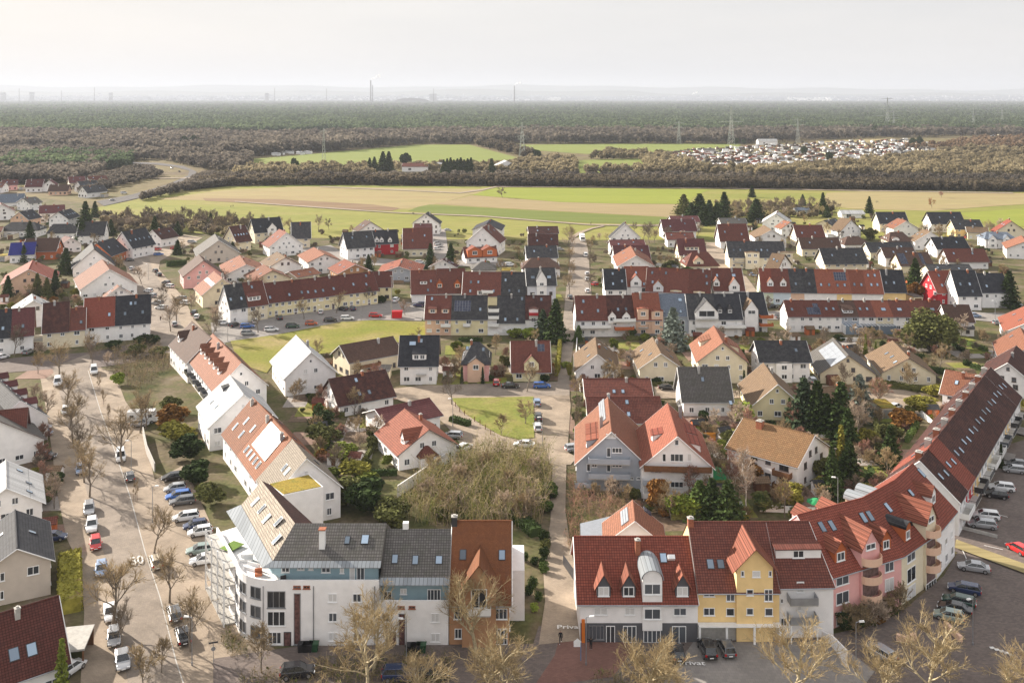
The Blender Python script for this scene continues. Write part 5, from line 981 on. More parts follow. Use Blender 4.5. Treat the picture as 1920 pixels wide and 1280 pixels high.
b.wins_px('F', [(305, 848, 372, 975, {'out': .05}), (432, 848, 532, 975, {'out': .05, 'bars': 2}), (585, 880, 715, 975, {'out': .05, 'bars': 3}), (800, 850, 905, 980, {'out': .05, 'bars': 1}), (175, 845, 290, 950, {'out': .05, 'bars': 3, 'fr': M_ME})])
q = MB(); q.box(-.5, .5, -.5, .5, 0, 3.3); tag(q.build('pillar', mat('orange_paint', (.6, .16, .02), .6, .05), None, (P(1093.5, 1205).x, P(1093.5, 1205).y, 0)), 'orange square pillar at the left corner of the shop building', 'pillar').scale = (.45, .45, 1)
b = Bld('apartment_building', 'yellow apartment house with a big pointed gable and dark red roof', 'apartment building', (25.6, 132.5), (36.9, 132.5), (25.6, 139.6), (36.9, 139.6), (25.6, 146.5), (36.9, 146.5), 7.1, 13.1, 'rb', 'ye', org=R14, og=(0, 0), ov=.5); HOUSES.append(((25.6, 132.5), (44, 132.5), (44, 146.5), (25.6, 146.5)))
b.dormer(k='F', a=7.8, w=5.0, h=10.5, rise=2.55, proud=.45, wall='ye', roof='cr', ro=.75, win=0); FY = b
ff = Face(b.root, (25.6, 132.05), (36.9, 132.05), R14); ff.wins_px('F', [(1316, 437, 1342, 480), (1402, 437, 1462, 485, {'bars': 0}), (1524, 437, 1548, 480)])
ff.wins_px('F', [(1358, 575, 1410, 622, {'bars': 0}), (1358, 716, 1410, 768, {'bars': 0}), (1492, 575, 1555, 665), (1496, 716, 1556, 775, {'bars': 0})])
b.wins_px('F', [(1036, 572, 1120, 630), (1206, 575, 1270, 665), (1036, 714, 1120, 772), (1206, 716, 1268, 775, {'bars': 0})]); b.skies([(1088, 388, {'w': 1, 'h': 1.4}), (1165, 388, {'w': 1, 'h': 1.3})])
q = MB(); q.box(0, 11.3, -.06, .02, 0, 2.2); q.build('ground_floor', M_CO, b.root, (b.F0.x, b.F0.y, 0)); q = MB(); 
for x in (.1, 3.8, 7.6, 11.1): q.box(x-.15, x+.15, -1.2, -.95, 0, 2.5)
q.box(0, 11.3, -1.25, -.08, 2.5, 2.62); q.build('pillar_row', M_WHT, b.root, (b.F0.x, b.F0.y, 0)); b.chimney(k='F', a=.3, b=6.8, w=.8, m=M_BRK)
b = Bld('apartment_building', 'white balcony house with dark red mansard between the yellow and the pink house', 'apartment building', (36.95, 133), (44.6, 133.2), (36.95, 139.6), (43.2, 139.8), (36.95, 146), (42, 146.5), 7.5, 13.1, 'rb', 'wh', org=R14, og=(0, 0), ov=.5)
b.dormer('F', a=3.6, b=2.6, w=6.4, h=1.35, rise=.25, typ='shed', wall='wh', win=1, ww=1.6); ff = b
u, _ = b.wall_hit('F', 1770, 640)
for z_ in (2.9, 5.5): b.balcony('F', u-.1, z_, 3.8, 1.7, rail=M_ME, post=z_ < 3)
b.wins_px('F', [(1612, 645, 1635, 680), (1740, 655, 1772, 735, {'bars': 0}), (1735, 520, 1790, 600, {'bars': 0}), (1615, 790, 1660, 850)])
# mitred pink, cream and white houses
Qp = [Vector(v) for v in ((44.9, 135.3), (57.5, 141.7), (66.2, 149.5), (72.4, 157))]
def offs(k):
    out = []
    for i in range(4):
        ns = []
        for j in (i-1, i):
            if 0 <= j < 3: d = (Qp[j+1]-Qp[j]).normalized(); ns.append(Vector((-d.y, d.x)))
        n = sum(ns, Vector((0, 0))).normalized(); out.append(Qp[i]+n*k/n.dot(ns[0]))
    return out
Rq, Bq = offs(6.6), offs(13); MIT = []
for i, (rf, wl, lb) in enumerate([('rd', 'pk', 'pink apartment house with red roof and a stack of rounded balconies under a pointed gable'), ('rd', 'cr', 'cream apartment house with red roof, barrel dormer and rounded balconies under a pointed gable'), ('rd', 'wh', 'white walled end part of the curved red roofed apartment row')]):
    k = .0012; f0, f1 = Qp[i], Qp[i]+(Qp[i+1]-Qp[i])*(1-k); b = Bld('apartment_building', lb, 'apartment building', f0, f1, Rq[i], Rq[i+1], Bq[i], Bq[i+1], 7.7, 13.4, rf, wl, org=R15, og=(0, 0), ov=.5, group='curved row of red roofed apartment houses', ends='L' if i == 0 else 'R' if i == 2 else '')
    HOUSES.append((f0, f1, Bq[i+1], Bq[i])); MIT.append(b)
def tower(b, x, cx, w=3.6):
    u, _ = b.wall_hit('F', x, cx); d = b.dormer(k='F', a=u, w=w, h=10.2, rise=2.5, proud=.35, roof='cr', win=1, ww=1.9, wh=.9, wz=[10.3], ro=.3)
    for z_ in (1.4, 4.2, 7, 9.0)[:3]:
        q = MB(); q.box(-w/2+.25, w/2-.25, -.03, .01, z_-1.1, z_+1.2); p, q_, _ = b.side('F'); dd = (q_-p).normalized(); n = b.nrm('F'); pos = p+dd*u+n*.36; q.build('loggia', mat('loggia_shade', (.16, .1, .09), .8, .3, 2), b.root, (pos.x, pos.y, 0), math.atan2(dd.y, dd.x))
    for z_ in (2.8, 5.5, 8.1):
        q = MB(); n_ = 8; arc = [(-w/2*math.cos(math.pi*i/n_), -1.4*math.sin(math.pi*i/n_)) for i in range(n_+1)]
        q.prism([(x_, y_, z_-.15) for x_, y_ in arc], [(x_, y_, z_) for x_, y_ in arc]); 
        for (x0, y0), (x1, y1) in zip(arc, arc[1:]): q.prism([(x0, y0, z_), (x1, y1, z_), (x1*.96, y1*.94, z_), (x0*.96, y0*.94, z_)], [(x0, y0, z_+.95), (x1, y1, z_+.95), (x1*.96, y1*.94, z_+.95), (x0*.96, y0*.94, z_+.95)])
        q.build('balcony', WM['pe'], b.root, (pos.x, pos.y, 0), math.atan2(dd.y, dd.x))
tower(MIT[0], 755, 700); tower(MIT[1], 1205, 480, 3.4)
b = MIT[0]; b.wins_px('F', [(510, 460, 605, 528), (510, 608, 605, 668), (512, 752, 608, 818), (875, 365, 942, 432), (875, 503, 942, 572), (878, 670, 945, 722, {'gl': M_BL}), (700, 715, 815, 828, {'bars': 3, 'out': .4})])
b.dormer(x=545, y=368, w=2.2, h=1.7, rise=1.3, wall='ow', roof='cr', ww=1.5); b.dormer(x=885, y=278, w=2.0, h=1.7, rise=1.3, wall='ow', roof='cr'); b.skies([(405, 110), (480, 100), (715, 40), (765, 28)], w=.9, h=1.6)
b = MIT[1]; b.wins_px('F', [(1042, 300, 1102, 345), (1042, 432, 1105, 495), (1042, 570, 1105, 635), (1165, 535, 1240, 600, {'bars': 3, 'out': .4})]); b.dormer(x=1048, y=212, w=1.9, h=2, rise=.9, typ='barrel', wall='ow', roof='dk'); b.dormer(x=900, y=250, w=.1, h=.1) if 0 else None
b = MIT[2]; b.auto('F', n=3, rows=3); b.dormer('F', a=5, b=2, w=2.6, h=1.6, rise=1.3, roof='cr')
for b in MIT[:2]: b.org = R10
MIT[1].skies([(900, 1165, {'w': .9, 'h': 1.6}), (1072, 1055), (1060, 1065)][:2]); b = MIT[2]; b.org = R10; b.skies([(1150, 905, {'w': 1, 'h': 1.7})])
for i, (a_, lab) in enumerate(((4, 0), (9, 1))): MIT[0].dormer('B', a=a_, b=3, w=2.4, h=1.8, rise=1.1, roof='cr')
for a_ in (3.5, 7): MIT[1].dormer('B', a=a_, b=2.6, w=2.2, h=1.6, rise=1.1, typ='barrel', roof='zn')
# salmon back building with glass roof behind the shop
b = H(R9, 'G', 520, 1260, 505, 1128, 1340, 4, 9, 'or', 'wh', 'low building with salmon roof and pale glass strips behind the shop building', auto=0, ch=0, hr=7.5); b.solar(420, 1195, 470, 1270, 1, 3, M_SOW); b.solar(590, 1160, 640, 1230, 1, 2)
q = MB(); c = [P(1088, 982, 3.2), P(1155, 966, 3.2), P(1157, 1012, 3.2), P(1089, 1014, 3.2)]; o_ = Vector((c[0].x, c[0].y, 0)); t = thing('carport', 'pale corrugated lean-to roof behind the shop building', 'carport', o_)
q.prism([v-o_ for v in c], [v-o_+Vector((0, 0, .12)) for v in c]); q.build('roof', M_SOW, t); q = MB(); [q.box(v.x-o_.x-.08, v.x-o_.x+.08, v.y-o_.y-.08, v.y-o_.y+.08, 0, 3.2) for v in c]; q.build('post', M_ME, t)
# ------------------------------------------------ left border houses
def edge(hr, near, far, w, he, rf, wl, lb, ends='LR', sky=2, **kw):
    pts = from_ridge(P(*near, hr), P(*far, hr), w); HOUSES.append((pts[0], pts[1], pts[5], pts[4])); b = Bld('house', lb, 'house', *pts, he, hr, rf, wl, org=(0, 660), **kw); b.autos(); b.autosky(sky) if sky else None; return b
edge(9, (12, 914), (11, 866), 10.8, 5.6, 'wh', 'wh', 'white gable house with pale grey seamed roof at the left border', sky=3)
edge(8, (32, 1027), (28.5, 960), 9, 5.4, 'bk', 'be', 'beige gable house with black and tan roof at the left border', sky=1)
edge(11.4, (-30, 778), (-60, 735), 22, 4.3, 'gy', 'wh', 'big white side wall house cut by the left border', sky=0)
b = Bld('house', 'house with dark red tiled roof in the lower left corner', 'house', *from_ridge(P(-60, 1170, 9.5), P(101, 1121, 9.5), 11), 4, 9.5, 'dr', 'wh', org=R11); b.autos(); b.skies([(105, 1065, {'w': 1.2, 'h': 1.6}), (238, 1028, {'w': 1.2, 'h': 1.6})]); b.chimney(130, 780); HOUSES.append(tuple((p[0], p[1]) for p in (P(-60, 1250), P(95, 1230), P(90, 1150), P(-60, 1190))))
b = Bld('house', 'house with plain red roof at the left border above the white side wall', 'house', *from_ridge(P(-40, 775, 9.5), P(47, 766, 9.5), 9), 4.5, 9.5, 'rb', 'wh', org=R6)
g = 'stepped row houses at the left border'
for i in range(5):
    a = P(-14+i*2+i*12, 764-i*13.5, 9); c = P(-14+i*2+i*12-24 if 0 else -26+i*12, 748-i*12.5, 9)
pA, pB = P(38, 752, 9.5), P(-30, 690, 9.5)
for i in range(4):
    t0, t1 = i/4, (i+1)/4-.002; pts = from_ridge(pA+(pB-pA)*t0, pA+(pB-pA)*t1, 11); HOUSES.append((pts[0], pts[1], pts[5], pts[4]))
    b = Bld('row_house', ['stepped row house at the left border, nearest of the four', 'stepped row house at the left border, second nearest', 'stepped row house at the left border, third nearest', 'stepped row house at the left border, farthest of the four'][i], 'row house', *pts, 5, 9.5, 'bk', 'wh', org=R6, group=g, og=(0, 0)); b.auto('F', n=2, rows=2)
    Ln = (b.F1-b.F0).length; b.dormer('F', a=Ln*.5, b=1.4, w=2.6, h=1.5, rise=.9, wall='wh', roof='mr'); b.skylight('F', Ln*.2, 3.5); b.skylight('F', Ln*.8, 3.5)
t = thing('carport', 'flat concrete roofed carport between the dark red house and the hedge', 'carport', (*G2(126, 1235), 0), .2); q = MB(); q.box(-2.8, 2.8, -3, 3, 2.5, 2.75); q.build('roof', M_CO, t); q = MB(); [q.box(x-.1, x+.1, y-.1, y+.1, 0, 2.5) for x in (-2.6, 2.6) for y in (-2.8, 2.8)]; q.box(-2.7, 2.7, 2.8, 2.95, 0, 2.5); q.build('post', M_WD, t)
# ------------------------------------------------ where things are: words for labels, free ground test
def inside(p, poly):
    x, y = p[0], p[1]; c = False; n = len(poly)
    for i in range(n):
        x0, y0 = poly[i][0], poly[i][1]; x1, y1 = poly[i-1][0], poly[i-1][1]
        if (y0 > y) != (y1 > y) and x < (x1-x0)*(y-y0)/(y1-y0)+x0: c = not c
    return c
def grow_poly(q, k): c = (sum(p[0] for p in q)/len(q), sum(p[1] for p in q)/len(q)); return [(c[0]+(p[0]-c[0])*k, c[1]+(p[1]-c[1])*k) for p in q]
HB = [grow_poly(q, 1.12) for q in HOUSES]
def free(p, road=True): return not any(inside(p, q) for q in HB) and not (road and any(inside(p, q) for q in ROADS))
REFS = [(o.location.x, o.location.y, o['label']) for o in bpy.data.objects if o.parent is None and 'label' in o.keys() and 'house' in o.get('category', '')+o['label'].lower()]
_used = {}
ORD = ['', 'second', 'third', 'fourth', 'fifth', 'sixth', 'seventh', 'eighth', 'ninth', 'tenth', 'eleventh', 'twelfth', 'thirteenth', 'fourteenth', 'fifteenth', 'sixteenth']
def trim(s, n=7):
    w = s.replace(' the left end of', '').split()
    if len(w) <= n: return s.rstrip(',')
    for k in range(n, 2, -1):
        if w[k] in ('to', 'in', 'of', 'beside', 'behind', 'at', 'with', 'by', 'on', 'near', 'under', 'left', 'right', 'between', 'and', 'next', 'standing', 'across', 'among') or w[k-1].endswith(','): return ' '.join(w[:k]).rstrip(',')
    return ' '.join(w[:n-1])
def where(x, y):
    d, rx, ry, l = min(((rx-x)**2+(ry-y)**2, rx, ry, l) for rx, ry, l in REFS); dx, dy = x-rx, y-ry
    s = ('left of' if dx < 0 else 'right of') if abs(dx) > abs(dy) else ('in front of' if dy < 0 else 'behind')
    return s+' the '+trim(l)
def lab(kind, x, y):
    s = kind+' '+where(x, y); k = _used.get(s, 0); _used[s] = k+1
    return s if k == 0 else ORD[min(k, 15)]+' '+s
# ------------------------------------------------ vehicles
def car_meshes(typ):
    Lc, Wd, Hh, roof0, roof1, g0, g1, nose = {'hatchback': (4.1, 1.76, 1.48, -1.6, .35, -1.98, 1.15, .78), 'estate car': (4.65, 1.8, 1.48, -1.85, .4, -2.25, 1.2, .76), 'saloon': (4.7, 1.8, 1.42, -1.0, .35, -1.75, 1.2, .76), 'off-roader': (4.45, 1.86, 1.7, -1.75, .3, -2.1, 1.05, .95), 'van': (4.9, 1.92, 1.95, -2.2, .9, -2.4, 1.7, 1.0)}[typ]
    belt = .92 if typ != 'off-roader' else 1.06; belt = 1.1 if typ == 'van' else belt; h = Lc/2
    st = [(-h, .5, belt-.12, .84), (-h+.12, .32, belt, .95), (g0+.3, .25, belt, 1), (0, .22, belt, 1), (g1, .22, belt-.02, 1), (h-.45, .25, nose, .97), (h-.1, .3, nose-.12, .88), (h, .42, nose-.25, .76)]
    b = MB(); S = []
    for x, zb, zt, k in st: w = Wd/2*k; S.append([(x, -w*.93, zb), (x, -w, (zb+zt)/2), (x, -w*.97, zt-.06), (x, -w*.86, zt), (x, w*.86, zt), (x, w*.97, zt-.06), (x, w, (zb+zt)/2), (x, w*.93, zb)])
    for A, B in zip(S, S[1:]):
        for i in range(8): j = (i+1) % 8; b.face([A[i], A[j], B[j], B[i]])
    b.face(S[0][::-1]); b.face(S[-1])
    w0, w1 = Wd/2*.9, Wd/2*.73; zt = Hh
    lo = [(g0, -w0*.93, belt-.01), (g1, -w0, belt-.01), (g1, w0, belt-.01), (g0, w0*.93, belt-.01)]; hi = [(roof0, -w1, zt-.05), (roof1, -w1, zt-.05), (roof1, w1, zt-.05), (roof0, w1, zt-.05)]
    rf = [(roof0-.06, -w1-.03, zt-.05), (roof1+.05, -w1-.03, zt-.05), (roof1+.05, w1+.03, zt-.05), (roof0-.06, w1+.03, zt-.05)]
    b.prism(rf, [(x*.93 if x > 0 else x*.96, y*.9, z+.05) for x, y, z in rf])
    for i in range(4): b.tube(lo[i], hi[i], .05, .045, 4)
    for sg in (-1, 1): b.tube((-.35, sg*w0, belt), (-.4, sg*w1, zt-.03), .045, .04, 4)
    for sg in (-1, 1): b.box(g1-.25, g1-.1, sg*(Wd/2+.1)-.1, sg*(Wd/2+.1)+.1, belt-.02, belt+.14)
    gl = MB(); gl.prism(lo, hi); 
    wl = MB(); n = 12; r = .33 if typ != 'off-roader' else .37
    for y0, y1, rr, mi in ((-.1, .1, r, 0), (-.115, .115, r*.6, 1)):
        wl.prism([(rr*math.cos(2*math.pi*i/n), y0, rr*math.sin(2*math.pi*i/n)) for i in range(n)], [(rr*math.cos(2*math.pi*i/n), y1, rr*math.sin(2*math.pi*i/n)) for i in range(n)], mi)
    hl = MB(); hl.box(-.08, .06, -.2, .2, -.08, .08); tl = MB(); tl.box(-.05, .08, -.13, .13, -.14, .14); pl = MB(); pl.box(-.02, .02, -.26, .26, -.06, .06)
    wp = [(sx*(h-.82), sy*(Wd/2-.09), r) for sx in (1, -1) for sy in (1, -1)]
    hp = [(h-.1, sy*(Wd/2*.66), nose-.2) for sy in (1, -1)]; tp = [(-h+.02, sy*(Wd/2*.78), belt-.2) for sy in (1, -1)]
    full = MB()
    def add(mb, mi, off=(0, 0, 0)):
        k = len(full.v); full.v += [(x+off[0], y+off[1], z+off[2]) for x, y, z in mb.v]; full.f += [tuple(i+k for i in f) for f in mb.f]; full.m += [mi+m_ for m_ in mb.m]
    add(b, 0); add(gl, 1)
    for p_ in wp: add(wl, 2, p_)
    for p_ in hp: add(hl, 4, p_)
    for p_ in tp: add(tl, 5, p_)
    return dict(b=b.data('body', [None]) if 0 else b.data('body', [M_ME]), g=gl.data('glass', [M_CG]), w=wl.data('wheel', [M_TY, M_RIM]), h=hl.data('headlight', [M_HL]), t=tl.data('tail_light', [M_TL]), p=pl.data('number_plate', [M_WHT]), full=full.data('car', [M_ME, M_CG, M_TY, M_RIM, M_HL, M_TL]), wp=wp, hp=hp, tp=tp, h0=h)
M_CG = mat('car_glass', (.02, .024, .028), .06, .1, 3, spec=.8); M_TY = mat('tyre', (.02, .02, .02), .9, .1, 6); M_RIM = mat('wheel_rim', (.45, .45, .47), .3, .05, metal=.8)
M_HL = mat('headlight_lens', (.7, .72, .75), .1, .05, spec=.8); M_TL = mat('tail_light_lens', (.35, .01, .01), .2, .1)
def paint(n, c, met=0): m = mat('car_paint_'+n, c, .22, .02, 2, spec=.6, metal=met); m.node_tree.nodes['Principled BSDF'].inputs['Coat Weight'].default_value = .6; return m
PT = {'white': paint('white', (.75, .76, .77)), 'silver': paint('silver', (.42, .43, .45), .4), 'grey': paint('grey', (.14, .145, .155), .3), 'black': paint('black', (.014, .014, .017)), 'dark blue': paint('dblue', (.015, .03, .09)), 'blue': paint('blue', (.03, .12, .4)),
 'red': paint('red', (.5, .015, .015)), 'dark green': paint('dgreen', (.02, .06, .045)), 'orange': paint('orange', (.45, .09, .03)), 'beige': paint('beige', (.42, .36, .27)), 'pale blue': paint('pblue', (.25, .34, .5)), 'grey green': paint('ggreen', (.25, .32, .3), .2)}
CM = {}
def car(x, y, col, typ, ang, label, group=None, world=False):
    if typ not in CM: CM[typ] = car_meshes(typ)
    c = CM[typ]; p = (x, y) if world else G2(x, y); rz = math.radians(ang)
    if p[1] > 260:
        o = link('car' if typ != 'van' else 'van', c['full'], None, (*p, .2), rz); o.material_slots[0].link = 'OBJECT'; o.material_slots[0].material = PT[col]; tag(o, label, 'car' if typ != 'van' else 'van', group); return o
    t = thing('car' if typ != 'van' else 'van', label, 'car' if typ != 'van' else 'van', (*p, .2), rz, group)
    o = link('body', c['b'], t); o.material_slots[0].link = 'OBJECT'; o.material_slots[0].material = PT[col]; link('window_glass', c['g'], t)
    for q_ in c['wp']: link('wheel', c['w'], t, q_)
    for q_ in c['hp']: link('headlight', c['h'], t, q_)
    for q_ in c['tp']: link('tail_light', c['t'], t, q_)
    link('number_plate', c['p'], t, (-c['h0']-.01, 0, .55)); link('number_plate', c['p'], t, (c['h0']+.005, 0, .42)); return t
def cars(place, group, lst, ang):
    first = ['nearest of', 'second of', 'third of', 'fourth of', 'fifth of', 'sixth of', 'seventh of', 'eighth of', 'ninth of', 'tenth of', 'eleventh of', 'twelfth of', 'thirteenth of', 'fourteenth of']
    if 'from the left' in place: first = ['leftmost of']+first[1:]
    for w_ in (' counted', ' from the front', ' from the left'): place = place.replace(w_, '')
    for i, (x, y, col, typ, *a) in enumerate(lst): car(x, y, col, typ, (a[0] if a else ang)+random.uniform(-1.5, 1.5), '%s %s, %s the %s' % (col, typ, first[i], place), group)
h_, e_, s_, o_, v_ = 'hatchback', 'estate car', 'saloon', 'off-roader', 'van'
AV = 117
cars('cars along the west kerb of the avenue counted from the front', 'cars at the west kerb of the avenue', [(230, 1245, 'silver', s_, -66), (214, 1203, 'silver', h_, -66), (207, 1156, 'white', s_, -66), (190, 1075, 'pale blue', h_, -66), (179, 1026, 'red', h_, -66), (172, 993, 'white', o_, -66), (167, 960, 'silver', e_, -66), (151, 886, 'pale blue', h_, -66), (123, 775, 'white', h_, -66), (108, 722, 'white', v_, -66)], AV)
cars('cars on the east side of the avenue counted from the front', 'cars on the east side of the avenue', [(343, 1200, 'black', s_), (327, 1158, 'grey', e_), (293, 1062, 'beige', o_), (243, 900, 'grey', h_), (226, 862, 'white', v_, -64), (176, 700, 'white', v_, -64)], AV)
cars('cars parked across beside the white curved building counted from the front', 'cars parked across along the avenue', [(383, 1057, 'white', e_, 198), (376, 1038, 'grey green', e_, 198), (375, 1004, 'white', h_, 200), (366, 992, 'dark blue', h_, 200), (348, 976, 'white', e_, 200), (342, 946, 'grey', e_, 198), (334, 936, 'blue', e_, 198), (328, 922, 'silver', h_, 198), (323, 901, 'black', h_, 198)], 0)
cars('dark cars on the forecourt at the lower edge counted from the left', 'cars on the front forecourt', [(558, 1270, 'black', o_, 12), (748, 1275, 'dark blue', o_, 5), (812, 1272, 'black', h_, 0), (1270, 1232, 'black', h_, 88)], 0)
cars('two dark cars parked nose-in before the yellow house counted from the left', 'cars before the yellow house', [(1326, 1226, 'black', o_, 94), (1362, 1224, 'grey', h_, 94)], 0)
cars('cars on the right car park counted from the front', 'cars on the right car park', [(1650, 1232, 'silver', e_, 118), (1779, 1163, 'grey green', h_, 152), (1790, 1149, 'black', s_, 150), (1798, 1135, 'dark green', e_, 150), (1808, 1112, 'dark blue', e_, 155), (1826, 1071, 'silver', s_, 160), (1909, 1036, 'red', h_, 108), (1842, 990, 'silver', e_, 162), (1848, 973, 'white', e_, 162), (1868, 934, 'black', h_, 160), (1878, 920, 'white', e_, 160), (1902, 887, 'silver', h_, 160), (1908, 876, 'grey', s_, 160)], 0)
cars('driveway cars at the left border counted from the front', 'cars in the left driveways', [(133, 1262, 'white', h_, 70), (101, 1014, 'dark blue', h_, 10), (84, 860, 'black', e_, 5), (80, 817, 'dark blue', h_, 5), (78, 806, 'silver', h_, 5)], 0)
cars('cars round the green island counted from the front', 'cars round the green island', [(983, 839, 'white', s_, 172), (870, 845, 'white', e_, 60), (1008, 806, 'white', e_, 92), (848, 822, 'silver', e_, 170), (1076, 846, 'silver', h_, 20), (1009, 788, 'black', o_, 92), (1007, 760, 'pale blue', h_, 92), (957, 728, 'black', s_, 0), (1016, 728, 'blue', e_, 4), (931, 722, 'red', h_, 88)], 0)
cars('cars in the left side street near the round lawn', 'cars in the near right side street', [(1251, 731, 'black', s_, 0), (1679, 768, 'white', h_, 40), (1523, 718, 'silver', h_, 90), (1800, 747, 'grey', h_, 30)], 0)
z = lambda o, l: [(o[0]+a[0]/4, o[1]+a[1]/4+1.5, *a[2:]) for a in l]
cars('cars at the near kerb of the curved street from the left', 'cars in the curved street', z(R2, [(262, 1068, 'silver', e_, 8), (435, 1040, 'white', e_, 10), (595, 1015, 'dark green', e_, 8), (735, 995, 'orange', h_, 8), (880, 970, 'black', e_, 8), (1005, 955, 'white', e_, 8), (1218, 935, 'red', e_, 3)]), 0)
cars('cars on the forecourts of the long curved row from the left', 'cars before the long curved row', z(R2, [(75, 990, 'white', h_, 20), (155, 1005, 'black', h_, 70), (255, 1015, 'blue', e_, 15), (308, 978, 'white', h_, 110), (497, 952, 'black', h_, 110), (805, 908, 'white', h_, 100), (970, 885, 'black', h_, 150), (1045, 882, 'dark blue', h_, 110), (1370, 820, 'white', o_, 80), (1545, 857, 'dark blue', o_, 170)]), 0)
cars('cars along the upper avenue counted from the front', 'cars along the upper avenue', z(R1, [(1310, 1000, 'silver', h_, 110), (1475, 945, 'white', h_, 100), (1457, 918, 'black', o_, 100), (1210, 875, 'white', e_, 165), (1180, 840, 'silver', e_, 165), (1380, 838, 'white', e_, 160), (1355, 805, 'silver', e_, 160), (1140, 785, 'silver', h_, 150), (1113, 748, 'white', h_, 150), (1268, 712, 'white', e_, 150), (1245, 687, 'grey', h_, 150), (1190, 625, 'black', e_, 125), (1165, 597, 'black', h_, 125), (987, 580, 'white', h_, 100)]), 0)
cars('cars in the upper left streets counted from the front', 'cars in the upper left streets', z(R1, [(15, 1248, 'white', h_, 60), (690, 1155, 'silver', h_, 90), (210, 1210, 'silver', h_, 90), (985, 735, 'white', v_, 95), (880, 545, 'black', h_, 20), (1190, 472, 'blue', e_, 20), (1180, 433, 'red', h_, 10), (1310, 428, 'red', h_, 0), (1440, 378, 'silver', e_, 0), (975, 515, 'black', h_, 20)]), 0)
cars('cars in the straight street and its forecourts from the front', 'cars in the straight street', z(R3, [(1395, 795, 'grey', e_, 92), (1525, 748, 'white', h_, 92), (1590, 697, 'red', h_, 40), (1523, 660, 'white', h_, 92), (1523, 620, 'white', h_, 92), (945, 550, 'white', e_, 0), (270, 532, 'white', e_, 0), (1512, 480, 'white', v_, 92), (1320, 435, 'silver', h_, 20), (400, 430, 'white', h_, 30), (410, 408, 'silver', h_, 30), (400, 388, 'silver', h_, 30), (480, 290, 'silver', h_, 10)]), 0)
cars('cars in the streets on the right counted from the front', 'cars in the right hand streets', z(R5, [(1780, 968, 'grey', h_, 20), (1735, 990, 'silver', e_, 10), (1545, 935, 'pale blue', e_, 0), (30, 865, 'black', h_, 10), (1865, 850, 'white', h_, 0), (95, 945, 'grey', h_, 10), (1500, 345, 'red', h_, 0), (-100, 628, 'pale blue', e_, 0)]), 0)
for i, (x, y, col, ty, an) in enumerate([(232, 364, 'white', v_, 55), (336, 323, 'black', e_, 120), (322, 317, 'white', h_, 150), (262, 309, 'white', e_, 175), (210, 377, 'silver', h_, 55)]): car(x, y, col, ty, an, '%s %s driving on the main road, %s from the nearest' % (col, ty, ORD[i] or 'first'), 'cars on the main road')
# white lorry, caravan, skip, wheelie bins
p = G2(1092, 452); t = thing('lorry', 'white box lorry parked at the far end of the straight street', 'lorry', (*p, 0), 0)
q = MB(); q.box(-1.25, 1.25, -1, 5, .9, 3.4); q.build('cargo_box', M_WHT, t); q = MB(); q.box(-1.15, 1.15, -3, -1.1, .5, 2.6); q.build('cab', M_WHT, t); q = MB(); q.box(-1, 1, -3.04, -2.98, 1.5, 2.3); q.build('windscreen', M_CG, t)
for sx in (-1, 1):
    for yy in (-2.2, 3.5): link('wheel', CM['off-roader']['w'], t, (sx*1.05, yy, .4), math.pi/2)
p = G2(268, 792); t = thing('caravan', 'large white motorhome parked across beside the grey garden wall', 'motorhome', (*p, 0), math.radians(8))
q = MB(); q.prism([(-3.4, -1.1, .5), (3.2, -1.1, .5), (3.2, 1.1, .5), (-3.4, 1.1, .5)], [(-3.3, -1.05, 2.9), (2.6, -1.05, 2.9), (2.6, 1.05, 2.9), (-3.3, 1.05, 2.9)]); q.build('body', M_WHT, t); q = MB()
for xx in (-2.2, 0, 1.8): q.box(xx-.4, xx+.4, -1.12, -1.06, 1.5, 2.1)
q.build('side_window', M_CG, t)
for sx in (-2, 2.2):
    for yy in (-1, 1): link('wheel', CM['off-roader']['w'], t, (sx, yy, .37))
cars('cars beside the motorhome', 'cars beside the motorhome', [(262, 800, 'silver', h_, 10)], 0)
p = G2(744.5, 596); t = thing('skip', 'bright red container standing at the right end of the curved street', 'container', (*p, 0), .05); q = MB(); q.prism([(-1.6, -1, .1), (1.6, -1, .1), (1.6, 1, .1), (-1.6, 1, .1)], [(-1.8, -1.1, 2.3), (1.8, -1.1, 2.3), (1.8, 1.1, 2.3), (-1.8, 1.1, 2.3)]); q.build('body', mat('red_paint', (.55, .012, .02), .5, .08), t); q = MB(); q.box(-1.85, 1.85, -1.15, 1.15, 2.3, 2.4); q.build('lid', mat('red_lid', (.4, .01, .02), .5, .1), t)
BINM = [mat('bin_black', (.02, .02, .022), .5, .1), mat('bin_green', (.02, .07, .03), .5, .1)]
bm = MB(); bm.prism([(-.55, -.4, .1), (.55, -.4, .1), (.55, .4, .1), (-.55, .4, .1)], [(-.65, -.5, 1.15), (.65, -.5, 1.15), (.65, .5, 1.15), (-.65, .5, 1.15)]); bm.box(-.68, .68, -.53, .55, 1.15, 1.25)
bd = bm.data('bin', [BINM[0]])
for i, (x, y, c, l) in enumerate([(568, 1222, 0, 'left black bin by the first entrance'), (577, 1222, 0, 'right black bin by the first entrance'), (588, 1221, 1, 'green bin right of the black ones by the first entrance'), (770, 1224, 0, 'left black bin by the second entrance'), (779, 1224, 0, 'right black bin by the second entrance'), (790, 1223, 1, 'green bin right of the black ones by the second entrance')]):
    o = link('waste_bin', bd, None, (*G2(x, y), 0)); o.material_slots[0].link = 'OBJECT'; o.material_slots[0].material = BINM[c]; tag(o, l+' of the white building', 'bin', 'waste bins before the white building')
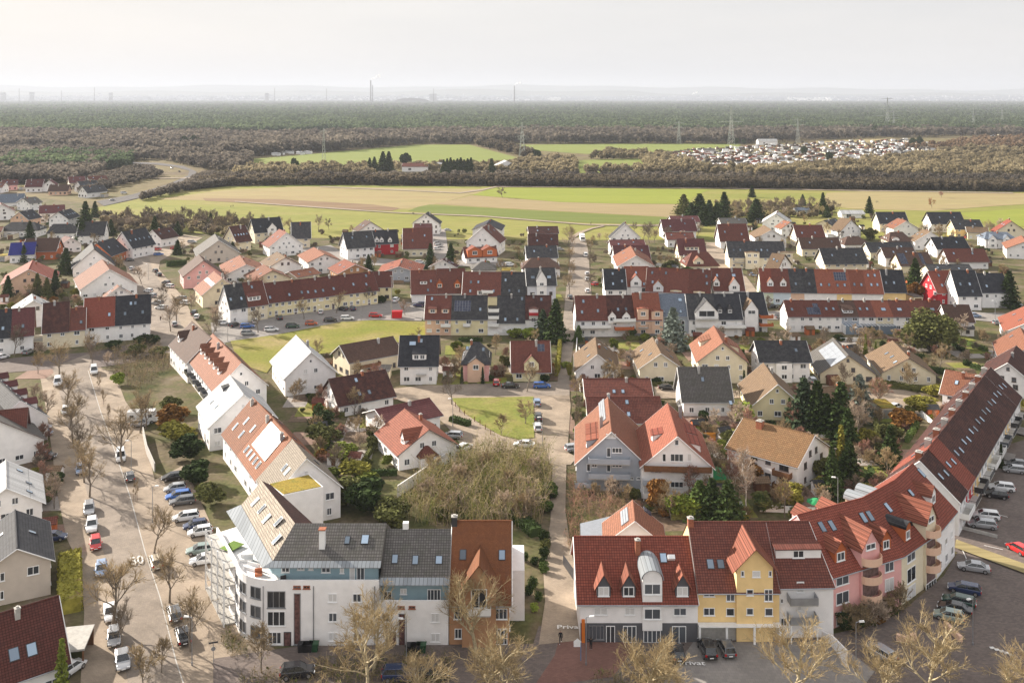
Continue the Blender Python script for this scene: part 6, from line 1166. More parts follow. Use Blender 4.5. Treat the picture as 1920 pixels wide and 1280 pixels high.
# ------------------------------------------------ street furniture
lm = MB(); lm.tube((0, 0, 0), (0, 0, 6.4), .075, .05, 8); lm.tube((0, 0, 6.4), (-.55, 0, 6.55), .04, .04, 6); lm.tube((0, 0, 0), (0, 0, .5), .12, .12, 8); lpole = lm.data('pole', [M_ME]); lm = MB(); lm.prism([(-1.1, -.14, 6.5), (-.4, -.14, 6.45), (-.4, .14, 6.45), (-1.1, .14, 6.5)], [(-1.05, -.1, 6.66), (-.45, -.1, 6.62), (-.45, .1, 6.62), (-1.05, .1, 6.66)]); lhead = lm.data('lamp_head', [M_WHT])
for x, y, h, l in ((286, 980, 6, 'street lamp by the cars parked across the avenue'), (246, 886, 6.2, 'street lamp behind the white van on the avenue'), (360, 1248, 6.4, 'street lamp at the lower end of the avenue kerb'), (762, 1252, 7, 'street lamp before the lower white wing'), (1099, 1248, 7, 'street lamp beside the orange pillar'), (1605, 1258, 7, 'street lamp before the pink house'), (1824, 1210, 7, 'street lamp standing in the right car park'), (1571, 962, 6, 'lamp post in the garden behind the red roofed curved row'), (602, 609, 6, 'street lamp among the cars of the curved street'), (677, 599, 6, 'street lamp in the right part of the curved street'), (1017, 838, 6, 'street lamp at the lower tip of the green island'), (849, 800, 6, 'street lamp at the left side of the green island'), (427, 640, 6, 'street lamp at the left end of the curved street'), (278, 525, 6, 'street lamp of the upper avenue'), (1866, 600, 6, 'street lamp by the black roofed end house on the right'), (1610, 655, 6, 'street lamp behind the low house with solar collectors'), (1106, 600, 6, 'street lamp at the near end of the straight street')):
    t = thing('street_lamp', l, 'street lamp', (*G2(x, y), 0), random.choice((0, math.pi, .4)), 'street lamps'); link('pole', lpole, t); link('lamp_head', lhead, t)
q = MB(); q.tube((0, 0, 0), (0, 0, 14.5), .16, .08, 8); q.box(-.5, .5, -.15, .15, 14.4, 14.7); tag(q.build('mast', M_ME, None, (*G2(734, 598), 0)), 'tall grey mast at the right end of the pale yellow row', 'mast')
t = thing('street_sign', 'crossed street name signs on a pole at the lower left corner', 'sign', (*G2(400, 1245), 0), .3); q = MB(); q.tube((0, 0, 0), (0, 0, 3), .04); q.build('pole', M_ME, t); q = MB(); q.box(-.6, .6, -.03, .03, 2.8, 3); q.box(-.03, .03, -.5, .5, 2.6, 2.78); q.build('name_plate', M_DM, t); q = MB(); q.prism([(.3*math.cos(a*.785), -.06, 2.1+.3*math.sin(a*.785)) for a in range(8)], [(.3*math.cos(a*.785), -.02, 2.1+.3*math.sin(a*.785)) for a in range(8)]); q.build('round_sign', M_ME, t)
t = thing('direction_sign', 'small white house shaped sign on a blue post near the orange pillar', 'sign', (*G2(1089, 1240), 0)); q = MB(); q.tube((0, 0, 0), (0, 0, 2.6), .06); q.build('post', mat('blue_post', (.1, .2, .35), .5, .1), t); q = MB(); q.prism([(x, -.03, z_) for x, z_ in ((-.95, 2), (.05, 2), (.05, 2.7), (-.45, 3.1), (-.95, 2.7))], [(x, .03, z_) for x, z_ in ((-.95, 2), (.05, 2), (.05, 2.7), (-.45, 3.1), (-.95, 2.7))]); q.build('sign_board', M_WHT, t)
def wall(pts, h, m, name, label, cat='wall', th=.2, zs=0):
    pp = [P(x, y) for x, y in pts]; o_ = pp[0]; q = MB()
    for i, (a, b) in enumerate(zip(pp, pp[1:])):
        d = (b-a).normalized(); n = Vector((-d.y, d.x, 0))*th/2; b = b-d*.02; a, b = a-o_, b-o_; h0, h1 = (h if not isinstance(h, tuple) else h[i]), (h if not isinstance(h, tuple) else h[i+1])
        q.prism([a-n, b-n, b+n, a+n], [a-n+Vector((0, 0, h0)), b-n+Vector((0, 0, h1)), b+n+Vector((0, 0, h1)), a+n+Vector((0, 0, h0))])
    return tag(q.build(name, m, None, o_), label, cat)
wall([(745, 932), (795, 898), (846, 862)], 2.2, WM['wh'], 'garden_wall', 'white garden wall running up beside the red porch')
wall([(268, 815), (275, 850), (290, 885)], 1.8, M_CO, 'garden_wall', 'grey garden wall along the avenue pavement')
wall([(1588, 1252), (1560, 1212), (1525, 1180)], (2.4, 1.6, .3), WM['wh'], 'ramp_wall', 'white sloping wall of the garage ramp before the pink house')
wall([(1681, 1200), (1700, 1206), (1716, 1198)], .95, WM['pe'], 'planter', 'peach planter trough before the pink house, left of the two', 'planter', .5)
wall([(1772, 1176), (1802, 1205)], .95, WM['pe'], 'planter', 'peach planter trough at the end of the parked cars', 'planter', .5)
wall([(1792, 990), (1870, 1010)], .7, M_CO, 'low_wall', 'grey low wall beside the yellowish verge of the right car park')
wall([(1056, 1060), (1082, 1098)], 1.8, M_DM, 'fence', 'dark mesh fence at the left corner of the shop building', 'fence', .05)
wall([(1320, 826), (1342, 826)], 1.8, mat('orange_fence', (.62, .25, .03), .7, .1), 'fence', 'bright orange garden fence right of the orange red roof', 'fence', .1)
wall([(1088, 735), (1078, 700), (1082, 640)], 1.4, WM['wh'], 'garden_wall', 'white garden wall at the right side of the straight street')
wall([(610, 845), (700, 860)], .1, M_CO, 'low_wall', 'low stone edge in the blurred garden') if 0 else None
for i, (x, y) in enumerate([(854, 763), (862, 773), (871, 779), (890, 791), (900, 797), (910, 806), (920, 815)]): q = MB(); q.box(-.09, .09, -.09, .09, 0, 1.25); tag(q.build('wooden_post', M_WD, None, (*G2(x, y), 0)), '%s wooden fence post from the top along the green island' % (ORD[i] or 'first'), 'post', 'posts along the green island')
# sheds, pavilions, umbrella, green canopy
t = thing('green_canopy', 'green canvas pavilion right of the big white gabled house', 'pavilion', (*G2(1344, 912), 0)); q = MB(); R_ = 2.3
for i in range(4): c_ = [(-R_, -R_, 2.2), (R_, -R_, 2.2), (R_, R_, 2.2), (-R_, R_, 2.2)]; q.face([c_[i], c_[(i+1) % 4], (0, 0, 3.9)])
q.build('canopy', mat('green_canvas', (.02, .22, .08), .8, .08), t); q = MB(); [q.tube((x, y, 0), (x, y, 2.2), .06) for x in (-2.1, 2.1) for y in (-2.1, 2.1)]; q.build('post', M_WD, t)
t = thing('parasol', 'green garden parasol behind the red roofed curved row', 'parasol', (*G2(1532, 962), 0)); q = MB(); n = 8
for i in range(n): a0, a1 = 2*math.pi*i/n, 2*math.pi*(i+1)/n; q.face([(1.9*math.cos(a0), 1.9*math.sin(a0), 2.1), (1.9*math.cos(a1), 1.9*math.sin(a1), 2.1), (0, 0, 2.8)])
q.build('canopy', mat('green_canvas', (0, 0, 0)), t); q = MB(); q.tube((0, 0, 0), (0, 0, 2.7), .04); q.build('pole', M_ME, t)
def shed(x, y, m, rm_, label, s=(2.6, 2.2, 1.9), rz=0, world=False, far=False):
    p = (x, y) if world else G2(x, y); a, b, h = s; w = MB(); w.box(-a/2, a/2, -b/2, b/2, -.1, h); w.face([(-a/2, -b/2, h), (a/2, -b/2, h), (0, -b/2, h+a*.3)]) if 0 else None
    w.face([(-a/2, -b/2, h), (-a/2, b/2, h), (-a/2, 0, h+.7)]); w.face([(a/2, -b/2, h), (a/2, b/2, h), (a/2, 0, h+.7)]); k = ('shed', s, m.name, far)
    if k not in _WC:
        r = MB(); r.prism([(-a/2-.2, -b/2-.2, h-.12), (a/2+.2, -b/2-.2, h-.12), (a/2+.2, 0, h+.75), (-a/2-.2, 0, h+.75)], [(-a/2-.2, -b/2-.2, h-.02), (a/2+.2, -b/2-.2, h-.02), (a/2+.2, 0, h+.86), (-a/2-.2, 0, h+.86)]); r.prism([(-a/2-.2, b/2+.2, h-.12), (a/2+.2, b/2+.2, h-.12), (a/2+.2, 0, h+.75), (-a/2-.2, 0, h+.75)], [(-a/2-.2, b/2+.2, h-.02), (a/2+.2, b/2+.2, h-.02), (a/2+.2, 0, h+.86), (-a/2-.2, 0, h+.86)])
        d = MB(); d.box(-.4, .4, -b/2-.04, -b/2+.02, 0, 1.8); _WC[k] = (w.data('wall', [m]), r.data('roof', [rm_]), d.data('door', [M_WD]))
    f = _WC[k]; t = thing('garden_shed', label, 'garden shed', (*p, 0), rz); link('wall', f[0], t); o = link('roof', f[1], t); o.material_slots[0].link = 'OBJECT'; o.material_slots[0].material = rm_
    link('door', f[2], t); return t
# people
def person(x, y, label, coat, legs, pose=0, rz=0, hair=(.05, .03, .02), arms=0):
    sk_ = {'pelvis': (0, 0, .95), 'belly': (0, 0, 1.12), 'chest': (0, .01, 1.36), 'neck': (0, 0, 1.5), 'head': (0, .01, 1.6), 'crown': (0, 0, 1.74)}; st = .14+.16*pose
    for s_, n_ in ((-1, 'l'), (1, 'r')):
        f = s_*st if pose else 0; sk_['hip'+n_] = (s_*.1, 0, .9); sk_['knee'+n_] = (s_*.11, f*.5+.03, .5); sk_['ank'+n_] = (s_*.11, f*1.1, .1); sk_['toe'+n_] = (s_*.12, f*1.1+.14, .05)
        sk_['sho'+n_] = (s_*.18, 0, 1.42)
        if arms: sk_['elb'+n_] = (s_*.42, .02, 1.45); sk_['wri'+n_] = (s_*.62, .05, 1.46); sk_['han'+n_] = (s_*.7, .05, 1.45)
        else: sk_['elb'+n_] = (s_*.25, -.02-f*.3, 1.14); sk_['wri'+n_] = (s_*.26, .06-f*.6, .9); sk_['han'+n_] = (s_*.26, .08-f*.6, .82)
    ed = [('pelvis', 'belly'), ('belly', 'chest'), ('chest', 'neck'), ('neck', 'head'), ('head', 'crown')]
    for n_ in 'lr': ed += [('pelvis', 'hip'+n_), ('hip'+n_, 'knee'+n_), ('knee'+n_, 'ank'+n_), ('ank'+n_, 'toe'+n_), ('chest', 'sho'+n_), ('sho'+n_, 'elb'+n_), ('elb'+n_, 'wri'+n_), ('wri'+n_, 'han'+n_)]
    rad = {'pelvis': .15, 'belly': .14, 'chest': .16, 'neck': .065, 'head': .1, 'crown': .07, 'hip': .11, 'knee': .075, 'ank': .05, 'toe': .045, 'sho': .09, 'elb': .06, 'wri': .045, 'han': .05}
    ks = list(sk_); me = bpy.data.meshes.new('person'); me.from_pydata([sk_[k] for k in ks], [(ks.index(a), ks.index(b)) for a, b in ed], []); o = bpy.data.objects.new('tmp', me); COL.objects.link(o); m = o.modifiers.new('s', 'SKIN')
    for i, k in enumerate(ks): r_ = rad.get(k, rad.get(k[:-1], .08)); me.skin_vertices[0].data[i].radius = (r_, r_); me.skin_vertices[0].data[i].use_root = i == 0
    o.modifiers.new('b', 'SUBSURF').levels = 1; m2 = bpy.data.meshes.new_from_object(o.evaluated_get(bpy.context.evaluated_depsgraph_get())); bpy.data.objects.remove(o)
    m2.materials.clear(); SKN = mat('skin', (.5, .3, .22), .6, .05)
    for mm_ in (mat('cloth_%.2f%.2f%.2f' % coat, coat, .9, .1), mat('cloth_%.2f%.2f%.2f' % legs, legs, .9, .1), SKN, mat('hair', hair, .8, .1), M_WHT): m2.materials.append(mm_)
    for f in m2.polygons: c = f.center; f.material_index = 4 if c.z < .12 else 1 if c.z < .9 and abs(c.x) < .22 else 3 if c.z > 1.68 or (c.z > 1.52 and c.y < -.02) else 2 if c.z > 1.5 or (abs(c.x) > (.64 if arms else .2) and (c.z < .88 or arms)) else 0
    return tag(link('person', m2, None, (*G2(x, y), .22), rz), label, 'person')
person(1051, 1208, 'person in black coat and white shoes walking on the path', (.015, .015, .018), (.02, .02, .025), 1, 3.1)
person(1108, 1221, 'person in black standing with both arms held out beside the shop building', (.012, .012, .014), (.015, .015, .018), 0, 0, arms=1)
person(301, 603, 'person in dark clothes standing on the upper avenue', (.05, .02, .02), (.03, .03, .04), 0, 1)
for i, (x, y) in enumerate([(433, 390), (437, 389), (774, 403), (776, 403), (1108, 422), (1643, 381), (1646, 381)]): person(x, y, ['walker on the field path, left one of the far left couple', 'walker on the field path, right one of the far left couple', 'walker on the meadow path, left one of the couple left of centre', 'walker on the meadow path, right one of the couple left of centre', 'lone walker on the meadow path near the straight street', 'walker on the dry field at the right, left one', 'walker on the dry field at the right, right one'][i], (.04, .04, .06), (.03, .03, .03), 1, 1.5)
# ------------------------------------------------ vegetation
TW = {k: mat('twigs_'+k, c, .95, .25, .8, .05, rnd=.18) for k, c in {'tan': (.3, .225, .13), 'grey': (.17, .135, .1), 'pale': (.34, .26, .145), 'straw': (.42, .35, .17), 'pink': (.36, .2, .15), 'rust': (.36, .17, .06), 'birch': (.42, .33, .25)}.items()}
BK = {'grey': mat('bark_grey', (.17, .14, .11), .95, .3, 4), 'pale': mat('bark_pale', (.42, .35, .22), .95, .3, 3), 'birch': mat('bark_birch', (.62, .6, .56), .9, .3, 3)}
LF = {k: mat('leaves_'+k, c, .9, .3, .9, .06, rnd=.2) for k, c in {'dark': (.042, .064, .02), 'blue': (.058, .085, .045), 'green': (.075, .11, .03), 'bright': (.16, .19, .035), 'yellow': (.25, .23, .045), 'rust': (.24, .12, .035), 'olive': (.115, .12, .04), 'silver': (.17, .2, .17), 'lime': (.24, .3, .05)}.items()}
def tubes(segs, n):
    """segs (k,8): x0 y0 z0 x1 y1 z1 r0 r1"""
    S = np.array(segs, dtype=np.float64); a, b = S[:, :3], S[:, 3:6]; d = b-a; l = np.linalg.norm(d, axis=1, keepdims=True)+1e-9; d = d/l
    up = np.where(np.abs(d[:, 2:3]) > .9, np.array([[1., 0, 0]]), np.array([[0, 0, 1.]])); u = np.cross(d, up); u /= np.linalg.norm(u, axis=1, keepdims=True); v = np.cross(d, u)
    t = np.arange(n)*2*np.pi/n; c = np.cos(t)[None, :, None]; s_ = np.sin(t)[None, :, None]; ring = u[:, None]*c+v[:, None]*s_
    V = np.concatenate([a[:, None]+ring*S[:, 6][:, None, None], b[:, None]+ring*S[:, 7][:, None, None]], axis=1).reshape(-1, 3)
    k = np.arange(len(S))[:, None]*2*n; i = np.arange(n)[None]; j = (i+1) % n; F = np.stack([k+i, k+j, k+n+j, k+n+i], axis=2).reshape(-1, 4); return V, F
def bare(seed, H=9, clear=.27, limbs=7, spread=.9, k2=6, k3=5, k4=4, rt=.17, twig=.02, upright=.5):
    rg = random.Random(seed); big, small = [], []
    def wob(p, d, L_, r0, r1, n, out):
        pts = [p]
        for i in range(n):
            d = (d+Vector((rg.gauss(0, .13), rg.gauss(0, .13), rg.gauss(.05, .08)))).normalized(); q = pts[-1]+d*L_/n; a = r0+(r1-r0)*i/n; b = r0+(r1-r0)*(i+1)/n; out.append((*pts[-1], *q, a, b)); pts.append(q)
        return pts, d
    def child(pts, lo):
        t = rg.uniform(lo, 1)*(len(pts)-1); i = min(int(t), len(pts)-2); f = t-i; return pts[i].lerp(pts[i+1], f), (pts[i+1]-pts[i]).normalized()
    def away(d, a):
        r = Vector((rg.gauss(0, 1), rg.gauss(0, 1), rg.gauss(.25, .8))); r = (r-d*r.dot(d)).normalized(); return (d*math.cos(a)+r*math.sin(a)).normalized()
    tp, td = wob(Vector((0, 0, -.1)), Vector((0, 0, 1)), H*.72, rt, rt*.35, 5, big)
    for i in range(limbs):
        t = clear/.72+(1-clear/.72)*i/limbs; k = t*5; j = min(int(k), 4); p = tp[j].lerp(tp[j+1], k-j); az = i*2.4+rg.uniform(-.5, .5); el = upright+.75*t+rg.uniform(-.15, .2); d = Vector((math.cos(az)*math.cos(el), math.sin(az)*math.cos(el), math.sin(el))); Ln = H*(.5-.22*t)*spread*rg.uniform(.85, 1.15)
        l1, _ = wob(p, d, Ln, rt*.45, rt*.14, 4, big)
        for _ in range(k2):
            p2, d2 = child(l1, .25); l2, _ = wob(p2, away(d2, rg.uniform(.4, .85)), Ln*rg.uniform(.35, .6), rt*.16, twig*1.4, 3, big)
            for _ in range(k3):
                p3, d3 = child(l2, .15); l3, _ = wob(p3, away(d3, rg.uniform(.4, .9)), Ln*rg.uniform(.2, .36), twig*1.3, twig, 2, small)
                for _ in range(k4): p4, d4 = child(l3, .1); wob(p4, away(d4, rg.uniform(.3, .9)), Ln*rg.uniform(.1, .22), twig, twig*.6, 1, small)
    a = tubes(big, 5); b = tubes(small, 3); return a, b
def tree_data(name, ab, bark, twm):
    (V, F), (v, f) = ab; return np_mesh(name+'_trunk', V, F, [bark]), np_mesh(name+'_crown', v, f, [twm])
def quads(C, size, rg, elong=1.3, flat=0, nrm=None):
    n = len(C); a = rg.normal(size=(n, 3)); a[:, 2] *= (1-flat); a /= np.linalg.norm(a, axis=1, keepdims=True); b = rg.normal(size=(n, 3)); b[:, 2] *= (1-flat) ; b -= a*(a*b).sum(1, keepdims=True); b /= np.linalg.norm(b, axis=1, keepdims=True)
    s = (size*rg.uniform(.6, 1.3, size=(n, 1)))/2; a = a*s*elong; b = b*s; V = np.stack([C-a-b*.6, C+a*.1-b, C+a+b*.5, C-a*.2+b], axis=1).reshape(-1, 3); return V, np.arange(4*n).reshape(n, 4)
def leafy(seed, n=1800, rx=1., rz=1., lumps=14, size=.3, core=.5):
    """unit crown: lumps of leaves over an ellipsoid, base at z=0, height 2*rz"""
    rg = np.random.RandomState(seed); L_ = rg.normal(size=(lumps, 3)); L_ /= np.linalg.norm(L_, axis=1, keepdims=True); L_ *= rg.uniform(.3, .72, size=(lumps, 1)); R_ = rg.uniform(.28, .46, size=lumps); k = rg.randint(lumps, size=n)
    d = rg.normal(size=(n, 3)); d /= np.linalg.norm(d, axis=1, keepdims=True); r = rg.uniform(.55, 1.08, size=(n, 1)); C = L_[k]+d*r*R_[k][:, None]
    C *= np.array([rx, rx, rz]); C[:, 2] += rz; return quads(C, size, rg)
def conifer(seed, n=1500, H=10, R=2.4, size=.45, power=.85, low=.06, tiers=16, droop=.25):
    rg = np.random.RandomState(seed); t = rg.uniform(0, 1, n)**1.25; tr = np.floor(t*tiers)/tiers; az = rg.uniform(0, 2*np.pi, n); br = .75+.3*np.sin(az*5+tr*47)+.18*np.sin(az*9+tr*91); rad = rg.uniform(.15, 1, n)**.55
    Rr = R*(1-tr)**power*br*rad+.05; z = low*H+(1-low)*H*(tr+.6/tiers*rg.uniform(0, 1, n))-Rr*droop*.6+.1; C = np.stack([Rr*np.cos(az), Rr*np.sin(az), np.maximum(z, .1)], axis=1); return quads(C, size, rg, 1.6, .35)
def merge(base, pts, sc, rot, scz=None):
    """copies of base (list of (V,F)) at pts"""
    Vs, Fs, off = [], [], 0; n = len(pts); which = np.random.randint(len(base), size=n); scz = sc if scz is None else scz
    for w, (V, F) in enumerate(base):
        ix = np.where(which == w)[0]
        if not len(ix): continue
        c, s_ = np.cos(rot[ix])[:, None], np.sin(rot[ix])[:, None]; x = (V[None, :, 0]*c-V[None, :, 1]*s_)*sc[ix][:, None]+pts[ix, 0][:, None]; y = (V[None, :, 0]*s_+V[None, :, 1]*c)*sc[ix][:, None]+pts[ix, 1][:, None]; z_ = V[None, :, 2]*scz[ix][:, None]+pts[ix, 2][:, None]
        Vs.append(np.stack([x, y, z_], axis=2).reshape(-1, 3)); Fs.append((F[None]+(np.arange(len(ix))*len(V))[:, None, None]+off).reshape(-1, F.shape[1])); off += len(ix)*len(V)
    return np.concatenate(Vs), np.concatenate(Fs)
trunk_m = MB(); trunk_m.tube((0, 0, -.1), (0, 0, 1), .02, .012, 6); TRUNK = trunk_m.data('trunk', [BK['grey']])
AVT = [tree_data('avenue_tree', bare(i+3, 9, limbs=8, k2=6, k3=5, k4=5, rt=.19, twig=.017), BK['grey'], TW['tan']) for i in range(4)]
PALE = [tree_data('plane_tree', bare(i+31, 9, limbs=9, k2=6, k3=6, k4=5, rt=.22, twig=.016, upright=.35, spread=1.05), BK['pale'], TW['pale']) for i in range(3)]
SML = [tree_data('small_tree', bare(i+51, 6, clear=.2, limbs=8, k2=5, k3=5, k4=4, rt=.1, twig=.022), BK['grey'], TW['tan']) for i in range(3)]
BIR = [tree_data('birch', bare(77, 12, clear=.2, limbs=12, k2=7, k3=6, k4=5, rt=.15, twig=.02, upright=.75, spread=.62), BK['birch'], TW['birch'])]
BSH = [tree_data('bush', bare(i+61, 3, clear=.03, limbs=12, k2=6, k3=5, k4=4, rt=.06, twig=.022, upright=.55, spread=1.2), BK['grey'], TW['grey']) for i in range(3)]
CON = [np_mesh('crown', *conifer(i, H=10, R=2.9+.4*i, n=2600, droop=.35), [LF['dark']]) for i in range(3)]
CYP = [np_mesh('crown', *conifer(i+9, H=10, R=1.7, n=1700, size=.4, power=.6, droop=-.2, low=.0), [LF['green']]) for i in range(2)]
LEA = [np_mesh('crown', *leafy(i+20, n=2600, size=.17), [LF['green']]) for i in range(3)]
BALL = [np_mesh('crown', *leafy(40, n=1500, size=.16, lumps=40), [LF['green']])]
BIGL = [np_mesh('crown', *leafy(44, n=9000, size=.09, lumps=34), [LF['olive']])]
def setm(o, m): o.material_slots[0].link = 'OBJECT'; o.material_slots[0].material = m
def dtree(fam, x, y, H, label, crown=None, group=None, name='bare_tree', cat='tree', base=9., world=False, wide=1., bark=None, base_y=None):
    p = (x, y) if world else G2(x, y); s = H/base; t = thing(name, label or lab('bare tree', *p), cat, (*p, 0), random.uniform(0, 6.28), group); a, b = random.choice(fam)
    t.scale = (s*wide, s*wide, s); o = link('trunk', a, t); c = link('crown', b, t); c.data.materials and None
    if crown: setm(c, TW[crown])
    if bark: setm(o, BK[bark])
    return t
def etree(fam, x, y, H, m, label=None, w=None, name='conifer', kind='dark conifer', cat='tree', group=None, world=False, tr=True, z=0., unit=10.):
    p = (x, y) if world else G2(x, y); t = thing(name, label or lab(kind, *p), cat, (*p, 0), random.uniform(0, 6.28), group); s = H/unit
    o = link('crown', random.choice(fam), t, (0, 0, z)); o.scale = ((w or s), (w or s), s); setm(o, LF[m])
    if tr: k = link('trunk', TRUNK, t); k.scale = (H*.9, H*.9, H*.7)
    return t
# avenue trees
g = 'bare trees along the avenue'
for x, y, H, l in [(211, 1176, 11.6, 'large bare tree on the west kerb just before the number 30'), (289, 1038, 8, 'bare tree right of the cars, behind the beige car'), (318, 1130, 8.4, 'slim bare tree on the planted strip beside the beige car'), (359, 1222, 8.2, 'bare tree beside the parked black car near the lower corner'), (231, 1218, 6.4, 'leaning bare tree between the two lowest cars on the west kerb'),
  (231, 872, 11.4, 'tall bare tree behind the white van on the east side of the avenue'), (168, 932, 9.2, 'bare tree over the white car on the west kerb, near end of the upper group'), (158, 905, 8.5, 'bare tree right above the pale blue car on the west kerb'), (145, 868, 9, 'bare tree left of the pale blue car on the west kerb'), (138, 832, 9, 'bare tree on the west kerb, fourth from the cross street'), (131, 806, 8.6, 'bare tree on the west kerb, third from the cross street'), (124, 768, 9.4, 'bare tree on the west kerb, second from the cross street'), (114, 712, 10.5, 'bare tree on the west kerb nearest the cross street'), (263, 812, 9.6, 'bare tree in front of the motorhome, left one'), (274, 806, 8.6, 'bare tree in front of the motorhome, right one'), (172, 686, 7, 'bare tree where the avenue meets the cross street')]:
    dtree(AVT, x, y, H, l, group=g, wide=1.08, crown=random.choice(('tan', 'grey')))
for x, y, l in [(195, 762, 'farthest'), (185, 732, 'uppermost'), (204, 791, 'middle'), (254, 941, 'nearest')]:
    t = dtree(SML, x, y, 4.5, l+' staked young tree in the strip beside the east parking lane', group='staked young trees', name='young_tree', base=6., wide=.45); q = MB(); [q.tube((a, b, 0), (a, b, 2.2), .05) for a, b in ((.9, .9), (-.9, .9), (.9, -.9), (-.9, -.9))]; q.build('stake', M_WD, t)
for x, y, H, l in [(690, 1322, 10.4, 'broad pale bare plane tree before the white building, cut by the lower edge'), (700, 1262, 9.5, 'slender bare tree before the lower white wing'), (893, 1232, 10.6, 'pale bare tree right in front of the brick house'), (905, 1318, 9.4, 'pale bare plane tree below the brick house at the lower edge'), (965, 1330, 7.5, 'pale bare tree left of the red paving at the lower edge'), (1215, 1322, 9.8, 'pale bare plane tree before the shop building'), (1262, 1345, 8, 'pale bare tree below the nose-in black cars at the lower edge'), (1478, 1335, 10.4, 'tall pale bare plane tree before the white balcony house'), (1645, 1335, 8, 'pale bare tree left of the two before the pink house'), (1730, 1325, 10.6, 'pale bare plane tree before the peach planters'), (1895, 1340, 8.6, 'pale bare tree in the lower right corner'), (800, 1335, 6.6, 'low pale bare tree at the lower edge between the dark cars')]:
    dtree(PALE, x, y, H, l, group='pale plane trees at the lower edge', name='plane_tree', wide=1.15 if H > 9 else 1.3)
for x, y, H in [(490, 1262, 7), (272, 1292, 6), (303, 1262, 5)]: dtree(SML, x, y, H, None, base=6.)
for x, y, H in [(265, 533, 8), (300, 582, 6), (357, 588, 8), (330, 612, 11), (320, 622, 9), (307, 560, 6), (135, 642, 8), (170, 672, 8), (27, 668, 9), (58, 560, 6), (395, 640, 9), (405, 622, 9), (570, 599, 7.5), (630, 588, 8), (692, 572, 7), (447, 604, 7), (484, 624, 8), (760, 592, 6), (1069, 556, 9), (1069, 530, 9), (1068, 500, 9), (1068, 475, 10), (1104, 545, 8), (1106, 505, 8), (1108, 478, 8), (1066, 462, 11), (988, 735, 8), (847, 759, 8), (1080, 745, 6), (597, 433, 9), (617, 432, 7), (1190, 436, 6), (1585, 730, 7), (1707, 729, 7), (1650, 770, 8), (1625, 790, 9), (1612, 838, 9.5), (1597, 812, 8), (1800, 472, 7), (1870, 560, 6), (1650, 560, 6), (1770, 560, 6), (1700, 660, 6), (1300, 470, 7), (1250, 452, 8), (1308, 446, 8), (1235, 600, 8), (1545, 655, 7), (1435, 590, 7), (665, 778, 7), (340, 470, 5), (420, 535, 7), (940, 515, 7), (1760, 700, 8), (1775, 640, 7), (200, 690, 5)]:
    fam, b_ = (AVT, 9.) if H >= 7.5 else (SML, 6.); dtree(fam, x, y, H, None, base=b_, crown=random.choice(('tan', 'grey', 'tan', 'birch')))
dtree(BIR, 1400, 957, 13, 'white stemmed birch left of the ochre roofed house', name='birch_tree', base=12.); dtree(BIR, 1378, 935, 9.5, 'pinkish bare tree behind the birch', name='bare_tree', base=12., crown='pink')
dtree(SML, 1650, 765, 7.5, 'bare tree with pinkish twigs among the conifers on the right', base=6., crown='pink', wide=1.3); dtree(SML, 985, 796, 6.2, 'dense bare bush tree on the green island', base=6., wide=1.35, crown='tan'); dtree(SML, 940, 817, 5.2, 'small bare tree at the lower edge of the green island', base=6.)
dtree(SML, 942, 371, 8, 'lone tree standing in the field', base=6., wide=1.5, crown='grey', name='field_tree'); dtree(SML, 1747, 390, 7, 'round rust brown bush tree on the dry field', base=6., wide=1.35, crown='rust', name='field_tree'); dtree(SML, 1765, 371, 5, 'low bare tree farther back on the dry field', base=6., wide=1.5, crown='pink', name='field_tree'); dtree(SML, 1567, 400, 9, 'gnarled bare tree left of the dry field', base=6., wide=1.2, crown='grey')
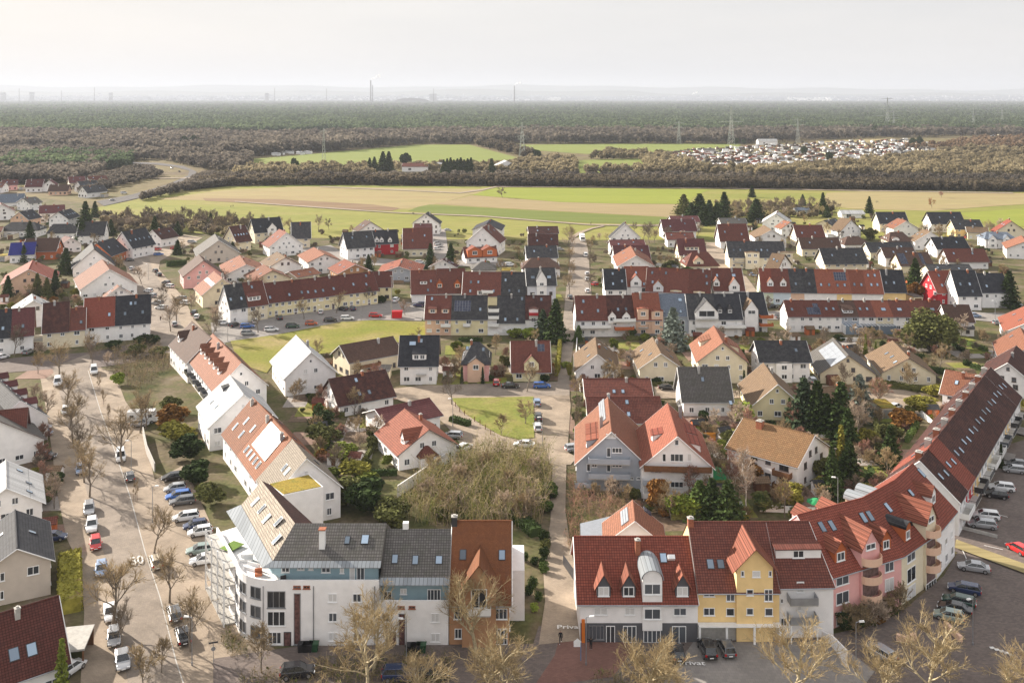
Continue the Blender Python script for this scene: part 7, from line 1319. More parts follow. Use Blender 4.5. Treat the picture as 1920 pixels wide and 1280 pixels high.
# evergreens
for x, y, H, m, l in [(160, 426, 15, 'dark', 'tallest spruce in the far left'), (178, 407, 10, 'dark', 'spruce behind the tallest one in the far left'), (56, 454, 11, 'dark', 'spruce before the grey hipped bungalow'), (153, 457, 13, 'dark', None), (124, 513, 11, 'dark', None), (70, 557, 9, 'olive', None), (104, 555, 10, 'dark', None), (88, 560, 8, 'olive', None), (45, 492, 8, 'dark', None), (15, 562, 9, 'dark', None), (425, 484, 7, 'dark', None), (436, 481, 7, 'dark', None), (333, 477, 7, 'dark', None), (535, 512, 7, 'green', None), (691, 507, 7, 'dark', None), (807, 503, 11, 'dark', 'spruce right of the wide red roof'), (845, 498, 10, 'dark', 'spruce left of the orange timber house'), (1042, 642, 13.4, 'dark', 'tall dark spruce, taller of the two beside the straight street'), (1018, 634, 9, 'blue', 'lower spruce leaning on the tall dark one'), (1262, 654, 12.4, 'silver', 'silvery spruce in front of the blue grey house'), (1312, 416, 17, 'dark', 'leftmost tall fir behind the wine red roof'), (1330, 419, 14, 'blue', 'middle fir of the clump behind the wine red roof'), (1358, 414, 17.5, 'dark', 'rightmost tall fir of the clump by the field'), (1296, 417, 12, 'dark', 'low fir at the left side of the clump by the field'), (1320, 422, 13, 'dark', 'dark fir in front of the fir clump by the field'), (1344, 420, 13, 'dark', 'fir filling the middle gap of the clump by the field'), (1282, 402, 13, 'olive', 'thin brownish fir left of the clump by the field'), (1418, 416, 14, 'dark', None), (1543, 402, 14, 'dark', 'tall pine behind the garden sheds'), (1551, 408, 8, 'dark', None), (1630, 400, 11, 'dark', 'dark pine at the left edge of the dry field'), (1410, 370, 9, 'dark', None), (1505, 386, 8, 'blue', None), (1415, 431, 6, 'blue', None), (1716, 541, 12, 'dark', 'dark spruce right behind the bright yellow end house'), (1892, 576, 13, 'dark', 'dark columnar spruce right of the black roofed end house'), (1507, 808, 12, 'blue', None), (1532, 814, 12, 'dark', None), (1577, 822, 12.5, 'dark', None), (1550, 818, 9.5, 'dark', None), (1612, 782, 10, 'silver', None), (1590, 845, 9, 'dark', None), (1670, 876, 8.5, 'dark', None), (1560, 935, 9, 'dark', None), (1592, 915, 9, 'dark', None), (1335, 975, 7.5, 'dark', None), (1365, 985, 8, 'dark', None), (1312, 968, 6.5, 'green', None), (1084, 580, 5, 'dark', None), (333, 442, 8, 'dark', None), (290, 443, 11, 'dark', 'spruce in the brush by the meadow, right one'), (208, 442, 9, 'dark', None), (1085, 640, 5, 'green', None), (395, 430, 9, 'dark', None)]:
    etree(CON, x, y, H, m, l, kind='%s conifer' % {'dark': 'dark', 'blue': 'bluish', 'green': 'green', 'olive': 'olive green', 'silver': 'silvery'}[m], w=H/10*random.uniform(.9, 1.2)*(1.35 if 1280 < x < 1425 else 1)+.05)
for x, y, H, m, l in [(116, 1318, 8, 'bright', 'bright green cypress before the dark red house, lower left corner'), (1500, 806, 10, 'green', None), (1480, 803, 7, 'green', None), (1577, 903, 11, 'yellow', 'yellowish tipped cypress right of the ochre roofed house'), (1560, 905, 8, 'green', None), (1623, 665, 6, 'bright', 'left slim cypress behind the solar collector house'), (1642, 672, 5, 'bright', 'right slim cypress behind the solar collector house'), (1877, 878, 5, 'dark', 'small dark cypress among the driveways on the right'), (866, 720, 4.5, 'dark', 'left columnar cypress beside the peach front door'), (905, 720, 4.5, 'dark', 'right columnar cypress beside the peach front door'), (1395, 730, 5, 'dark', None), (1043, 705, 5.5, 'yellow', None), (1690, 690, 4, 'dark', None)]:
    etree(CYP, x, y, H, m, l, name='cypress', kind='slim cypress', w=H/10*.75)
for x, y, H, w_, m, l in [(1742, 655, 12, 9, 'olive', 'big round olive green evergreen tree before the long front row'), (1395, 795, 5, 3, 'lime', 'round yellow green laurel behind the ochre roofed house'), (1718, 562, 7, 3.4, 'rust', None), (1633, 450, 7, 4.4, 'olive', None), (995, 634, 3.6, 3, 'lime', 'round yellow green bush before the white terraced house'), (965, 632, 3, 2.6, 'bright', None), (1230, 955, 6, 2.4, 'rust', 'rust coloured shrub before the big gabled houses'), (1265, 966, 4.5, 3, 'lime', 'bright lime green bush, left of the two before the gabled houses'), (1287, 968, 4, 2.8, 'lime', 'bright lime green bush, right of the two before the gabled houses'), (1485, 946, 4.4, 3, 'yellow', None), (1440, 955, 3, 3, 'olive', None), (690, 958, 6, 4.6, 'dark', None), (652, 948, 5.5, 4, 'olive', None), (730, 985, 5, 4, 'olive', None), (1690, 800, 4, 3.6, 'rust', None), (1730, 770, 3.6, 4.5, 'yellow', None), (1750, 742, 3.4, 3.2, 'yellow', None), (1670, 822, 3.4, 3, 'olive', None), (1620, 835, 4, 3, 'yellow', None), (1548, 905, 5, 2.6, 'olive', None), (1620, 930, 3, 2, 'yellow', 'yellow ball shrub behind the red roofed curved row'), (1505, 985, 3, 3, 'olive', None), (150, 555, 5, 3.6, 'yellow', None), (690, 480, 4, 2.4, 'dark', None), (590, 497, 4, 2.6, 'dark', None), (1290, 520, 4.4, 3.6, 'green', None), (1255, 505, 4.5, 3.5, 'olive', None), (1230, 720, 2, 1.6, 'dark', None), (1068, 705, 4, 1, 'yellow', None), (610, 835, 5, 4, 'olive', None), (640, 865, 4, 3.6, 'bright', None), (670, 895, 4, 3.6, 'yellow', None), (690, 925, 4, 3.2, 'bright', None), (600, 800, 4, 3, 'dark', None), (335, 830, 5, 4, 'yellow', None), (350, 860, 5, 4, 'dark', None), (370, 905, 4.4, 3.6, 'dark', None), (320, 800, 5, 4, 'rust', None), (395, 945, 4, 3, 'olive', None), (318, 775, 4, 3, 'olive', None), (715, 568, 3, 2, 'dark', None), (1085, 790, 2.4, 2, 'dark', None), (1062, 690, 2, 1.6, 'bright', None), (1090, 820, 3, 2, 'bright', None), (222, 722, 3.4, 2, 'lime', None), (275, 650, 4, 4, 'dark', None), (300, 668, 3, 3.4, 'olive', None), (250, 668, 3.6, 3.4, 'olive', None), (215, 655, 3, 3, 'dark', None), (1405, 900, 4, 3, 'rust', None)]:
    etree(BIGL if 'big round' in (l or '') else LEA, x, y, H, m, l, w=w_/1., name='evergreen_bush' if H < 6 else 'evergreen_tree', kind='%s leafy bush' % {'lime': 'lime green', 'rust': 'rust brown', 'olive': 'olive green', 'dark': 'dark green'}.get(m, m), cat='bush' if H < 6 else 'tree', tr=H > 5, unit=2.)
for i, (x, y, r, m) in enumerate([(1020, 1018, 1.25, 'dark'), (1023, 1030, 1, 'olive'), (1021, 1046, 1, 'dark'), (1019, 1062, .8, 'dark'), (1020, 1074, .95, 'green'), (999, 1102, .95, 'dark'), (993, 1116, .9, 'dark'), (1009, 1126, .8, 'green'), (1002, 1146, .7, 'lime'), (982, 1052, .9, 'green'), (1002, 1060, .8, 'dark')]):
    etree(BALL, x, y, 2*r, m, '%s clipped ball bush from the top beside the path by the brick house' % (ORD[i] or 'first'), w=r, name='ball_bush', cat='bush', tr=False, unit=2., group='clipped ball bushes beside the path')
etree(BALL, 1583, 1180, 2.8, 'dark', 'round dark bush at the foot of the pink house', w=1.4, name='ball_bush', cat='bush', tr=False, unit=2.)
# hedges: leaf clad blocks
def hedge(pts, w, h, m, label, world=False):
    pp = [Vector((*p, 0)) if world else P(*p) for p in pts]; o_ = pp[0]; C = []; q = MB(); rg = np.random.RandomState(len(pts)*7+int(h*10))
    for a, b in zip(pp, pp[1:]):
        d = b-a; Ln = d.length; u = d/Ln; n = Vector((-u.y, u.x, 0)); a0, b0 = a-o_, b-o_; hw = w/2-.1; q.prism([a0-n*hw, b0-n*hw, b0+n*hw, a0+n*hw], [v+Vector((0, 0, h-.12)) for v in (a0-n*hw, b0-n*hw, b0+n*hw, a0+n*hw)]); k = int(Ln*(w+2*h)*9)
        for _ in range(k):
            s_ = rg.uniform(-w/2-h, w/2+h); t = rg.uniform(0, Ln)
            off, zz = (s_, h) if abs(s_) < w/2 else (math.copysign(w/2, s_), abs(s_)-w/2); v = a0+u*t+n*off; C.append((v.x+rg.normal()*.06, v.y+rg.normal()*.06, max(.05, zz+rg.normal()*.07)))
    V, F = quads(np.array(C), .3, rg); base_ = len(q.v); me = MB(); me.v = q.v+[tuple(v) for v in V]; me.f = q.f+[tuple(int(i)+base_ for i in f) for f in F]; me.m = [0]*len(me.f)
    return tag(me.build('hedge', LF[m], None, o_), label, 'hedge')
hedge([(131, 1056), (131, 1150)], 3.2, 2.2, 'yellow', 'thick yellowish hedge between the beige and the dark red house')
hedge([(1046, 843), (1044, 940), (1040, 990)], .7, 1.5, 'olive', 'hedge along the right side of the path below the green island') if 0 else None
for i, (a, c, w, h, m) in enumerate([((1052, 620), (1046, 700), .9, 2, 'yellow'), ((965, 600+370), (1005, 1006), 2.2, 1.6, 'dark'), ((312, 500), (350, 497), 1.4, 2.4, 'dark'), ((1195, 545), (1240, 550), 1, 1.4, 'dark'), ((1220, 722), (1270, 724), 1, 1, 'olive'), ((1640, 720), (1730, 735), 1.4, 1.4, 'olive'), ((1700, 690), (1790, 705), 1.2, 1.6, 'dark'), ((1790, 640), (1850, 660), 1.2, 1.4, 'green'), ((1820, 690), (1880, 705), 1.2, 1.4, 'dark'), ((1310, 830), (1230, 835), 1.2, 1.4, 'olive'), ((690, 455), (745, 452), 1.2, 1.5, 'olive'), ((860, 640), (905, 640), 1, 1.2, 'dark'), ((640, 690), (650, 668), 1, 1.4, 'dark'), ((1600, 880), (1640, 905), 1, 1.2, 'dark'), ((1640, 790), (1650, 840), 1, 1.2, 'olive'), ((1700, 830), (1720, 800), 1, 1.4, 'green'), ((880, 800), (846, 790), 1.6, 1.4, 'dark'), ((1870, 740), (1930, 765), 1.4, 1.6, 'yellow'), ((1850, 700), (1930, 722), 1.2, 1.5, 'olive'), ((1085, 770), (1082, 830), 1, 1.4, 'olive')]):
    pa = G2(*a); hedge([a, c], w, h, m, lab('%s clipped hedge' % {'dark': 'dark green'}.get(m, m), *pa))
# scattered garden shrubs, trees, lawns, terraces and sheds between the houses
G_Z = [z_ for z_ in [('in the gardens around the rear houses on the right', [(1110, 450), (1900, 440), (1900, 560), (1110, 560)], 270), ('in the gardens behind the right hand terraces', [(1085, 615), (1900, 620), (1900, 735), (1085, 735)], 170), ('in the gardens right of the green island', [(1080, 745), (1800, 745), (1700, 930), (1500, 975), (1230, 975), (1080, 930)], 210),
 ('in the gardens of the left centre', [(330, 460), (1040, 455), (1040, 560), (740, 560), (430, 600)], 230), ('in the far left gardens', [(0, 385), (330, 440), (230, 500), (250, 600), (0, 600)], 170), ('in the gardens of the centre', [(500, 660), (720, 660), (1040, 640), (1040, 720), (720, 720), (740, 900), (620, 900)], 130), ('beside the left avenue', [(60, 660), (90, 660), (110, 1000), (60, 1000)], 24), ('before the white building', [(420, 1170), (450, 1200), (540, 1222), (560, 1260), (440, 1290), (400, 1260)], 26), ('before the pink house', [(1565, 1190), (1700, 1140), (1760, 1090), (1780, 1120), (1740, 1170), (1640, 1215)], 30), ('at the edge of the dry field', [(1360, 405), (1640, 405), (1640, 440), (1360, 440)], 60), ('before the meadow at the left', [(440, 450), (640, 430), (760, 430), (1040, 445), (1040, 462), (440, 470)], 50)]]
M_PAT = [paving('terrace_slabs', (.33, .3, .27), (.28, .25, .23), .5, .5), paving('terrace_red', (.26, .17, .13), (.22, .14, .11), .3, .2), M_GR, mat('bare_soil', (.13, .09, .06), .95, .25, 1.5, world=True)]
npatch = 0; CAND = []
for zn, poly, cnt in G_Z:
    xs, ys = [p[0] for p in poly], [p[1] for p in poly]; k = 0; tries = 0
    while k < cnt and tries < cnt*30:
        tries += 1; px_, py_ = random.uniform(min(xs), max(xs)), random.uniform(min(ys), max(ys))
        if inside((px_, py_), poly) and free(G2(px_, py_)): k += 1; CAND.append((G2(px_, py_), zn, k))
CAND.sort(key=lambda c: c[0][1]); NB = NL = NS = 0; REST = []
M_FEN = [mat('fence_wood', (.24, .17, .11), .9, .2, 3), M_WHT, mat('fence_grey', (.2, .19, .18), .9, .2, 3)]
for p, zn, k in CAND:
    r = random.random(); small = 'before the w' in zn or 'before the p' in zn
    if k % 4 == 0 and not small and npatch < 170:
        a_, b_ = random.uniform(2.5, 6), random.uniform(2.5, 6); npatch += 1; q = MB(); q.box(-a_, a_, -b_, b_, -.05, 0); o = q.build(random.choice(('patio', 'lawn')), random.choice(M_PAT), None, (p[0], p[1], .02+.001*npatch), .05); o['kind'] = 'structure'
    if k % 7 == 3 and not small:
        an = random.choice((.05, 1.62, -.1, 1.5)); L_ = random.uniform(5, 11); e = (p[0]+math.cos(an)*L_, p[1]+math.sin(an)*L_)
        if free(e) and free(((p[0]+e[0])/2, (p[1]+e[1])/2)):
            if random.random() < .5: cn = random.choice(('dark', 'olive')); hedge([p, e], .8, 1.3, cn, cn+(' green' if cn == 'dark' else '')+' hedge '+zn, world=True)['group'] = cn+' hedges '+zn
            else: i_ = random.randrange(3); q = MB(); q.box(0, L_, -.04, .04, 0, 1.2); [q.box(x_-.06, x_+.06, -.07, .07, 0, 1.3) for x_ in np.arange(0, L_, 2.2)]; tag(q.build('fence', M_FEN[i_], None, (*p, 0), an), ('brown wooden', 'white', 'grey')[i_]+' fence '+zn, 'fence', ('brown', 'white', 'grey')[i_]+' fences '+zn)
    if r < .42:
        if NB > 290: REST.append((p, 0)); continue
        NB += 1; s = random.uniform(.5, 1.2); t = thing('bare_shrub', 'bare brown shrub '+zn, 'shrub', (*p, 0), random.uniform(0, 6), 'bare shrubs '+zn); t.scale = (s, s, s*random.uniform(.7, 1.2)); a, b = random.choice(BSH); link('trunk', a, t); c = link('crown', b, t); setm(c, TW[random.choice(('grey', 'tan', 'tan', 'birch', 'pink'))])
    elif r < .76 or small:
        w_ = random.uniform(.6, 1.9)*(.6 if small else 1)
        if NL > 250: REST.append((p, 1)); continue
        NL += 1; m = random.choice(('dark', 'dark', 'green', 'olive', 'olive', 'bright', 'yellow', 'rust')); cn = {'dark': 'dark green', 'olive': 'olive green', 'rust': 'rust brown'}.get(m, m)
        etree(LEA, *p, w_*random.uniform(1.1, 1.9), m, cn+' leafy shrub '+zn, w=w_, name='leafy_shrub', cat='shrub', group=cn+' shrubs '+zn, world=True, tr=False, unit=2.)
    elif r < .84: i_ = random.randrange(3); cn = ('brown timber', 'orange timber', 'white')[i_]; shed(*p, (WM['bw'], WM['ow'], WM['wh'])[i_], random.choice((RM['rb'], RM['dk'], RM['tn'])), cn+' garden shed '+zn, rz=random.uniform(-.2, .3), world=True)['group'] = cn+' sheds '+zn
    elif NS > 105: REST.append((p, 2))
    else: NS += 1; a, b = random.choice(SML); t = thing('bare_tree', 'small bare fruit tree '+zn, 'tree', (*p, 0), random.uniform(0, 6), 'small bare trees '+zn); s = random.uniform(.7, 1.25); t.scale = (s, s, s); link('trunk', a, t); c = link('crown', b, t); setm(c, TW[random.choice(('tan', 'grey', 'birch', 'pink', 'tan'))])
def treemass(seed): (V, F), (v, f) = bare(seed, 6, clear=.2, limbs=8, k2=5, k3=4, k4=3, rt=.12, twig=.032); k = F.shape[1]; return np.concatenate([V, v]), np.concatenate([F, f+len(V)])
TMASS = [treemass(81), treemass(82)]
for kd, mm_, nm, lb in ((2, TW['tan'], 'bare_trees', 'mass of small bare trees in the farther gardens'), (0, TW['grey'], 'undergrowth', 'mass of bare brown bushes in the farther gardens'), (1, LF['olive'], 'undergrowth', 'mass of leafy green bushes in the farther gardens')):
    pp = np.array([(p[0], p[1], 0) for p, k_ in REST if k_ == kd]); n = len(pp); base_ = [leafy(60+i, n=420, size=.22) for i in range(3)] if kd < 2 else TMASS
    s_ = np.random.uniform(.6, 1.7, n) if kd < 2 else np.random.uniform(.7, 1.25, n); V, F = merge(base_, pp, s_, np.random.uniform(0, 6.28, n)); o = link(nm, np_mesh(nm, V, F, [mm_])); o['kind'] = 'stuff'; tag(o, lb, 'bushes')
for i, (rx, ry, l_) in enumerate(sorted(REFS, key=lambda r: -r[1])):
    if 'row' in l_ or ry < 190 or i % 2: continue
    for sg in random.choice(((1, -1), (-1, 1))):
        p = (rx+sg*9.6, ry+random.uniform(-2, 3)); cs = [(p[0]+a, p[1]+b) for a in (-1.9, 1.9) for b in (-3.2, 3.2)]
        if all(free(c) for c in cs):
            k = ('garage', i % 3)
            if k not in _WC: w = MB(); w.box(-1.7, 1.7, -3, 3, 0, 2.5); r = MB(); r.box(-1.85, 1.85, -3.15, 3.15, 2.5, 2.72); d = MB(); d.box(-1.3, 1.3, -3.05, -2.98, 0, 2.1); _WC[k] = (w.data('wall', [(WM['wh'], WM['cr'], WM['be'])[i % 3]]), r.data('roof', [(M_CO, RM['gy'], M_MOSS)[i % 3]]), d.data('door', [(M_WHT, M_WD, M_ME)[i % 3]]))
            f = _WC[k]; t = thing('garage', lab('flat roofed garage', *p), 'garage', (*p, 0), random.uniform(-.1, .15)); link('wall', f[0], t); link('roof', f[1], t); link('door', f[2], t); break
# bramble thicket and scrub beside the path
def thicket(name, label, polys, dens, h, mats, seed=5):
    rg = np.random.RandomState(seed); segs = [[] for _ in mats]; C = []
    for poly in polys:
        W_ = [G2(*p) for p in poly]; xs, ys = [p[0] for p in W_], [p[1] for p in W_]; n = int((max(xs)-min(xs))*(max(ys)-min(ys))*dens)
        for _ in range(n):
            x, y = rg.uniform(min(xs), max(xs)), rg.uniform(min(ys), max(ys))
            if not inside((x, y), W_): continue
            k = rg.randint(len(mats)); hh = h*rg.uniform(.5, 1.15)*(1+.25*math.sin(x*.5)*math.cos(y*.4)); l = rg.normal(size=2)*.24; a = np.array([x, y, 0]); b = a+np.array([l[0]*hh*.4, l[1]*hh*.4, hh*.6]); c = b+np.array([l[0]*hh*.7, l[1]*hh*.7, hh*.35]); segs[k] += [(*a, *b, .03, .025), (*b, *c, .025, .014)]
            for _ in range(5): d = rg.normal(size=3)*[.6, .6, .4]; d[2] = d[2]-.1; e = b+(c-b)*rg.uniform(0, 1); segs[k].append((*e, *(e+d), .016, .01))
            if rg.uniform() < .5: C.append(b+rg.normal(size=3)*.4)
    Vs, Fs, mi, off = [], [], [], 0
    for k, s in enumerate(segs): V, F = tubes(s, 3); Vs.append(V); Fs.append(F+off); mi.append(np.full(len(F), k)); off += len(V)
    V, F = quads(np.abs(np.array(C)*[1, 1, 1])*np.sign(np.array(C)), .3, rg); Vs.append(V); Fs.append(F+off); mi.append(np.full(len(F), len(mats)))
    o = link(name, np_mesh(name, np.concatenate(Vs), np.concatenate(Fs), mats+[LF['olive']], np.concatenate(mi))); o['kind'] = 'stuff'; return tag(o, label, 'undergrowth')
thicket('brambles', 'tall dry tangle of brambles and saplings between the path and the garden wall', [[(780, 925), (850, 868), (890, 852), (1030, 860), (1030, 930), (1015, 985), (905, 1000), (800, 985), (740, 980)]], 2.8, 5.4, [TW['straw'], TW['birch'], TW['straw'], LF['bright']])
thicket('scrub', 'bare scrub along the right side of the path before the grey gabled house', [[(1066, 890), (1100, 920), (1110, 960), (1080, 1050), (1066, 1040)], [(1110, 935), (1180, 950), (1190, 975), (1120, 985)]], 2.6, 2.6, [TW['tan'], TW['pink']], 8)
thicket('scrub', 'low dry scrub before the curved end of the white building', [[(425, 1180), (455, 1205), (470, 1240), (430, 1235), (412, 1200)], [(470, 1262), (570, 1262), (560, 1290), (450, 1290)], [(600, 1235), (850, 1235), (840, 1300), (560, 1300)], [(1115, 1262), (1280, 1275), (1270, 1300), (1110, 1300)]], 3, 1.2, [TW['tan'], TW['pale'], LF['olive']], 11)
thicket('scrub', 'tangled bare bushes left of the brown roofed house at the avenue bend', [[(205, 665), (300, 650), (320, 690), (260, 740), (220, 715)]], 1.4, 3, [TW['grey'], TW['tan']], 12)
thicket('scrub', 'planting behind the white shop building', [[(1075, 1050), (1100, 1000), (1100, 960), (1200, 960), (1180, 990), (1090, 1090)]], 1.2, 1.4, [TW['tan'], LF['bright']], 13)

rg_ = random.Random(4)
for i in range(46):
    p = G2(rg_.uniform(760, 1030), rg_.uniform(862, 985))
    if inside(p, [G2(*k) for k in [(780, 925), (850, 868), (890, 852), (1030, 860), (1030, 930), (1015, 985), (905, 1000), (800, 985), (740, 980)]]):
        if i % 3: m = rg_.choice(('olive', 'dark', 'olive', 'green')); w_ = rg_.uniform(1, 2.1); etree(LEA, *p, w_*1.3, m, '%s evergreen clump inside the bramble tangle' % {'dark': 'dark green', 'olive': 'olive green'}.get(m, m), w=w_, name='leafy_shrub', cat='shrub', group=m+' clumps in the brambles', world=True, tr=False, unit=2.)
        else: a, b = rg_.choice(BSH); t = thing('bare_shrub', 'bare thorny bush inside the bramble tangle', 'shrub', (*p, 0), i, 'bare bushes in the brambles'); t.scale = (1.5, 1.5, 1.5); link('trunk', a, t); c = link('crown', b, t); setm(c, TW[rg_.choice(('tan', 'birch'))])
# ------------------------------------------------ woods, allotments, pylons, city, hills, haze
def sample(poly, n):
    xs, ys = [p[0] for p in poly], [p[1] for p in poly]; out = []; rg = np.random.RandomState(n+len(poly))
    while len(out) < n:
        x, y = rg.uniform(min(xs), max(xs)), rg.uniform(min(ys), max(ys))
        if inside((x, y), poly): out.append((x, y))
    A = np.array(out); Y = FPX*CAMH/(A[:, 1]-HOR); return np.stack([(A[:, 0]-960)/FPX*Y, Y, np.zeros(n)], axis=1)
def fuzz(seed, n=46, size=.34, twig=True):
    rg = np.random.RandomState(seed); d = rg.normal(size=(n, 3)); d /= np.linalg.norm(d, axis=1, keepdims=True); C = d*rg.uniform(.3, .95, size=(n, 1))*[.48, .48, .42]; C[:, 2] += .56; V, F = quads(C, size, rg, 1.5)
    t = np.array([[-.02, 0, 0], [.02, 0, 0], [.02, 0, .5], [-.02, 0, .5]]); return np.concatenate([V, t]), np.concatenate([F, [[4*n, 4*n+1, 4*n+2, 4*n+3]]])
def cone(seed, n=34):
    rg = np.random.RandomState(seed); t = rg.uniform(0, 1, n); az = rg.uniform(0, 6.28, n); r = .26*(1-t)**.7*rg.uniform(.6, 1, n)+.02; C = np.stack([r*np.cos(az), r*np.sin(az), .12+.88*t], axis=1); return quads(C, .17, rg, 1.5)
FZ = [fuzz(i, 120, .19) for i in range(4)]; CN = [cone(i) for i in range(3)]; FZL = [fuzz(i+10, 30, .27) for i in range(3)]; FZM = [fuzz(i+20, 70, .21) for i in range(3)]
def wood(name, label, poly, n, h, m, base, cat='wood'):
    p = sample(poly, n); s = h*np.random.uniform(.65, 1.2, n); V, F = merge(base, p, s, np.random.uniform(0, 6.28, n)); o = link(name, np_mesh(name, V, F, [m])); o['kind'] = 'stuff'; return tag(o, label, cat)
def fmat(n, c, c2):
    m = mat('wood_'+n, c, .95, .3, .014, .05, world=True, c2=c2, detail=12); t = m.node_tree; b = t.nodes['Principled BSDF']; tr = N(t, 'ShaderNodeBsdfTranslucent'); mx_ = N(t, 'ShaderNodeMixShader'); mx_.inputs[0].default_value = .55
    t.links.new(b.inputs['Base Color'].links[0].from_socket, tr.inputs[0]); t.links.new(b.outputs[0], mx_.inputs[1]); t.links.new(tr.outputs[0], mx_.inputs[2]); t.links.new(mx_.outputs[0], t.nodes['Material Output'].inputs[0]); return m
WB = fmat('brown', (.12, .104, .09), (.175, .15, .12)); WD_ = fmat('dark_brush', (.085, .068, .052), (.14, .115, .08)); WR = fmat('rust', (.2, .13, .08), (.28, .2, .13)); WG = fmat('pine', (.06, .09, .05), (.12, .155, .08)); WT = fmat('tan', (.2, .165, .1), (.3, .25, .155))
wood('brush_belt', 'dark belt of leafless brush running right across behind the fields', [(360, 350), (600, 347), (1100, 351), (2050, 361), (2050, 352), (1100, 343), (600, 340), (400, 342)], 1900, 7.5, WD_, FZ)
wood('brush_belt', 'paler bushes behind the dark belt', [(380, 339), (2050, 345), (2050, 338), (1100, 332), (380, 332)], 900, 6.5, WB, FZ)
wood('brush', 'bare brush between the left houses and the meadow', [(190, 440), (300, 436), (420, 447), (455, 443), (480, 425), (330, 412), (190, 408)], 120, 4.5, WT, FZ)
wood('brush', 'greyish bare trees in the brush by the meadow', [(190, 440), (300, 436), (455, 443), (560, 436), (480, 425), (330, 412), (190, 408)], 60, 5, WB, FZ)
wood('brush', 'tall bare bushes between the fields and the rear gardens on the right', [(1335, 408), (1400, 414), (1560, 407), (1560, 393), (1440, 386), (1345, 388)], 120, 4.5, WT, FZ)
wood('brush', 'bare brush beside the bend of the main road', [(262, 378), (340, 360), (430, 349), (440, 338), (385, 330), (340, 355), (270, 374)], 420, 6.5, WB, FZ)
wood('brush', 'brush inside the bend of the main road', [(175, 366), (225, 350), (290, 335), (310, 325), (262, 316), (240, 322), (130, 345), (150, 364)], 420, 6, WB, FZ)
wood('mixed_wood', 'brownish mixed wood at the far left', [(-60, 345), (150, 345), (240, 303), (300, 300), (380, 318), (440, 325), (480, 305), (440, 285), (300, 262), (-60, 262)], 2500, 11, WB, FZM)
wood('mixed_wood', 'dark evergreens in the left mixed wood', [(0, 330), (240, 318), (250, 300), (130, 292), (20, 300)], 420, 12, WG, FZ)
wood('copse', 'bare copse around the barn beyond the belt', [(440, 330), (700, 331), (700, 318), (900, 325), (1080, 330), (1080, 300), (1000, 296), (960, 312), (560, 316), (440, 318)], 560, 8, WT, FZ)
wood('copse', 'bare pinkish copse left of the allotments', [(1050, 328), (1440, 332), (1440, 322), (1330, 322), (1240, 292), (1140, 285), (1100, 300), (1190, 300), (1230, 322), (1060, 325)], 420, 9, WT, FZ)
wood('copse', 'tan copse on the right before the belt', [(1420, 335), (2050, 338), (2050, 285), (1800, 283), (1700, 300), (1640, 306), (1440, 324)], 1500, 10.5, WT, FZ)
wood('copse', 'brown wood between the allotments and the pine forest', [(1690, 280), (2080, 290), (2080, 258), (1850, 262), (1780, 275)], 520, 11, WR, FZ)
wood('copse', 'dark bushes of the hedge row in the green meadow', [(885, 273), (930, 272), (1000, 293), (985, 297)], 90, 11, WD_, FZ)
wood('wood_edge', 'brown leafless edge of the great forest', [(420, 297), (640, 283), (780, 271), (960, 270), (1400, 270), (1530, 264), (1700, 258), (2080, 256), (2080, 246), (1500, 250), (900, 250), (420, 262)], 3400, 17, WB, FZM)
wood('wood_edge', 'leafless wood before the forest on the left', [(-80, 280), (430, 290), (430, 255), (-80, 252)], 1500, 16, WB, FZM)
for nm_, lb_, poly_, n_ in (('in the brush by the meadow', 'bare tree in the brush between the left houses and the meadow', [(190, 440), (300, 436), (455, 445), (560, 438), (480, 425), (330, 412), (190, 408)], 95), ('between fields and gardens', 'bare tree between the fields and the rear gardens on the right', [(1335, 408), (1400, 414), (1560, 407), (1560, 393), (1440, 386), (1345, 388)], 55), ('at the rear garden edge', 'bare tree at the edge of the rear gardens beside the meadow', [(1060, 447), (1240, 440), (1300, 450), (1900, 435), (1900, 455), (1200, 462)], 28)):
    ps_ = np.array([p for p in sample(poly_, n_) if free(p)]); ps_ = ps_[np.argsort(ps_[:, 1])]; far_ = ps_[32:]
    if len(far_): V, F = merge(TMASS, far_, np.random.uniform(.9, 1.6, len(far_)), np.random.uniform(0, 6.28, len(far_))); o = link('bare_trees', np_mesh('bare_trees', V, F, [TW['grey']])); o['kind'] = 'stuff'; tag(o, 'mass of bare trees '+nm_, 'trees')
    for p in ps_[:32]:
        s_ = random.uniform(.6, 1.1); a, b = random.choice(AVT+SML); t = thing('bare_tree', lb_, 'tree', (p[0], p[1], 0), random.uniform(0, 6), 'bare trees '+nm_); t.scale = (s_*1.1, s_*1.1, s_); link('trunk', a, t); c = link('crown', b, t); setm(c, TW[random.choice(('tan', 'grey', 'birch', 'straw'))])
# pine forest: crowns placed evenly in view depth, larger lumps farther off, over a dark canopy floor
n = 26000; rg = np.random.RandomState(3); iy = rg.uniform(182+135000/15500-182, 70, n); Y = 135000/iy; X = rg.uniform(-1080, 1080, n)/FPX*Y; s = np.maximum(15, Y*.0042)*rg.uniform(.75, 1.2, n); zt = 17+rg.uniform(-2, 2.5, n)
V, F = merge(FZL, np.stack([X, Y, zt-s*.98], axis=1), s, rg.uniform(0, 6.28, n)); o = link('pine_forest', np_mesh('pine_forest', V, F, [WG])); o['kind'] = 'stuff'; tag(o, 'vast green pine forest stretching to the city', 'forest')
q = MB(); q.face([(-1500, 1950, 9), (1500, 1950, 9), (11500, 16000, 12), (-11500, 16000, 12)]); q.face([(-1500, 1950, 0), (1500, 1950, 0), (1500, 1950, 9), (-1500, 1950, 9)]); o = q.build('forest_floor', fmat('floor', (.04, .05, .03), (.07, .075, .04))); o['kind'] = 'stuff'; tag(o, 'shaded inside of the pine forest', 'forest')
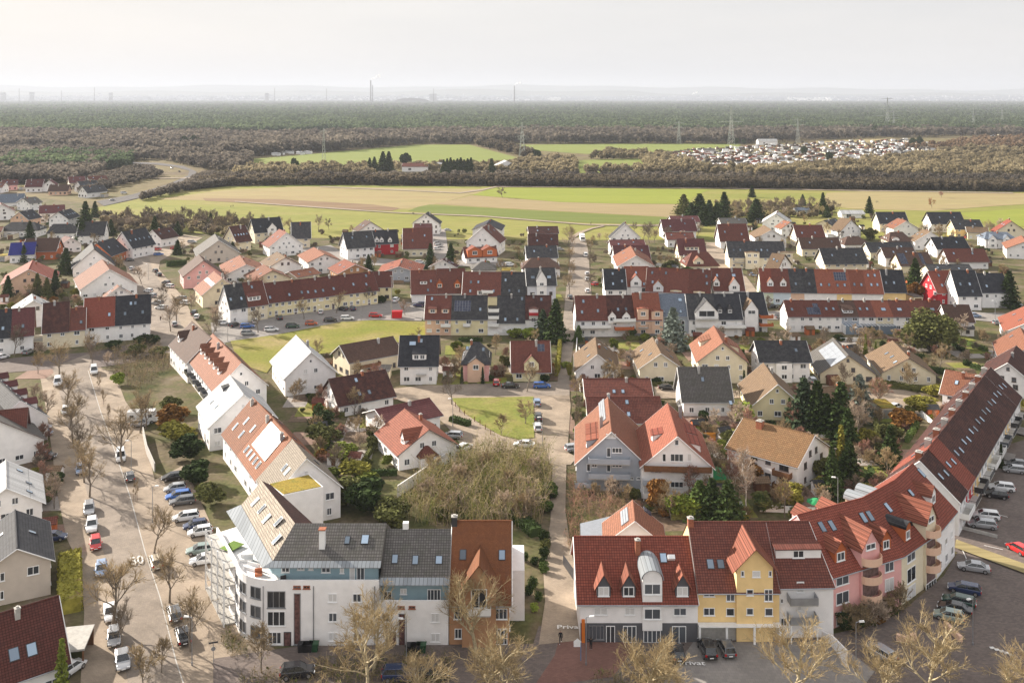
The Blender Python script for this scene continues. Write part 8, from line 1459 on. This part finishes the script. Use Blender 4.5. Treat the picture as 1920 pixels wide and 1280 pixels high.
# individual far trees
for x, y, H, l in [(693, 322, 14, 'leftmost fir of the row by the barn'), (702, 322, 15, 'second fir of the row by the barn'), (718, 321, 20, 'tall fir of the row by the barn, left of the pair'), (729, 321, 20, 'tall fir of the row by the barn, right of the pair'), (922, 326, 15, 'dark fir left of the white barn')]: etree(CON, x, y, H, 'dark', l, w=H/8)
etree(LEA, 761, 314, 17, 'dark', 'egg shaped dark tree in the green meadow', w=8, name='evergreen_tree', tr=True, unit=2.)
for i in range(9): etree(CON, 832+i*6.4, 326, 14+(i % 3), 'dark', '%s fir from the left in the dense fir row beyond the belt' % (ORD[i] or 'first'), w=1.6, group='dense fir row beyond the belt')
for i, (x, y, H) in enumerate([(312, 283, 18), (345, 281, 20), (362, 281, 21), (372, 280, 19), (445, 283, 18), (460, 282, 16), (210, 268, 17), (100, 283, 15), (67, 295, 14), (155, 275, 14), (1640, 256, 22), (1725, 275, 16), (1710, 275, 15), (1555, 302, 12), (1380, 272, 12), (1395, 272, 11), (1508, 290, 12), (552, 322, 14), (1007, 302, 15)]): etree(LEA, x, y, H, 'dark', '%s dark far evergreen from the left list of lone trees at the woods' % ORD[min(i+1, 15)] if 0 else 'single dark evergreen standing out of the far bare woods', w=H*.38, name='evergreen_tree', group='dark evergreens in the far woods', unit=2.)
# barns
def barn(x, y, w, d, h, roof, wl, label, rz=0): p = G2(x, y); c, s_ = math.cos(rz), math.sin(rz); f = lambda a, b: (p[0]+a*c-b*s_, p[1]+a*s_+b*c); b = Bld('barn', label, 'barn', f(-w/2, 0), f(w/2, 0), f(-w/2, d/2), f(w/2, d/2), f(-w/2, d), f(w/2, d), h, h+d*.22, roof, wl, org=(0, 0)); b.window('F', w*.3, h*.5, 3, 2.4); return b
barn(968, 321, 14, 22, 6, 'wh', 'wh', 'white barn with pale roof among the trees beyond the belt', math.pi/2+.2); barn(778, 322, 26, 14, 5, 'rb', 'wh', 'long farm shed with brown roof right of the firs'); barn(830, 316, 12, 9, 4, 'wh', 'wh', 'small pale shed beyond the brown roofed farm shed'); barn(1440, 272, 30, 14, 6, 'wh', 'wh', 'pale hall behind the allotments'); barn(1330, 288, 16, 11, 4, 'gy', 'wh', 'grey roofed clubhouse at the left end of the allotments'); barn(1600, 409, 14, 8, 2.6, 'wh', 'wh', 'white flat garden pavilion at the dry field'); barn(1505, 402, 9, 6, 2.6, 'bs', 'lb', 'pale blue garden house among the trees on the right'); barn(1085, 432, 1, 1, 1, 'wh', 'wh', '') if 0 else None
barn(200, 345, 10, 7, 3, 'gy', 'be', 'small greenish hut near the main road')
# allotments
AP = [(1235, 290), (1300, 281), (1400, 276), (1560, 266), (1700, 264), (1765, 282), (1690, 297), (1600, 303), (1450, 322), (1370, 322), (1300, 312)]
HUT = []
for i, (a, b, h, wm_, rm_) in enumerate([(5.5, 4.2, 2.3, M_WHT, RM['rd']), (6, 4, 2.2, WM['cr'], RM['gy']), (5, 4, 2.2, WM['bw'], RM['wh']), (8, 3, 2.4, M_WHT, RM['wh'])]):
    w = MB(); w.box(-a/2, a/2, -b/2, b/2, 0, h); r = MB(); r.prism([(-a/2-.3, -b/2-.3, h), (a/2+.3, -b/2-.3, h), (a/2+.3, b/2+.3, h), (-a/2-.3, b/2+.3, h)], [(-a/2-.3, -.1, h+1.3), (a/2+.3, -.1, h+1.3), (a/2+.3, .1, h+1.3), (-a/2-.3, .1, h+1.3)]); HUT.append((w.data('wall', [wm_]), r.data('roof', [rm_]), ['red roofed white', 'grey roofed cream', 'pale roofed brown', 'white roofed'][i]))
pts = sample(AP, 290)
for k, p in enumerate(pts):
    a, b, nm = HUT[k % 4]; t = thing('allotment_hut', nm+' hut in the crowded allotment gardens', 'hut', (p[0], p[1], 0), random.choice((0, .1, 1.57, 1.67)), nm+' huts in the allotments'); link('wall', a, t); link('roof', b, t)
pts = sample([(1880, 245), (1990, 250), (1990, 262), (1850, 258)], 30)
for k, p in enumerate(pts): a, b, nm = HUT[k % 4]; t = thing('allotment_hut', nm+' hut in the smaller far allotments at the right border', 'hut', (p[0], p[1], 0), 0, nm+' huts in the far allotments'); link('wall', a, t); link('roof', b, t)
for nm_, mm_, n_ in (('pale', M_WHT, 260), ('dark', WM['bw'], 220), ('grey', RM['gy'], 160)):
    q = MB()
    for p in sample([(1225, 291)]+AP[1:4]+[(1720, 262), (1775, 283), (1690, 300), (1600, 306), (1450, 325), (1360, 325), (1290, 314)], n_): a_, b_, h_ = random.uniform(1.5, 4), random.uniform(1.2, 2.4), random.uniform(1.8, 3.2); q.box(p[0]-a_, p[0]+a_, p[1]-b_, p[1]+b_, 0, h_)
    o = q.build('allotment_sheds', mm_); o['kind'] = 'stuff'; tag(o, nm_+' small sheds and cabins crowding between the allotment huts', 'sheds')
wood('allotment_shrubs', 'small trees and hedges between the allotment huts', AP, 330, 4.5, WB, FZ, 'shrubs')
for zn, l_, (x0, x1, y0, y1), n in (('by the green meadow', 'pale caravan in the camping ground by the green meadow', (450, 580, 283, 293), 26), ('at the far left', 'pale far off roof among the bare woods on the left', (0, 330, 255, 292), 34)):
    for i in range(n): p = G2(random.uniform(x0, x1), random.uniform(y0, y1)); a, b, nm = HUT[3]; t = thing('caravan' if i % 2 else 'allotment_hut', l_, 'caravan' if 'caravan' in l_ else 'hut', (*p, 0), random.uniform(0, 3), l_+'s'); link('wall', a, t); link('roof', b, t)
# pylons
def pylon(x, y, H, arms, label, w0=5):
    q = MB(); n = 9; w = lambda t: (w0*(1-t)**1.2+.9)/2; lev = [1-(1-i/n)**1.3 for i in range(n+1)]; r = .13*max(1, H/40)
    for i in range(n):
        t0, t1 = lev[i], lev[i+1]; a, b = w(t0), w(t1); c0 = [(-a, -a), (a, -a), (a, a), (-a, a)]; c1 = [(-b, -b), (b, -b), (b, b), (-b, b)]
        for k in range(4): j = (k+1) % 4; q.tube((*c0[k], t0*H), (*c1[k], t1*H), r*1.4, r*1.2, 4); q.tube((*c0[k], t0*H), (*c1[j], t1*H), r*.7, n=3); q.tube((*c0[j], t0*H), (*c1[k], t1*H), r*.7, n=3)
    t = thing('electricity_pylon', label, 'pylon', (*G2(x, y), 0), .15, 'lattice pylons'); q.build('lattice_tower', mat('galvanised_steel', (.36, .38, .35), .6, .1), t)
    for z_, L_ in arms:
        q = MB(); 
        for sg in (-1, 1):
            for yy in (-.6, .6): q.tube((0, yy, z_*H+1.4), (sg*L_, 0, z_*H), r, r, 3)
            q.tube((0, 0, z_*H), (sg*L_, 0, z_*H), r*1.2, r, 3)
            for f in (1, .6): q.tube((sg*L_*f, 0, z_*H), (sg*L_*f, 0, z_*H-2), r*.8, n=3)
        q.build('crossarm', mat('galvanised_steel', (0, 0, 0)), t)
pylon(979, 296, 44, [(.86, 5), (.6, 8), (.54, 5)], 'nearest tall lattice pylon by the white barn', 6.5); pylon(1273, 270, 36, [(.93, 8), (.72, 11), (.5, 8)], 'three-armed lattice pylon behind the green meadow'); pylon(1371, 272, 60, [(.82, 14), (.6, 20)], 'tall lattice pylon with two wide arms behind the allotments', 8); pylon(1496, 269, 40, [(.95, 9), (.75, 13), (.52, 9)], 'lattice pylon rising from the allotments'); pylon(1664, 240, 74, [(.95, 16), (.62, 22), (.4, 28)], 'widest lattice pylon in front of the forest on the right', 8); pylon(1676, 246, 48, [(.92, 10), (.6, 13)], 'lower lattice pylon beside the widest one'); pylon(1825, 243, 50, [(.93, 10), (.7, 14)], 'lattice pylon left of the last one at the right border'); pylon(1879, 237, 56, [(.8, 14), (.6, 20)], 'last lattice pylon at the right border'); pylon(607, 300, 38, [(.9, 4)], 'faint slim lattice mast in the left green meadow', 3)
# the city: far houses as one mass, stacks and blocks of their own
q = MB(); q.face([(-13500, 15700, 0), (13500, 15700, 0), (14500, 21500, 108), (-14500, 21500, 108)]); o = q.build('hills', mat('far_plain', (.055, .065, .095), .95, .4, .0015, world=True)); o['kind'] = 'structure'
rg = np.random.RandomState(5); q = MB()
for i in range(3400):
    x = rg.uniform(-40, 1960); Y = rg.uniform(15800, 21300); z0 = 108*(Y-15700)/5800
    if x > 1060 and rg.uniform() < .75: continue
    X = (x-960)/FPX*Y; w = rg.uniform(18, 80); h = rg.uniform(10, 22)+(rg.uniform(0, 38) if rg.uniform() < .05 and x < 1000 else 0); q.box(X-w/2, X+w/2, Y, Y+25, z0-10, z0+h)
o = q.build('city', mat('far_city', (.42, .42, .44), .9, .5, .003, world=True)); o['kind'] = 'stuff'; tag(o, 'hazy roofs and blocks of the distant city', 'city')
q = MB()
for i in range(260): x = rg.choice([rg.uniform(740, 1000), rg.uniform(330, 720), rg.uniform(1030, 1050), rg.uniform(1480, 1560)]); Y = rg.uniform(15800, 18500); z0 = 108*(Y-15700)/5800; X = (x-960)/FPX*Y; w = rg.uniform(20, 70); q.box(X-w/2, X+w/2, Y, Y+20, z0-10, z0+rg.uniform(12, 26))
o = q.build('city', mat('bright_tanks', (.8, .8, .78), .7, .1)); o['kind'] = 'stuff'; tag(o, 'bright tanks and halls of the refinery at the forest horizon', 'city')
def stack(x, top, Y, r, label, smoke=0, lean=1): 
    X = (x-960)/FPX*Y; H_ = CAMH-(top-HOR)*Y/FPX; t = thing('chimney_stack', label, 'chimney', (X, Y, 0)); q = MB(); q.tube((0, 0, 0), (0, 0, H_), r, r*.7, 10); q.build('shaft', mat('stack_concrete', (.13, .12, .12), .9, .1), t); return X, Y, H_
S1 = stack(695, 151, 11000, 9, 'taller of the twin smoking chimneys in the distance'); stack(698.5, 160, 11200, 7, 'shorter of the twin chimneys in the distance'); S2 = stack(964.5, 161, 10500, 8, 'single dark smoking chimney at the refinery')
for x, tp, l in ((36, 166, 'thin mast at the far left of the skyline'), (115, 170, 'second thin mast of the left skyline'), (177, 164, 'third thin mast of the left skyline'), (515, 165, 'slim tower left of the centre skyline'), (612, 166, 'slim tower near the twin chimneys'), (813, 166, 'pale cracking tower right of the dome hall')): stack(x, tp, 12500, 4.5, l)
def block(x, top, w, label): Y = 12500; X = (x-960)/FPX*Y; H_ = CAMH-(top-HOR)*Y/FPX; q = MB(); q.box(-w/2, w/2, 0, 25, 0, H_*.7); q.box(-w*.55, w*.55, -2, 27, H_*.75, H_); tag(q.build('tower_block', mat('block_concrete', (.42, .42, .43), .9, .1), None, (X, Y, 0)), label, 'tower')
block(5, 174, 60, 'broad tower block at the left end of the skyline'); block(59, 173, 50, 'top heavy tower block in the left skyline'); block(207, 174, 40, 'small top heavy tower block right of the left masts'); block(500, 175, 44, 'tower block before the centre skyline'); block(812, 176, 90, 'stepped industrial block right of the dome')
q = MB(); n = 14
for i in range(n): a0, a1 = math.pi*i/n, math.pi*(i+1)/n; q.face([(-250*math.cos(a0), 0, 62*math.sin(a0)), (-250*math.cos(a1), 0, 62*math.sin(a1)), (-200*math.cos(a1), 150, 62*math.sin(a1)), (-200*math.cos(a0), 150, 62*math.sin(a0))]); q.face([(-250*math.cos(a0), 0, 0), (-250*math.cos(a1), 0, 0), (-250*math.cos(a1), 0, 62*math.sin(a1)), (-250*math.cos(a0), 0, 62*math.sin(a0))])
tag(q.build('dome_hall', mat('stack_concrete', (0, 0, 0)), None, ((772-960)/FPX*12500, 12500, 0)), 'long low domed hall in the distant skyline', 'hall')
# smoke plumes: soft clusters of fine puffs
def plume(p, sz, label, n=26):
    X, Y, Z = p; m = bpy.data.materials.new('smoke'); m.use_nodes = True; t = m.node_tree; t.nodes.clear(); v = N(t, 'ShaderNodeVolumePrincipled'); v.inputs['Density'].default_value = .012; v.inputs['Color'].default_value = (1, 1, 1, 1); ou = N(t, 'ShaderNodeOutputMaterial'); t.links.new(v.outputs[0], ou.inputs['Volume']); nn = N(t, 'ShaderNodeTexNoise'); nn.inputs['Scale'].default_value = .03; tx = N(t, 'ShaderNodeTexCoord'); t.links.new(tx.outputs['Object'], nn.inputs['Vector']); t.links.new(ramp(t, nn.outputs[0], (0, 0, 0), (.16, .16, .16), .4, .65), v.inputs['Density'])
    q = MB(); prev = None
    for i in range(9):
        f = i/8; c = Vector((f*sz, 0, 6+f*sz*.42+8*math.sin(f*3))); r = 6+f*sz*.16; ring = [(c.x, c.y+r*math.cos(a), c.z+r*math.sin(a)) for a in [k*.785 for k in range(8)]]
        if prev: q.prism(prev, ring, cap=(i == 1, i == 8))
        prev = ring
    o = q.build('smoke', m, None, (X, Y, Z)); o['kind'] = 'stuff'; tag(o, label, 'smoke')
plume(S1, 110, 'white smoke drifting right from the twin chimneys'); plume(S2, 70, 'white smoke drifting right from the refinery chimney'); plume(((1297-960)/FPX*13000, 13000, 100), 80, 'faint steam cloud above the right horizon')
# hills at the horizon
def hills(name, Y, prof, m):
    q = MB(); p = [((x-960)/FPX*Y, CAMH-(y-HOR)*Y/FPX) for x, y in prof]
    for (x0, h0), (x1, h1) in zip(p, p[1:]): q.face([(x0, Y, 0), (x1, Y, 0), (x1, Y+1500, h1), (x0, Y+1500, h0)]); q.face([(x0, Y+1500, h0), (x1, Y+1500, h1), (x1, Y+4500, 0), (x0, Y+4500, 0)])
    o = q.build(name, m); o['kind'] = 'structure'
MH = mat('far_hill', (.1, .11, .09), .95, .1, .001, world=True)
pr = [(-300, 163)]+[(x, 160.5+2.2*math.sin(x*.011)+1.2*math.sin(x*.031)+(6 if x > 1350 else 0)*min(1, (x-1350)/150 if x > 1350 else 0)) for x in range(-250, 2200, 40)]; hills('hills', 26000, pr, MH)
pr = [(x, 171+2*math.sin(x*.02)-3.5*math.exp(-((x-900)/160)**2)+(4 if x > 1200 else 0)) for x in range(-300, 2250, 50)]; hills('hills', 20000, pr, MH)
# ------------------------------------------------ haze
HZ = bpy.data.materials.new('haze'); HZ.use_nodes = True; t = HZ.node_tree; t.nodes.clear(); v = N(t, 'ShaderNodeVolumePrincipled'); ou = N(t, 'ShaderNodeOutputMaterial'); t.links.new(v.outputs[0], ou.inputs['Volume'])
v.inputs['Density'].default_value = 7.2e-5; v.inputs['Color'].default_value = (.56, .6, .68, 1); v.inputs['Anisotropy'].default_value = .1
q = MB(); q.box(-24000, 24000, -400, 32000, -1, 520); o = q.build('haze', HZ); o['kind'] = 'stuff'; tag(o, 'pale winter haze lying over the plain', 'haze')
